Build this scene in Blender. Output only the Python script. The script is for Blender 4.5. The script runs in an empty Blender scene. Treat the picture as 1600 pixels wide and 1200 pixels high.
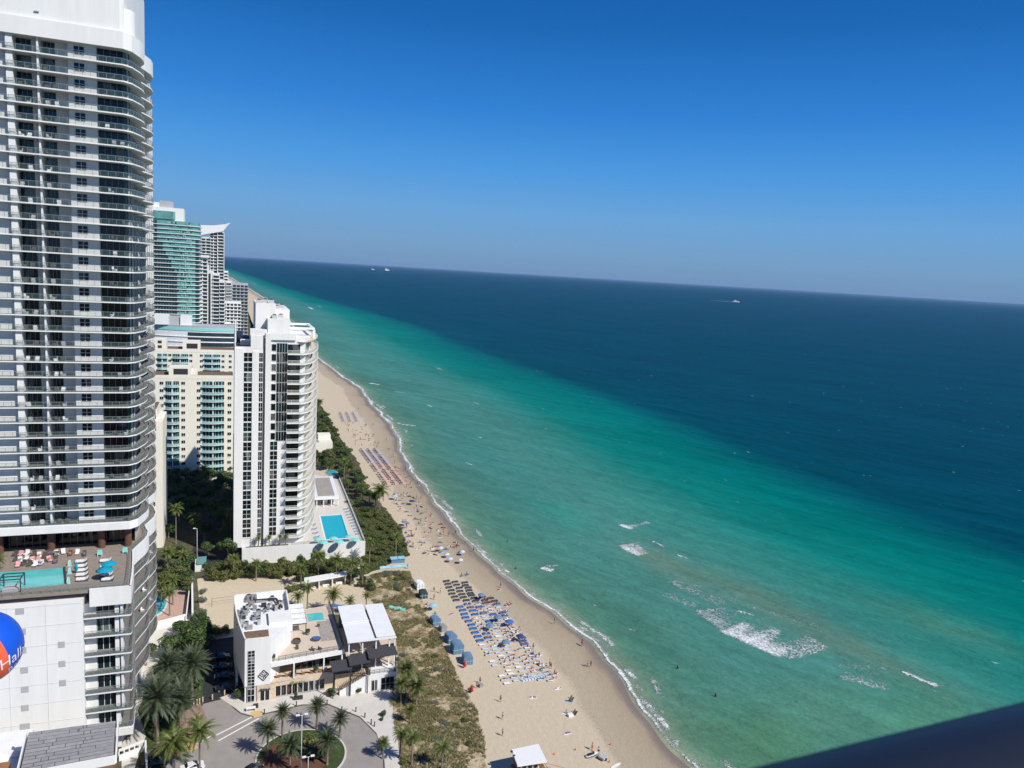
import bpy, math, random
import numpy as np
import mathutils.noise as mn
from mathutils import Vector, Matrix
random.seed(7); rng = np.random.default_rng(7)
S = bpy.context.scene; C = S.collection
# ------------------------------------------------------------------ camera
FP = 1180.0; CH = 100.0
ROLL = math.radians(3.45); PITCH = math.atan(172.9/FP); AZ = math.radians(20.8)
fwd = Vector((math.sin(AZ)*math.cos(PITCH), math.cos(AZ)*math.cos(PITCH), -math.sin(PITCH)))
_r0 = Vector((math.cos(AZ), -math.sin(AZ), 0)); _u0 = _r0.cross(fwd)
CR = _r0*math.cos(ROLL)+_u0*math.sin(ROLL); CU = _u0*math.cos(ROLL)-_r0*math.sin(ROLL)
cam = bpy.data.objects.new('camera', bpy.data.cameras.new('camera')); C.objects.link(cam); S.camera = cam
m = Matrix((CR, CU, -fwd)).transposed().to_4x4(); m.translation = Vector((0, 0, CH)); cam.matrix_world = m
cam.data.sensor_width = 36; cam.data.lens = 36*FP/1600; cam.data.clip_start = 0.05; cam.data.clip_end = 300000
cam.data.dof.use_dof = True; cam.data.dof.focus_distance = 150; cam.data.dof.aperture_fstop = 7
# ------------------------------------------------------------------ world, sun
SUN_EL = 44.0; SUN_AZ = 144.0      # degrees clockwise from +Y
w = bpy.data.worlds.new('World'); S.world = w; w.use_nodes = True
nt = w.node_tree; nt.nodes.clear()
sky = nt.nodes.new('ShaderNodeTexSky'); sky.sky_type = 'NISHITA'; sky.sun_disc = False
sky.sun_elevation = math.radians(SUN_EL); sky.sun_rotation = math.radians(SUN_AZ)
sky.altitude = 100; sky.air_density = 1.0; sky.dust_density = 0.6; sky.ozone_density = 3.0
hs = nt.nodes.new('ShaderNodeHueSaturation'); hs.inputs['Saturation'].default_value = 1.25
gm = nt.nodes.new('ShaderNodeGamma'); gm.inputs[1].default_value = 1.0
tint = nt.nodes.new('ShaderNodeMix'); tint.data_type = 'RGBA'; tint.blend_type = 'MULTIPLY'; tint.inputs[0].default_value = 1
tint.inputs[7].default_value = (0.72, 0.86, 1.12, 1)
bg = nt.nodes.new('ShaderNodeBackground'); bg.inputs[1].default_value = 0.085
wo = nt.nodes.new('ShaderNodeOutputWorld')
nt.links.new(sky.outputs[0], hs.inputs['Color']); nt.links.new(hs.outputs[0], tint.inputs[6])
nt.links.new(tint.outputs[2], gm.inputs[0]); nt.links.new(gm.outputs[0], bg.inputs[0])
# clear winter sky: blue-grey sea haze low down, deep blue above
stc = nt.nodes.new('ShaderNodeTexCoord'); sxyz = nt.nodes.new('ShaderNodeSeparateXYZ'); nt.links.new(stc.outputs['Generated'], sxyz.inputs[0])
srp = nt.nodes.new('ShaderNodeValToRGB'); nt.links.new(sxyz.outputs[2], srp.inputs[0])
el_ = srp.color_ramp.elements; el_[0].position = 0.0; el_[0].color = (.165,.300,.520,1); el_[1].position = 1.0; el_[1].color = (.010,.055,.26,1)
for p_, c_ in ((.03,(.175,.345,.585)),(.075,(.145,.375,.70)),(.13,(.075,.325,.76)),(.20,(.030,.225,.67)),(.29,(.010,.140,.48)),(.37,(.006,.108,.39)),(.6,(.006,.065,.26))):
    e_ = el_.new(p_); e_.color = (*c_, 1)
bg2 = nt.nodes.new('ShaderNodeBackground'); bg2.inputs[1].default_value = 1.0; nt.links.new(srp.outputs[0], bg2.inputs[0])
msh = nt.nodes.new('ShaderNodeMixShader'); msh.inputs[0].default_value = 0.92
nt.links.new(bg.outputs[0], msh.inputs[1]); nt.links.new(bg2.outputs[0], msh.inputs[2]); nt.links.new(msh.outputs[0], wo.inputs[0])
sun = bpy.data.objects.new('sun', bpy.data.lights.new('sun', 'SUN')); C.objects.link(sun)
sun.data.energy = 4.9; sun.data.angle = math.radians(0.53); sun.data.color = (1, 0.955, 0.88)
sd = Vector((math.sin(math.radians(SUN_AZ))*math.cos(math.radians(SUN_EL)), math.cos(math.radians(SUN_AZ))*math.cos(math.radians(SUN_EL)), math.sin(math.radians(SUN_EL))))
sun.rotation_euler = sd.to_track_quat('Z', 'Y').to_euler()
S.view_settings.view_transform = 'Standard'; S.view_settings.look = 'None'; S.view_settings.gamma = 1; S.view_settings.exposure = 0.0
S.cycles.max_bounces = 6; S.cycles.transparent_max_bounces = 10; S.cycles.diffuse_bounces = 3; S.cycles.glossy_bounces = 3
S.cycles.volume_bounces = 0

# ------------------------------------------------------------------ helpers
def ray(px, py): return fwd+CR*((px-800)/FP)+CU*((600-py)/FP)
def G(px, py, z=0.0):
    v = ray(px, py); t = (z-CH)/v.z; return (v.x*t, v.y*t)
def XatY(px, py, Y):
    v = ray(px, py); t = Y/v.y; return (v.x*t, CH+v.z*t)

MATS = {}
def nodes_of(name):
    mt = bpy.data.materials.new(name); mt.use_nodes = True; n = mt.node_tree; b = n.nodes['Principled BSDF']; return mt, n, b
def mat(name, col, rough=0.7, var=0.08, scale=0.6, bump=0.0, metal=0.0, spec=0.4, col2=None, stretch=None, island=0.0, rnd=0.0, bscale=None):
    mt, n, b = nodes_of(name)
    b.inputs['Roughness'].default_value = rough; b.inputs['Metallic'].default_value = metal; b.inputs['Specular IOR Level'].default_value = spec
    tc = n.nodes.new('ShaderNodeTexCoord'); mp = n.nodes.new('ShaderNodeMapping')
    if stretch: mp.inputs['Scale'].default_value = stretch
    n.links.new(tc.outputs['Object'], mp.inputs[0])
    nz = n.nodes.new('ShaderNodeTexNoise'); nz.inputs['Scale'].default_value = scale; nz.inputs['Detail'].default_value = 5; nz.inputs['Roughness'].default_value = 0.65
    n.links.new(mp.outputs[0], nz.inputs[0])
    rp = n.nodes.new('ShaderNodeValToRGB'); rp.color_ramp.elements[0].position = 0.3; rp.color_ramp.elements[1].position = 0.7
    c2 = col2 or tuple(min(1, c*(1+var)) for c in col); c1 = col if col2 else tuple(c*(1-var) for c in col)
    rp.color_ramp.elements[0].color = (*c1, 1); rp.color_ramp.elements[1].color = (*c2, 1)
    n.links.new(nz.outputs[0], rp.inputs[0]); out = rp.outputs[0]
    if island or rnd:
        hsv = n.nodes.new('ShaderNodeHueSaturation'); n.links.new(out, hsv.inputs['Color'])
        if island:
            g = n.nodes.new('ShaderNodeNewGeometry'); src = g.outputs['Random Per Island']; amt = island
        else:
            g = n.nodes.new('ShaderNodeObjectInfo'); src = g.outputs['Random']; amt = rnd
        mr = n.nodes.new('ShaderNodeMapRange'); mr.inputs[3].default_value = 1-amt; mr.inputs[4].default_value = 1+amt
        n.links.new(src, mr.inputs[0]); n.links.new(mr.outputs[0], hsv.inputs['Value']); out = hsv.outputs[0]
    n.links.new(out, b.inputs['Base Color'])
    if bump:
        bp = n.nodes.new('ShaderNodeBump'); bp.inputs['Strength'].default_value = bump; bp.inputs['Distance'].default_value = 0.1
        if bscale:
            nz2 = n.nodes.new('ShaderNodeTexNoise'); nz2.inputs['Scale'].default_value = bscale; nz2.inputs['Detail'].default_value = 4
            n.links.new(mp.outputs[0], nz2.inputs[0]); n.links.new(nz2.outputs[0], bp.inputs['Height'])
        else: n.links.new(nz.outputs[0], bp.inputs['Height'])
        n.links.new(bp.outputs[0], b.inputs['Normal'])
    MATS[name] = mt; return mt
def M(n): return MATS[n]

def glassmat(name, dark, curtain, thr=0.72, rough=0.06, scale=0.5):
    """window glass: dark room behind, with blinds or curtains showing in some panes"""
    mt, n, b = nodes_of(name)
    tc = n.nodes.new('ShaderNodeTexCoord'); gi = n.nodes.new('ShaderNodeObjectInfo')
    ad = n.nodes.new('ShaderNodeVectorMath'); ad.operation = 'ADD'
    ml = n.nodes.new('ShaderNodeVectorMath'); ml.operation = 'SCALE'; ml.inputs['Scale'].default_value = 40
    cb = n.nodes.new('ShaderNodeCombineXYZ'); n.links.new(gi.outputs['Random'], cb.inputs[0]); n.links.new(gi.outputs['Random'], cb.inputs[2])
    n.links.new(cb.outputs[0], ml.inputs[0]); n.links.new(tc.outputs['Object'], ad.inputs[0]); n.links.new(ml.outputs[0], ad.inputs[1])
    mp = n.nodes.new('ShaderNodeMapping'); mp.inputs['Scale'].default_value = (1, 1, 0.35); n.links.new(ad.outputs[0], mp.inputs[0])
    vo = n.nodes.new('ShaderNodeTexVoronoi'); vo.inputs['Scale'].default_value = scale; n.links.new(mp.outputs[0], vo.inputs[0])
    sp = n.nodes.new('ShaderNodeSeparateColor'); n.links.new(vo.outputs['Color'], sp.inputs[0])
    r = n.nodes.new('ShaderNodeValToRGB'); r.color_ramp.interpolation = 'LINEAR'
    r.color_ramp.elements[0].position = 0.0; r.color_ramp.elements[0].color = (*[c*0.4 for c in dark], 1)
    r.color_ramp.elements[1].position = thr+0.08; r.color_ramp.elements[1].color = (*curtain, 1)
    e = r.color_ramp.elements.new(thr); e.color = (*dark, 1)
    n.links.new(sp.outputs[0], r.inputs[0]); n.links.new(r.outputs[0], b.inputs['Base Color'])
    b.inputs['Roughness'].default_value = rough; b.inputs['Specular IOR Level'].default_value = 0.5
    MATS[name] = mt

def thin_glass(name, col, alpha):
    mt, n, b = nodes_of(name); b.inputs['Base Color'].default_value = (*col, 1); b.inputs['Roughness'].default_value = 0.08
    b.inputs['Alpha'].default_value = alpha; MATS[name] = mt

class MB:
    def __init__(s): s.v = []; s.f = []; s.mi = []
    def quad(s, a, b, c, d, m=0):
        i = len(s.v); s.v += [a, b, c, d]; s.f.append((i, i+1, i+2, i+3)); s.mi.append(m)
    def tri(s, a, b, c, m=0):
        i = len(s.v); s.v += [a, b, c]; s.f.append((i, i+1, i+2)); s.mi.append(m)
    def box(s, x0, x1, y0, y1, z0, z1, m=0):
        i = len(s.v)
        s.v += [(x0,y0,z0),(x1,y0,z0),(x1,y1,z0),(x0,y1,z0),(x0,y0,z1),(x1,y0,z1),(x1,y1,z1),(x0,y1,z1)]
        for q in ((0,3,2,1),(4,5,6,7),(0,1,5,4),(1,2,6,5),(2,3,7,6),(3,0,4,7)): s.f.append(tuple(i+k for k in q)); s.mi.append(m)
        return s
    def prism(s, poly, z0, z1, m=0, mtop=None, cap=True, bottom=True):
        a = sum(poly[k][0]*poly[(k+1) % len(poly)][1]-poly[(k+1) % len(poly)][0]*poly[k][1] for k in range(len(poly)))
        if a < 0: poly = poly[::-1]
        i = len(s.v); n = len(poly)
        s.v += [(p[0], p[1], z0) for p in poly]+[(p[0], p[1], z1) for p in poly]
        for k in range(n): s.f.append((i+k, i+(k+1) % n, i+n+(k+1) % n, i+n+k)); s.mi.append(m)
        if cap:
            s.f.append(tuple(i+n+k for k in range(n))); s.mi.append(m if mtop is None else mtop)
            if bottom: s.f.append(tuple(i+k for k in reversed(range(n)))); s.mi.append(m)
        return s
    def tube(s, p0, p1, r0, r1=None, n=8, m=0, cap=True):
        r1 = r0 if r1 is None else r1
        p0 = Vector(p0); p1 = Vector(p1); d = (p1-p0)
        if d.length < 1e-6: return s
        d.normalize(); a = d.orthogonal().normalized(); b = d.cross(a); i = len(s.v)
        for p, r in ((p0, r0), (p1, r1)):
            for k in range(n):
                t = 2*math.pi*k/n; s.v.append(tuple(p+a*(r*math.cos(t))+b*(r*math.sin(t))))
        for k in range(n): s.f.append((i+k, i+(k+1) % n, i+n+(k+1) % n, i+n+k)); s.mi.append(m)
        if cap:
            s.f.append(tuple(i+k for k in reversed(range(n)))); s.mi.append(m); s.f.append(tuple(i+n+k for k in range(n))); s.mi.append(m)
        return s
    def lathe(s, cx, cy, prof, n=12, m=0):
        i = len(s.v)
        for r, z in prof:
            for k in range(n):
                t = 2*math.pi*k/n; s.v.append((cx+r*math.cos(t), cy+r*math.sin(t), z))
        for j in range(len(prof)-1):
            for k in range(n):
                s.f.append((i+j*n+k, i+j*n+(k+1) % n, i+(j+1)*n+(k+1) % n, i+(j+1)*n+k)); s.mi.append(m)
        return s
    def strip(s, pts, z0, z1, m=0, th=0.0):
        """vertical strip along a plan polyline, with thickness to the left"""
        for a, b in zip(pts[:-1], pts[1:]):
            dx, dy = b[0]-a[0], b[1]-a[1]; L = math.hypot(dx, dy) or 1; nx, ny = -dy/L*th, dx/L*th
            i = len(s.v)
            s.v += [(a[0],a[1],z0),(b[0],b[1],z0),(b[0]+nx,b[1]+ny,z0),(a[0]+nx,a[1]+ny,z0),(a[0],a[1],z1),(b[0],b[1],z1),(b[0]+nx,b[1]+ny,z1),(a[0]+nx,a[1]+ny,z1)]
            if th:
                for q in ((0,3,2,1),(4,5,6,7),(0,1,5,4),(1,2,6,5),(2,3,7,6),(3,0,4,7)): s.f.append(tuple(i+k for k in q)); s.mi.append(m)
            else: s.f.append((i, i+1, i+5, i+4)); s.mi.append(m)
        return s
    def mesh(s, name, mats, smooth=False):
        me = bpy.data.meshes.new(name); me.from_pydata(s.v, [], s.f)
        for x in (mats if isinstance(mats, (list, tuple)) else [mats]): me.materials.append(M(x) if isinstance(x, str) else x)
        me.polygons.foreach_set('material_index', s.mi)
        if smooth: me.polygons.foreach_set('use_smooth', [True]*len(s.f))
        me.update(); return me
WL = {}
def link(name, me, parent=None, loc=(0,0,0), rotz=0, kind=None, label=None, cat=None, group=None, scale=None, local=False):
    o = bpy.data.objects.new(name, me); C.objects.link(o)
    if parent is not None:
        o.parent = parent
        o.location = Vector(loc) if local else Vector(loc)-WL.get(parent.name, Vector())
    else: o.location = loc
    WL[o.name] = Vector(loc)
    if rotz: o.rotation_euler.z = rotz
    if scale: o.scale = scale if isinstance(scale, (tuple, list)) else (scale,)*3
    if kind: o['kind'] = kind
    if label: o['label'] = label
    if cat: o['category'] = cat
    if group: o['group'] = group
    return o
def thing(name, label, cat, loc=(0,0,0), rotz=0, group=None, scale=None):
    return link(name, None, None, loc, rotz, None, label, cat, group, scale)
def dup(root, loc, rotz=0, label=None, group=None, scale=None, swap=None):
    r = root.copy(); C.objects.link(r); r.location = loc; r.rotation_euler = (0, 0, rotz)
    WL[r.name] = Vector(loc)
    if label: r['label'] = label
    if group: r['group'] = group
    if scale: r.scale = scale if isinstance(scale, (tuple, list)) else (scale,)*3
    if swap and r.data and r.data.name in swap: r.data = swap[r.data.name]
    for ch in root.children:
        c = ch.copy(); C.objects.link(c); c.parent = r
        if swap and c.data and c.data.name in swap: c.data = swap[c.data.name]
        for g in ch.children:
            d = g.copy(); C.objects.link(d); d.parent = c
            if swap and d.data and d.data.name in swap: d.data = swap[d.data.name]
    return r
def recol(root, old, new):
    """mesh copies of a thing's meshes with one material exchanged: {old mesh name: new mesh}"""
    out = {}
    for o in [root, *root.children, *[g for c in root.children for g in c.children]]:
        if o.data and any(mm and mm.name == old for mm in o.data.materials):
            me = o.data.copy()
            for k, mm in enumerate(me.materials):
                if mm.name == old: me.materials[k] = M(new)
            out[o.data.name] = me
    return out
ORD = ['zeroth','first','second','third','fourth','fifth','sixth','seventh','eighth','ninth','tenth','eleventh','twelfth','thirteenth','fourteenth','fifteenth','sixteenth','seventeenth','eighteenth','nineteenth','twentieth','twenty-first','twenty-second','twenty-third','twenty-fourth','twenty-fifth','twenty-sixth','twenty-seventh','twenty-eighth','twenty-ninth','thirtieth','thirty-first','thirty-second','thirty-third','thirty-fourth']

# ------------------------------------------------------------------ materials
mat('white_stucco', (0.77, 0.77, 0.755), 0.75, 0.055, 0.45, stretch=(1, 1, 0.12), bump=.05, bscale=2)
mat('white_slab', (0.80, 0.80, 0.79), 0.7, 0.05, 0.5)
mat('white_wall_old', (0.74, 0.74, 0.72), 0.8, 0.08, 0.3, stretch=(1, 1, 0.15))
mat('grey_wall', (0.50, 0.50, 0.49), 0.8, 0.06, 0.5)
mat('cream_stucco', (0.80, 0.765, 0.655), 0.8, 0.05, 0.2, stretch=(1, 1, 0.2))
mat('peach_stone', (0.62, 0.50, 0.36), 0.8, 0.16, 1.4)
mat('beige_tile', (0.60, 0.50, 0.40), 0.8, 0.10, 2.0)
mat('dark_steel', (0.035, 0.037, 0.04), 0.5, 0.1, 2)
mat('steel', (0.30, 0.31, 0.32), 0.45, 0.1, 2, metal=0.3)
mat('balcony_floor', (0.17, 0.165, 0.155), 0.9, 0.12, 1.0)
mat('balcony_floor_beige', (0.60, 0.57, 0.51), 0.9, 0.12, 0.7)
mat('white_paint', (0.8, 0.8, 0.79), 0.45, 0.03, 2)
mat('brown_wood', (0.30, 0.145, 0.06), 0.55, 0.25, 3, stretch=(0.3, 1, 4))
mat('brown_column', (0.13, 0.065, 0.045), 0.5, 0.08, 1)
mat('deck_boards', (0.27, 0.225, 0.19), 0.8, 0.18, 1.2, stretch=(1, 1, 1))
mat('roof_grey', (0.045, 0.05, 0.062), 0.7, 0.12, 0.3)
mat('roof_gravel', (0.34, 0.31, 0.28), 0.95, 0.25, 1.5)
mat('roof_white', (0.78, 0.79, 0.80), 0.5, 0.04, 0.4)
mat('rust_roof', (0.11, 0.065, 0.04), 0.9, 0.4, 1.2, col2=(0.25, 0.17, 0.11))
mat('grey_panel', (0.30, 0.295, 0.30), 0.8, 0.14, 1.1, rnd=0.10)
mat('charcoal_canvas', (0.05, 0.052, 0.06), 0.85, 0.15, 2)
mat('aqua_paint', (0.30, 0.68, 0.64), 0.5, 0.05, 1)
mat('teal_rail', (0.34, 0.54, 0.51), 0.25, 0.12, 0.4, rnd=0.15)
mat('teal_facade', (0.07, 0.22, 0.215), 0.2, 0.4, 0.25, col2=(0.16, 0.36, 0.34))
mat('far_glass', (0.03, 0.05, 0.06), 0.15, 0.5, 0.2)
mat('far_grey', (0.42, 0.44, 0.46), 0.8, 0.08, 0.1)
mat('concrete', (0.56, 0.53, 0.48), 0.9, 0.09, 0.5, col2=(0.64, 0.61, 0.56), bump=0.1)
mat('paver_road', (0.275, 0.25, 0.23), 0.9, 0.1, 0.35, col2=(0.33, 0.305, 0.285), bump=0.1)
mat('brick_road', (0.30, 0.20, 0.165), 0.9, 0.14, 0.8)
mat('asphalt', (0.03, 0.032, 0.036), 0.9, 0.15, 0.5)  # driveway shade is partly put into this dark colour
mat('mulch', (0.13, 0.06, 0.035), 0.95, 0.3, 2.5)
mat('lawn', (0.045, 0.068, 0.02), 0.95, 0.3, 1.2)
mat('garden_soil', (0.05, 0.055, 0.028), 0.95, 0.4, 0.3, col2=(0.12, 0.11, 0.06))
mat('pink_paving', (0.48, 0.33, 0.26), 0.9, 0.1, 0.6)
mat('leaf_date', (0.065, 0.09, 0.042), 0.55, 0.15, 1, island=0.45)
mat('leaf_silver', (0.07, 0.092, 0.052), 0.5, 0.15, 1, island=0.5)
mat('leaf_coco', (0.10, 0.13, 0.025), 0.5, 0.25, 0.8, island=0.45)
mat('leaf_dark', (0.035, 0.07, 0.018), 0.6, 0.3, 1, island=0.55, col2=(0.075, 0.115, 0.03))
mat('leaf_olive', (0.08, 0.10, 0.025), 0.6, 0.3, 1, island=0.5, col2=(0.14, 0.15, 0.045))
mat('leaf_grey', (0.13, 0.155, 0.12), 0.6, 0.2, 1, island=0.4)
mat('dry_frond', (0.30, 0.20, 0.09), 0.8, 0.2, 1, island=0.3)
mat('grass_dry', (0.29, 0.25, 0.125), 0.9, 0.3, 0.10, col2=(0.16, 0.165, 0.068), island=0.35)
mat('bark', (0.22, 0.18, 0.14), 0.9, 0.25, 3, stretch=(1, 1, 4), bump=0.4)
mat('skin', (0.33, 0.19, 0.125), 0.6, 0.1, 3, rnd=0.35)
mat('hair', (0.04, 0.025, 0.018), 0.6, 0.2, 3)
for nm, c in dict(cloth_black=(0.02,0.02,0.025), cloth_red=(0.55,0.03,0.03), cloth_blue=(0.05,0.13,0.42), cloth_white=(0.78,0.78,0.77), cloth_navy=(0.03,0.05,0.16), cloth_teal=(0.0,0.30,0.42), cloth_lightblue=(0.26,0.52,0.62), cloth_pink=(0.74,0.42,0.42), cloth_lilac=(0.50,0.46,0.62), cloth_orange=(0.75,0.15,0.03), bed_blue=(0.045,0.13,0.36), bed_dark=(0.055,0.058,0.07), bed_pale=(0.50,0.58,0.68), cloth_bluegrey=(0.13,0.22,0.34), cloth_aqua=(0.20,0.60,0.55), wicker=(0.10,0.085,0.075), cloth_yellow=(0.7,0.6,0.3)).items():
    mat(nm, c, 0.8, 0.12, 3)
mat('ball_blue', (0.01, 0.09, 0.60), 0.35, 0.03, 1)
mat('ball_orange', (0.80, 0.13, 0.06), 0.35, 0.03, 1)
mat('sign_green', (0.20, 0.28, 0.04), 0.6, 0.1, 2)
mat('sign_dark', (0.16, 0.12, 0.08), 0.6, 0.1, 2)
mat('water_pool', (0.03, 0.42, 0.52), 0.08, 0.10, 0.8, bump=0.06, bscale=2.5)
mat('water_pool_pale', (0.10, 0.50, 0.50), 0.08, 0.14, 0.5, bump=0.06, bscale=2.5)
mat('vent_grey', (0.45, 0.45, 0.45), 0.7, 0.05, 1)
mat('line_white', (0.74, 0.74, 0.72), 0.8, 0.08, 2)
mat('tan_yellow', (0.62, 0.42, 0.17), 0.85, 0.1, 2)
mat('rail_metal', (0.016, 0.022, 0.038), 0.42, 0.04, 2, spec=0.5)
glassmat('glass_dark', (0.007, 0.011, 0.014), (0.10, 0.105, 0.10), 0.84)
glassmat('glass_green', (0.006, 0.026, 0.030), (0.13, 0.155, 0.15), 0.80)
glassmat('glass_blind', (0.012, 0.020, 0.022), (0.18, 0.19, 0.19), 0.72, scale=0.9)
thin_glass('rail_glass', (0.10, 0.19, 0.185), 0.26)
thin_glass('rail_glass_pale', (0.50, 0.62, 0.60), 0.30)
thin_glass('rail_glass_teal', (0.25, 0.55, 0.52), 0.55)

# ------------------------------------------------------------------ shoreline and sea
SHY = [-6000,-300,60,120,142,156,173,190,205,222,238,265,292,325,358,400,437,520,617,778,1000,1300,1660,2100,2548,4032,7000,12000,30000,200000]
SHX = [91,91,92,92.3,91,93.2,94.6,91.5,88.8,87.5,85,84.5,83.3,83.4,84.6,89,94,97,99,88,86,92,90.6,78,61,-3,-160,-550,-2300,-14000]
def shoreX(Y):
    Y = np.asarray(Y, float)
    return np.interp(Y, SHY, SHX)+0.5*np.sin(Y/7.3)+0.35*np.sin(Y/3.1+1)+0.8*np.sin(Y/23.)
def grid_mesh(name, xs, ys, zf, attrs, mats):
    X, Y = np.meshgrid(xs, ys); nx, ny = len(xs), len(ys)
    X, Y, Z, A = zf(X, Y)
    co = np.stack([X, Y, Z], -1).reshape(-1, 3).astype(np.float32)
    i = (np.arange(ny-1)[:, None]*nx+np.arange(nx-1)[None, :]).reshape(-1)
    f = np.stack([i, i+1, i+nx+1, i+nx], -1).reshape(-1).astype(np.int32)
    me = bpy.data.meshes.new(name); me.vertices.add(len(co)); me.vertices.foreach_set('co', co.ravel())
    me.loops.add(len(f)); me.loops.foreach_set('vertex_index', f)
    me.polygons.add(len(f)//4); me.polygons.foreach_set('loop_start', np.arange(0, len(f), 4, dtype=np.int32)); me.polygons.foreach_set('loop_total', np.full(len(f)//4, 4, np.int32))
    me.polygons.foreach_set('use_smooth', np.ones(len(f)//4, bool))
    me.update(calc_edges=True)
    for k, a in A.items():
        if a.ndim == 3:
            at = me.attributes.new(k, 'FLOAT_COLOR', 'POINT'); at.data.foreach_set('color', np.concatenate([a, np.ones(a.shape[:2]+(1,))], -1).astype(np.float32).ravel())
        else:
            at = me.attributes.new(k, 'FLOAT', 'POINT'); at.data.foreach_set('value', a.astype(np.float32).ravel())
    for x in mats: me.materials.append(M(x))
    return me
def seg_dist(X, Y, a, b):
    ax, ay = a; bx, by = b; dx, dy = bx-ax, by-ay; L2 = dx*dx+dy*dy
    t = np.clip(((X-ax)*dx+(Y-ay)*dy)/L2, 0, 1)
    sx, sy = X-(ax+t*dx), Y-(ay+t*dy)
    side = np.sign(dx*(Y-ay)-dy*(X-ax))
    return np.hypot(sx, sy), t, side
def noise2(X, Y, seed, scale):
    r = np.random.default_rng(seed); o = np.zeros_like(X)
    for k in range(7):
        a = r.uniform(0, 2*math.pi); f = (0.6+1.3*r.random())/scale; o += np.sin((X*math.cos(a)+Y*math.sin(a))*f*2*math.pi+r.uniform(0, 6.28))
    return o/7
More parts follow.
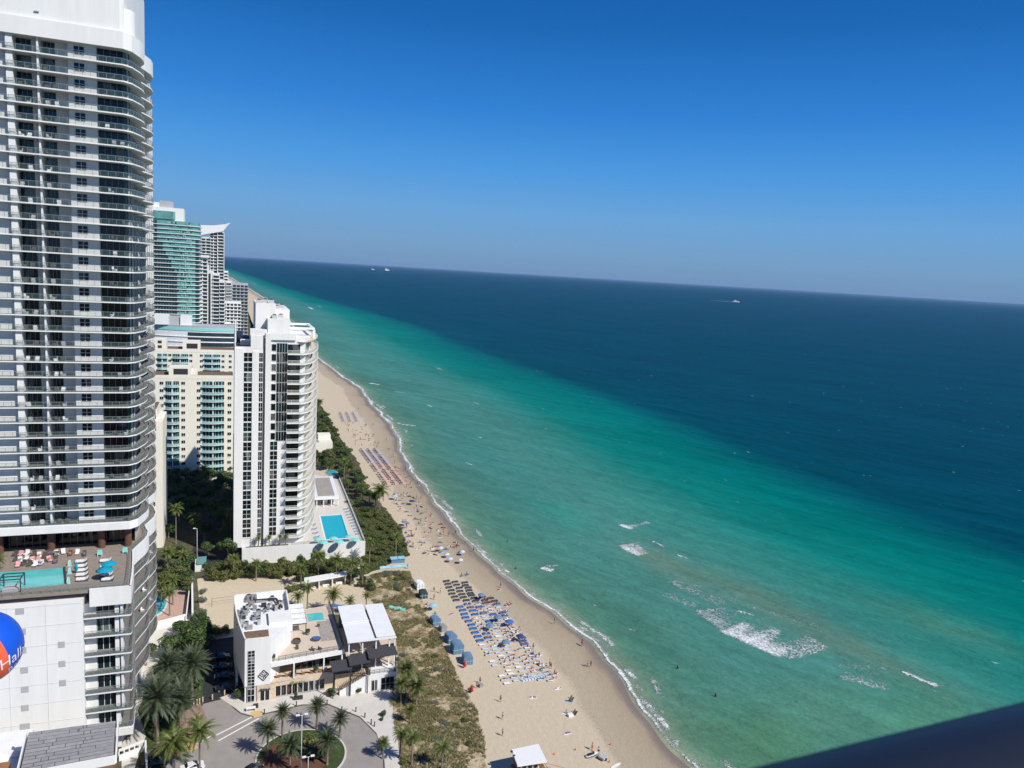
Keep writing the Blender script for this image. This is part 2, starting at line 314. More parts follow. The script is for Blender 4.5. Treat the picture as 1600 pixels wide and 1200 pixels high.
# albedo of the sea by distance from shore (depth)
DS = np.array([0, 3, 8, 18, 35, 60, 90, 125, 160, 188, 204, 224, 320, 900, 5000, 60000])
DC = np.array([(.30,.31,.22),(.19,.27,.19),(.10,.22,.155),(.070,.200,.152),(.064,.215,.178),(.062,.224,.188),(.040,.215,.180),(.005,.185,.155),(.000,.158,.140),(.000,.130,.130),(.000,.100,.118),(.000,.060,.090),(.000,.052,.088),(.000,.050,.090),(.001,.052,.098),(.004,.060,.12)])
def sea_fn(X, Y):
    sx = shoreX(Y); s = X-sx
    near = np.clip(1-(np.hypot(X, Y)-200)/900, 0, 1)
    wob = noise2(X*0.55, Y*0.20, 3, 60)*5*near+noise2(X, Y*0.25, 5, 160)*9
    far = np.clip((Y-1300)/1500, 0, 1)
    sc = s*(1+0.55*far)+wob*np.clip(s/60, 0, 1)
    c = np.stack([np.interp(sc, DS, DC[:, k]) for k in range(3)], -1)
    # sandbars stirred up, brownish; deeper troughs greener
    def blob(px, py, rx, ry, ang, amt, col):
        nonlocal c
        gx, gy = G(px, py); ca, sa = math.cos(ang), math.sin(ang); dx, dy = X-gx, Y-gy
        u = (dx*ca+dy*sa)/rx; v = (-dx*sa+dy*ca)/ry; n = noise2(X, Y, int(px), 18)*0.35
        k = np.exp(-np.clip(u*u+v*v+n, 0, 50))[..., None]*amt
        c = c*(1-k)+np.array(col)*k
    blob(1330, 1010, 9, 26, 0.25, 0.6, (.125,.205,.145)); blob(1180, 930, 9, 24, 0.2, 0.6, (.125,.205,.145)); blob(1040, 880, 9, 22, 0.12, 0.7, (.13,.205,.145))
    blob(1450, 1130, 22, 16, 0.25, 0.55, (.085,.235,.12)); blob(1200, 1160, 16, 15, 0.2, 0.7, (.09,.23,.12)); blob(1280, 1100, 12, 12, 0.2, .35, (.10,.23,.13))
    blob(1480, 980, 11, 24, 0.3, 0.5, (.08,.21,.14)); blob(1000, 1000, 8, 30, 0.1, 0.35, (.03,.165,.12)); blob(870, 800, 10, 26, 0.05, 0.55, (.035,.26,.205))
    blob(780, 720, 12, 60, 0.05, 0.35, (.035,.21,.18)); blob(960, 1040, 6, 24, 0.1, 0.3, (.10,.20,.14)); blob(720, 760, 5, 50, 0, 0.3, (.11,.21,.155))
    # swell: long low crests, seen as faint darker and lighter bands
    th = math.atan2(-90, 36); nx, ny = -math.sin(th), math.cos(th)
    ph = (X*nx+Y*ny)+3.5*noise2(X, Y, 11, 130)
    sw = np.sin(ph/4.6)*0.6+np.sin(ph/2.9+noise2(X, Y, 12, 60)*3)*0.4
    damp = np.clip(s/14, 0, 1)*np.clip(1.6-np.hypot(X, Y)/700, 0, 1)
    Z = -0.22+0.34*sw*damp+0.05*noise2(X, Y, 21, 9)*damp*near
    # foam
    f = np.zeros_like(X)
    n1 = noise2(X*0.5, Y, 31, 26); n2 = noise2(X, Y, 32, 9)
    edge = 0.25+1.0*np.clip(n1+0.2, 0, 1)
    nearY = np.clip(1.5-Y/1500, 0.55, 1)
    far_w = np.clip(Y/700, 0, 3)
    f = np.maximum(f, np.exp(-((s-0.9-0.6*n2-.5*far_w)/(0.52+.8*far_w))**2)*np.clip(1.08+.5*n1, .75, 1.25))
    f = np.maximum(f, np.exp(-((s-2.6)/2.0)**2)*(0.58+0.6*n2))
    for q, (a0, off) in enumerate(((0.85, 4.2), (0.8, 7.0))):
        nn = noise2(X*0.3, Y, 41+q, 48); amp = np.clip((nn-0.08)*3.0, 0, 1)
        f = np.maximum(f, amp*a0*np.exp(-((s-off-1.8*nn)/(0.9+0.8*amp))**2))
    bw = np.clip(1-np.abs(Y-178)/14, 0, 1)+np.clip(1-np.abs(Y-212)/16, 0, 1)*0.8+np.clip(1-np.abs(Y-360)/30, 0, 1)*0.8
    f = np.maximum(f, np.clip(bw, 0, 1)*0.62*np.exp(-((s-3.5)/3.2)**2))
    f = np.maximum(f, np.clip((Y-700)/900, 0, .8)*np.clip(noise2(X*0, Y, 55, 70)*2+.4, 0, 1)*np.exp(-((s-9)/7)**2))
    def breaker(p0, p1, wd, amt, lead=0.6):
        nonlocal f, Z
        a, b = G(*p0), G(*p1); d, t, side = seg_dist(X, Y, a, b); d = d*(1+.35*noise2(X, Y, 77, 11)*2)
        prof = np.where(side*lead < 0, np.exp(-(d/(wd*0.14))**2), np.exp(-(d/(wd*1.25))**2.0))
        tap = np.clip(np.minimum(t, 1-t)*7+0.25, 0, 1)
        f = np.maximum(f, prof*amt*tap)
    # leading edges of broken waves with trailing lace (photograph's own breakers)
    for args in BREAK: breaker(*args)
    rise = np.zeros_like(f)
    Z = Z+0.25*np.clip(f-0.5, 0, 1)*np.clip(s/10, 0, 1)
    edgeh = np.clip(s/2.0, -4, 1)
    return X, Y, Z, {'sea_col': c, 'foam': f, 'shore_s': s}
BREAK = [((1085,948),(1130,985),11,.74), ((1120,980),(1225,1028),12,1.0), ((1225,1028),(1300,1010),10,.74), ((1110,930),(1290,985),6,.50,),
         ((1035,905),(1130,950),9,.60), ((1030,925),(1090,950),5,.62), ((1150,955),(1178,962),1.6,.95),
         ((964,820),(985,828),4.5,1.05), ((975,824),(1020,815),3.0,.75), ((963,850),(1000,868),8.0,.95), ((985,835),(1012,845),4,.40), ((1017,845),(1037,855),1.4,1.0), ((1053,865),(1075,873),1.2,.95),
         ((1403,1047),(1465,1075),1.7,1.15), ((1305,1055),(1395,1078),6,.68), ((1300,1040),(1400,1050),5,.50), ((1420,1070),(1520,1110),4,.42), ((1380,1045),(1540,1085),5,.40),
         ((842,887),(862,893),3.4,1.05), ((850,885),(878,884),2.0,.75), ((922,942),(934,947),1.0,.9), ((980,980),(992,985),1.0,.7), ((1255,958),(1285,966),1.4,.6),
         ((575,598),(592,601),3,1.1), ((590,600),(640,599),2.6,.5), ((612,611),(635,614),3,.8), ((625,663),(650,666),2.6,1.1), ((645,666),(720,663),2.4,.55), ((560,607),(600,611),3,.6),
         ((725,722),(737,727),1.6,1.1), ((737,727),(765,730),1.4,.4), ((665,632),(674,636),2,1), ((738,628),(748,631),2,1), ((746,683),(751,685),1.6,1), ((655,571),(690,577),3.5,.8), ((620,660),(624,662),2,1),
         ((665,645),(620,628),3.5,.5), ((470,478),(495,484),8,1.1), ((483,474),(500,479),7,.7), ((385,441),(400,444),14,.7), ((1435,700),(1465,706),1.6,.0)]

def sea_material():
    mt, n, b = nodes_of('sea_water'); N = n.nodes; L = n.links
    at = N.new('ShaderNodeAttribute'); at.attribute_name = 'sea_col'; fo = N.new('ShaderNodeAttribute'); fo.attribute_name = 'foam'; ss = N.new('ShaderNodeAttribute'); ss.attribute_name = 'shore_s'
    g = N.new('ShaderNodeNewGeometry')
    def noise(scale, st, detail=4, rot=0, dist=0.0):
        rt_ = N.new('ShaderNodeMapping'); rt_.inputs['Rotation'].default_value = (0, 0, -0.50-rot*.3); L.new(g.outputs['Position'], rt_.inputs[0])
        mp = N.new('ShaderNodeMapping'); mp.inputs['Scale'].default_value = st
        L.new(rt_.outputs[0], mp.inputs[0]); z = N.new('ShaderNodeTexNoise'); z.inputs['Scale'].default_value = scale; z.inputs['Detail'].default_value = detail; z.inputs['Distortion'].default_value = dist
        L.new(mp.outputs[0], z.inputs[0]); return z.outputs[0]
    def math_(op, a, bb=None, c=None, clamp=False):
        q = N.new('ShaderNodeMath'); q.operation = op; q.use_clamp = clamp
        for i, v in enumerate((a, bb, c)):
            if v is None: continue
            if isinstance(v, (int, float)): q.inputs[i].default_value = v
            else: L.new(v, q.inputs[i])
        return q.outputs[0]
    # depth and turbidity patches, plus ripple and swell shading painted in as streaks
    a1 = noise(0.018, (1, 0.3, 1), 6, 0.1); a2 = noise(0.14, (1, .16, 1), 6, 0.14, 0.6); a3 = noise(0.7, (1, .25, 1), 5, .1, .3)
    v = math_('MULTIPLY_ADD', a1, 0.50, 0.75); v2 = math_('MULTIPLY_ADD', a2, 0.62, 0.69); v3 = math_('MULTIPLY_ADD', a3, 0.50, 0.75); vv = math_('MULTIPLY', math_('MULTIPLY', v, v2), v3)
    sc = N.new('ShaderNodeVectorMath'); sc.operation = 'SCALE'; L.new(at.outputs['Color'], sc.inputs[0]); L.new(vv, sc.inputs['Scale'])
    # foam lace: foam strength against cellular noise
    lace = noise(1.15, (1, .62, 1), 5, 0.5, 1.4); lace2 = noise(3.8, (1, .55, 1), 3, 0.3, 0.8)
    mixn = math_('MULTIPLY_ADD', lace2, 0.35, math_('MULTIPLY', lace, 0.65))
    thr = math_('MULTIPLY_ADD', fo.outputs['Fac'], -0.42, 0.735)
    k = math_('MULTIPLY', math_('SUBTRACT', mixn, thr), 5.5, clamp=True)
    # tiny whitecaps scattered over the open water
    wc = noise(0.11, (1, .55, 1), 2, 0.2); wc2 = noise(0.6, (1, .35, 1), 2, 0.15)
    cap = math_('MULTIPLY', math_('SUBTRACT', math_('MULTIPLY', wc, wc2), 0.462), 16.0, clamp=True)
    off = math_('MULTIPLY', math_('SUBTRACT', ss.outputs['Fac'], 60), 0.01, clamp=True)
    k = math_('MAXIMUM', k, math_('MULTIPLY', cap, math_('MULTIPLY', off, 0.75)))
    k = math_('MULTIPLY', k, 0.93, clamp=True)
    mx = N.new('ShaderNodeMix'); mx.data_type = 'RGBA'; L.new(k, mx.inputs[0]); L.new(sc.outputs[0], mx.inputs[6]); mx.inputs[7].default_value = (.80, .82, .82, 1)
    L.new(mx.outputs[2], b.inputs['Base Color'])
    rr = math_('MULTIPLY_ADD', k, 0.5, 0.22); L.new(rr, b.inputs['Roughness']); b.inputs['IOR'].default_value = 1.33; b.inputs['Specular IOR Level'].default_value = 0.04
    w1 = noise(0.22, (1, .35, 1), 5, 0.16, 0.3); w2 = noise(1.3, (1, .45, 1), 4, 0.35, 0.2)
    h = math_('MULTIPLY_ADD', w1, 1.3, math_('MULTIPLY', w2, 0.30)); h = math_('MULTIPLY_ADD', k, 0.35, h)
    bp = N.new('ShaderNodeBump'); bp.inputs['Strength'].default_value = 0.9; bp.inputs['Distance'].default_value = 1.2; L.new(h, bp.inputs['Height']); L.new(bp.outputs[0], b.inputs['Normal'])
    # the water body scatters light back; only a small share mirrors the sky off the rough surface
    df = N.new('ShaderNodeBsdfDiffuse'); gl_ = N.new('ShaderNodeBsdfGlossy'); gl_.inputs['Roughness'].default_value = .22
    L.new(mx.outputs[2], df.inputs['Color']); L.new(bp.outputs[0], df.inputs['Normal']); L.new(bp.outputs[0], gl_.inputs['Normal'])
    fr_ = N.new('ShaderNodeFresnel'); fr_.inputs['IOR'].default_value = 1.33; fac = math_('MULTIPLY', fr_.outputs[0], .16)
    ms = N.new('ShaderNodeMixShader'); L.new(fac, ms.inputs[0]); L.new(df.outputs[0], ms.inputs[1]); L.new(gl_.outputs[0], ms.inputs[2])
    L.new(ms.outputs[0], n.nodes['Material Output'].inputs['Surface'])
    MATS['sea_water'] = mt
sea_material()
def geom(a, b, n): return list(a*(b/a)**(np.arange(1, n+1)/n))
us = [-14]+list(np.arange(-13.5, 14, 0.5))+list(np.arange(14, 90, 0.8))+list(np.arange(90, 260, 2))+geom(260, 200000, 90)
vs = [-2000, -300, 0, 60]+list(np.arange(100, 300, 0.8))+list(np.arange(300, 700, 2.0))+geom(700, 200000, 110)
us = np.array(us); vs = np.array(vs)
def sea_grid(U, V):
    X = U+np.interp(V, SHY, SHX); return sea_fn(X, V)
link('sea', grid_mesh('sea', us, vs, sea_grid, None, ['sea_water']), kind='structure')

# ------------------------------------------------------------------ land: sand beach, ground
def sand_material():
    mt, n, b = nodes_of('beach_sand'); N = n.nodes; L = n.links
    ss = N.new('ShaderNodeAttribute'); ss.attribute_name = 'shore_s'; g = N.new('ShaderNodeNewGeometry')
    def noise(scale, st=(1, 1, 1), detail=5, rough=.6):
        mp = N.new('ShaderNodeMapping'); mp.inputs['Scale'].default_value = st; L.new(g.outputs['Position'], mp.inputs[0])
        z = N.new('ShaderNodeTexNoise'); z.inputs['Scale'].default_value = scale; z.inputs['Detail'].default_value = detail; z.inputs['Roughness'].default_value = rough; L.new(mp.outputs[0], z.inputs[0]); return z.outputs[0]
    def math_(op, a, bb=None, c=None, clamp=False):
        q = N.new('ShaderNodeMath'); q.operation = op; q.use_clamp = clamp
        for i, v in enumerate((a, bb, c)):
            if v is None: continue
            if isinstance(v, (int, float)): q.inputs[i].default_value = v
            else: L.new(v, q.inputs[i])
        return q.outputs[0]
    n1 = noise(0.12, (1, .25, 1)); n2 = noise(0.9, (1, .6, 1)); n3 = noise(4.5)
    sd = math_('ADD', math_('ADD', ss.outputs['Fac'], math_('MULTIPLY_ADD', n1, 7, -3.5)), math_('MULTIPLY_ADD', n2, 2.0, -1.0))
    r = N.new('ShaderNodeValToRGB'); mr = N.new('ShaderNodeMapRange'); mr.inputs[1].default_value = -30; mr.inputs[2].default_value = 0; L.new(sd, mr.inputs[0]); L.new(mr.outputs[0], r.inputs[0])
    E = r.color_ramp.elements; E[0].position = 0; E[0].color = (.575,.485,.35,1); E[1].position = 1.0; E[1].color = (.21,.165,.135,1)
    for p, c in ((.50,(.57,.48,.345)),(.58,(.45,.378,.272)),(.72,(.42,.35,.248)),(.87,(.37,.30,.21)),(.93,(.25,.20,.16))):
        e = E.new(p); e.color = (*c, 1)
    # seaweed and footprints: dark speckle, strongest along the wrack line
    band = math_('MULTIPLY', math_('SUBTRACT', 1.0, math_('ABSOLUTE', math_('MULTIPLY_ADD', sd, 1/5.5, 13.2/5.5))), 1, clamp=True)
    sp = noise(2.6, (1, .8, 1), 6, .75); bb = math_('MULTIPLY', math_('SUBTRACT', sp, math_('MULTIPLY_ADD', band, -0.16, 0.68)), 9, clamp=True)
    kk = math_('MULTIPLY', bb, math_('MULTIPLY_ADD', band, .62, .14))
    mx = N.new('ShaderNodeMix'); mx.data_type = 'RGBA'; L.new(kk, mx.inputs[0]); L.new(r.outputs[0], mx.inputs[6]); mx.inputs[7].default_value = (.12,.09,.06,1)
    v = math_('MULTIPLY', math_('MULTIPLY_ADD', n3, .22, .89), math_('MULTIPLY_ADD', n2, .18, .91))
    sc = N.new('ShaderNodeVectorMath'); sc.operation = 'SCALE'; L.new(mx.outputs[2], sc.inputs[0]); L.new(v, sc.inputs['Scale']); L.new(sc.outputs[0], b.inputs['Base Color'])
    rg = N.new('ShaderNodeMapRange'); rg.inputs[1].default_value = -4.5; rg.inputs[2].default_value = -2; rg.inputs[3].default_value = .92; rg.inputs[4].default_value = .45; L.new(sd, rg.inputs[0]); L.new(rg.outputs[0], b.inputs['Roughness']); b.inputs['Specular IOR Level'].default_value = .25
    bp = N.new('ShaderNodeBump'); bp.inputs['Strength'].default_value = .55; bp.inputs['Distance'].default_value = .25
    L.new(math_('ADD', n3, math_('MULTIPLY', n2, 1.2)), bp.inputs['Height']); L.new(bp.outputs[0], b.inputs['Normal'])
    MATS['beach_sand'] = mt
sand_material()
def sand_grid(U, V):
    # U: 0 at inland edge (x=42) .. 1 at 12 m beyond the shore
    sh = shoreX(V); x0 = np.where(V < 900, 38.0, sh-60)
    X = x0+(sh+10-x0)*U; s = X-sh
    Z = np.interp(s, [-60, -12, -6, 0, 4, 10], [0, 0, -0.05, -0.235, -0.5, -1.2])+0.03*noise2(X, V, 61, 5)*np.clip(-s/8, 0, 1)*0-0.0
    return X, V, Z, {'shore_s': s}
link('beach_sand', grid_mesh('beach_sand', np.concatenate([np.linspace(0, .6, 30), np.linspace(.61, 1, 80)]), np.array([-300, 0, 60]+list(np.arange(100, 800, 1.2))+geom(800, 30000, 80)), sand_grid, None, ['beach_sand']), kind='structure')
yy = [-3000, 60, 900]+geom(900, 30000, 60)[5:]
gp = [(-20000, -3000)]+[(38.0, -3000), (38.0, 60), (38.0, 900)]+[(float(np.interp(v, SHY, SHX))-58, v) for v in yy[3:]]+[(-40000, 30000)]
link('ground', MB().prism(gp, -0.4, -0.0, 0).mesh('ground', 'garden_soil'), kind='structure')
LZ = 0.0
def patch(name, pxs, material, z, th=0.0, kind='structure', world=False):
    p = pxs if world else [G(*q) for q in pxs]
    return link(name, MB().prism(p, max(0.0, z-0.12)+0.001, z, 0).mesh(name, material), kind=kind)
mat('sand_dry', (.57,.485,.35), .95, .08, 1.0, bump=.3, bscale=3.0)
patch('sand_court', [(308,905),(313,960),(318,985),(340,1000),(380,1000),(470,960),(600,960),(620,905),(560,893),(470,900),(400,897),(345,892)], 'sand_dry', 0.02)
patch('driveway', [(268,905),(300,860),(330,800),(372,800),(372,895),(330,893),(318,880)], 'asphalt', 0.02)
patch('driveway', [(312,1004),(345,998),(385,992),(400,1085),(345,1096),(318,1100)], 'asphalt', 0.024)
patch('lawn', [(205,1110),(232,1075),(245,1040),(262,1008),(300,985),(318,990),(322,1010),(316,1096),(290,1125),(200,1200)], 'lawn', 0.03)
patch('footpath', [(190,1200),(190,1120),(214,1050),(235,985),(248,962),(300,955),(312,972),(285,985),(262,1005),(247,1035),(233,1068),(215,1110),(228,1150),(210,1200)], 'concrete', 0.045)
patch('road', [(240,1230),(288,1152),(318,1100),(350,1092),(366,1108),(376,1116),(395,1121),(470,1103),(512,1102),(562,1122),(588,1148),(598,1180),(600,1240)], 'paver_road', 0.05)
patch('brick_paving', [(275,1140),(288,1112),(312,1098),(325,1125),(318,1145),(300,1160)], 'brick_road', 0.06)
patch('pavement', [(343,1091),(372,1080),(385,1070),(500,1045),(612,1040),(614,1120),(622,1160),(628,1240),(604,1240),(600,1180),(588,1146),(562,1120),(512,1100),(470,1101),(395,1119),(376,1114),(366,1106)], 'concrete', 0.13)
for nm, a, b_, wd in (('road_marking',(338,1149),(394,1120.5),.35), ('road_marking',(341,1158),(405,1122.5),.35), ('road_marking',(298,1168),(330,1150),.3)):
    p, q = Vector(G(*a)), Vector(G(*b_)); d = (q-p).normalized(); nn = Vector((-d.y, d.x))*wd/2
    link(nm, MB().prism([tuple(p-nn), tuple(q-nn), tuple(q+nn), tuple(p+nn)], .052, .066).mesh(nm, 'line_white'), kind='structure')
patch('kerb_ramp', [(391,1114),(404,1110),(410,1118),(397,1122)], 'tan_yellow', 0.14)
patch('kerb_ramp', [(283,1163),(304,1158),(309,1169),(290,1178)], 'tan_yellow', 0.14)
# ------------------------------------------------------------------ roundabout island
IC = (14.3, 145.6); IR = 9.0
ring = lambda r, n=48, c=IC: [(c[0]+r*math.cos(t*2*math.pi/n), c[1]+r*math.sin(t*2*math.pi/n)) for t in range(n)]
isl = thing('roundabout_island', 'round planted island with red mulch inside the paved turning circle', 'island', (IC[0], IC[1], 0.05))
link('kerb', MB().prism(ring(IR), .051, .20).mesh('kerb', 'concrete'), isl)
link('grass_ring', MB().prism(ring(IR-.35), .20, .24).mesh('grass_ring', 'lawn'), isl)
link('mulch_bed', MB().prism(ring(IR-2.4, 40, (IC[0]-1.2, IC[1]-.5)), .24, .27).mesh('mulch_bed', 'mulch'), isl)

# ------------------------------------------------------------------ window helper
WC = {}
def window(parent, x0, x1, z0, z1, y, cols=2, rows=1, glass='glass_dark', frame='white_paint', bar=0.07, name='window', east=False, sub=True, label=None):
    key = (round(x1-x0, 2), round(z1-z0, 2), cols, rows, glass, frame, bar, east)
    if key not in WC:
        W, H = x1-x0, z1-z0
        g = MB(); f = MB()
        def bx(mb, a0, a1, d0, d1, c0, c1):
            if east: mb.box(-d1, -d0, a0, a1, c0, c1)
            else: mb.box(a0, a1, d0, d1, c0, c1)
        bx(g, 0, W, 0, .04, 0, H)
        for k in range(cols+1):
            xx = W*k/cols; bx(f, max(0, xx-bar/2), min(W, xx+bar/2), -.05, -.002, 0, H)
        for k in range(rows+1):
            zz = H*k/rows; bx(f, 0, W, -.035, -.004, max(0, zz-bar/2), min(H, zz+bar/2))
        WC[key] = (g.mesh('glazing', glass), f.mesh('frame', frame))
    gm_, fm_ = WC[key]
    loc = (y, x0, z0) if east else (x0, y, z0)
    o = link(name, gm_, parent, loc, label=label)
    if sub: link('frame', fm_, o, (0, 0, 0), local=True)
    return o

# ------------------------------------------------------------------ big white tower with pool deck
def edgeX(Y):
    return float(np.interp(Y, [150,157,164,169,171.5,175.5,178,181,184.5,187.5,190.5,194,198,202,206,210,214,219], [-16.9,-17.3,-17.9,-18.5,-17.9,-16.8,-16.5,-16.6,-17.7,-16.9,-16.2,-16.1,-16.8,-18.2,-18.6,-18.6,-18.7,-18.8]))
FH = 3.05; Z0 = 43.8
tw = thing('apartment_tower', 'tallest white high-rise with rows of glass balconies above a rooftop pool deck', 'tower', (-30, 175, 0))
XL = -60.0
bays = []   # repeating pattern to the west
BW = 12.1
body = MB()
zt = 139.0
body.box(XL, -18.9, 173.6, 219.5, 42.1, zt, 0); body.box(XL, -18.9, 176.2, 219.5, 37.4, 42.1, 0)        # core behind the glass line
for z in [Z0+k*FH for k in range(31)]: pass
fin = MB(); fin2 = MB(); shade = MB()
pat = [(-38.8, -37.7, 'pillar'), (-35.2, -34.1, 'back'), (-34.1, -33.3, 'fin'), (-31.3, -28.9, 'back'), (-28.9, -24.1, 'white')]
for sh in (0, -BW*1.24):
    for a, b_, k in pat:
        if k == 'pillar': fin.box(a+sh, b_+sh, 170.5, 173.55, 44.0, zt)
        elif k == 'fin': fin.box(a+sh+.25, b_+sh-.25, 170.6, 173.55, 44.0, zt)
        elif k == 'white': fin.box(a+sh, b_+sh, 171.5, 173.55, 44.0, zt)
        else: shade.box(a+sh, b_+sh, 173.2, 173.55, 44.0, zt)
shade.box(-39.8, -38.8, 173.2, 173.55, 44, zt)
link('wall', body.mesh('wall', 'grey_wall'), tw); link('wall', fin.mesh('wall', 'white_stucco'), tw); link('wall', shade.mesh('wall', 'white_wall_old'), tw)
ys_e = list(np.arange(171.5, 219.6, 0.75))
def slab_poly(y0=170.0, inner=-60):
    return [(inner, y0), (-19.3, y0), (-18.6, y0+.7)]+[(edgeX(v), v) for v in ys_e if v > y0+1.2]+[(-19.0, 219.6), (inner, 219.6)]
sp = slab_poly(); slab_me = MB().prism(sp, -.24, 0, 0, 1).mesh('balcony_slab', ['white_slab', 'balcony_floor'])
def railing_mesh(pts, h=1.05, post=1.35, glass='rail_glass', metal='steel', name='railing'):
    mb = MB(); acc = 0.0
    for a, b_ in zip(pts[:-1], pts[1:]):
        mb.strip([a, b_], h-.07, h, 0, .05); mb.strip([a, b_], .06, h-.09, 1, 0)
        L = math.hypot(b_[0]-a[0], b_[1]-a[1]); t = -acc % post if acc else 0
        while t < L:
            x, y = a[0]+(b_[0]-a[0])*t/L, a[1]+(b_[1]-a[1])*t/L; mb.box(x-.03, x+.03, y-.03, y+.03, 0, h-.02, 0); t += post
        acc = (acc+L) % post
    return mb.mesh(name, [metal, glass])
rail_pts = [(-60, 170.08), (-19.35, 170.08), (-18.7, 170.78)]+[(edgeX(v)-.08, v) for v in ys_e if v > 171.4]
rail_me = railing_mesh(rail_pts)
ac = 0
chair_spots = []
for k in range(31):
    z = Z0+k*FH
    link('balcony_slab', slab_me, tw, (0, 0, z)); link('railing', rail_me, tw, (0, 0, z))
    # glass by bay
    for (a, b_, c) in ((-41.4, -39.85, 2), (-37.65, -35.25, 3), (-33.25, -31.35, 3)):
        window(tw, a, b_, z+.05, z+2.75, 173.3, c, 1, 'glass_green', 'steel', .06)
    window(tw, -27.9, -26.1, z+.9, z+2.45, 171.46, 2, 2, 'glass_dark', 'white_paint', .08)
    window(tw, -24.1, -19.6, z+.03, z+2.8, 172.6, 4, 1, 'glass_dark', 'steel', .06, name='window_wall')
    # curved east side glass
    if k == 0: east_me = MB()
# east glazing (facing the sea)
eg = MB(); ef = MB()
for k in range(31):
    z = Z0+k*FH
    eg.quad((-19.55, 172.62, z+.02), (-18.75, 174.5, z+.02), (-18.75, 174.5, z+2.82), (-19.55, 172.62, z+2.82))
    for y0 in np.arange(174.5, 218, 5.4):
        eg.quad((-18.72, y0+.05, z+.02), (-18.72, y0+4.9, z+.02), (-18.72, y0+4.9, z+2.8), (-18.72, y0+.05, z+2.8))
        for t in (0, 1.2, 2.4, 3.6): ef.box(-18.72, -18.66, y0+.3+t-.04, y0+.3+t+.04, z+.02, z+2.8)
link('window_wall', eg.mesh('window_wall', 'glass_green'), tw, kind='stuff'); link('mullions', ef.mesh('mullions', 'white_paint'), tw, kind='stuff')
# rooftop cap
zc = Z0+31*FH
capf = slab_poly(170.0); link('roof_fascia', MB().prism(capf, zc-.25, zc+2.9).mesh('roof_fascia', 'white_stucco'), tw)
cp = [(-60, 170.5), (-19.9, 170.5), (-19.2, 171.5), (-19.0, 186), (-19.9, 218), (-60, 218)]
link('parapet', MB().prism(cp, zc+2.9, zc+22).mesh('parapet', 'white_stucco'), tw)
cyl = [(-19.2+1.7*math.sin(t), 174.3-2.4*math.cos(t)) for t in np.linspace(0, math.pi, 14)]
link('parapet', MB().prism([(-19.8, 172)]+cyl+[(-19.8, 176.6)], zc+2.9, zc+7.6).mesh('parapet', 'white_stucco'), tw)
link('scupper', MB().box(-34, -33.2, 170.3, 170.5, zc+4.1, zc+4.3).mesh('scupper', 'steel'), tw)
# deck level: thick first slab, glass lobby, brown columns
link('deck_beam', MB().prism(slab_poly(169.95), Z0-1.75, Z0-.23).mesh('deck_beam', 'white_stucco'), tw)
DZ = 37.4
for i in range(24):
    x0 = -52+i*1.38
    window(tw, x0, x0+1.36, DZ+.06, Z0-1.78, 175.6+(.0), 1, 1, 'glass_dark', 'steel', .07, name='window_wall')
for x in (-43.4, -34.3, -25.0, -20.0):
    link('column', MB().lathe(x, 172.9, [(.72, DZ), (.72, Z0-1.8)], 20).mesh('column', 'brown_column', True), tw)
# ---- podium with pool deck
pd = thing('podium_building', 'white podium block with a pool deck on top and wavy sea-side balconies', 'building', (-30, 160, 0))
pmb = MB()
pmb.box(-60, -25.0, 150.0, 172, 5.0, 35.7)
pmb.box(-25.0, -23.1, 151.6, 172, 4.0, 34.2)
pmb.box(-23.1, -19.2, 152.0, 172, 4.0, 34.2)
pmb.box(-60, -19.2, 172.01, 219.4, 0, DZ-.02)
pmb.box(-19.9, -19.2, 150.9, 151.99, 9, 34.2)
link('wall', pmb.mesh('wall', 'white_stucco'), pd)
dk = [(-60, 150.05), (-17.0, 150.05)]+[(edgeX(v)-.05, v) for v in np.arange(151, 219.5, .75)]+[(-19, 219.5), (-60, 219.5)]
ins = [(-60, 150.5), (-17.5, 150.5)]+[(edgeX(v)-.5, v) for v in np.arange(151, 219.5, .75)]+[(-19, 219.5), (-60, 219.5)]
link('deck', MB().prism(ins, DZ-.6, DZ, 0).mesh('deck', 'deck_boards'), pd)
link('fascia', MB().prism([(-23.9, 150.02)]+dk[1:-1]+[(-23.9, 219.4)], 34.25, DZ-.62).mesh('fascia', 'white_stucco'), pd)
link('parapet', MB().strip([(-23.9, 150.05), (-17.0, 150.05)]+[(edgeX(v)-.03, v) for v in np.arange(151, 219.5, .75)], DZ-.61, DZ+.35, 0, .3).mesh('parapet', 'white_stucco'), pd)
link('railing', railing_mesh([(-60, 150.6), (-17.7, 150.6)]+[(edgeX(v)-.7, v) for v in np.arange(151.5, 219, .75)], 1.25, 1.5), pd, (0, 0, DZ))
psl = MB().prism([(-25.0, 149.95), (-17.1, 149.95)]+[(edgeX(v), v) for v in np.arange(150.75, 219.5, .75)]+[(-19, 219.5), (-19.15, 153), (-25.0, 153)], -.28, 0, 0, 1).mesh('balcony_slab', ['white_slab', 'balcony_floor'])
prl = railing_mesh([(-24.95, 150.03), (-17.15, 150.03)]+[(edgeX(v)-.08, v) for v in np.arange(150.75, 219.5, .75)], 1.1, 1.4)
FP2 = 3.8
for k in range(7):
    z = 9.35+k*FP2
    link('balcony_slab', psl, pd, (0, 0, z)); link('railing', prl, pd, (0, 0, z))
    window(pd, -23.05, -19.95, z+.03, z+3.2, 151.9, 3, 1, 'glass_green', 'white_paint', .09)
    if k: link('wall_fin', MB().box(-18.9, -18.5, 150.6, 152.4, z+.01, z+3.5).mesh('wall_fin', 'white_wall_old'), pd)
link('base_slab', MB().prism([(-25, 149.9), (-16.95, 149.9), (-17.3, 158), (-19.1, 160), (-25, 160)], 7.6, 9.06).mesh('base_slab', 'white_stucco'), pd)
eg = MB()
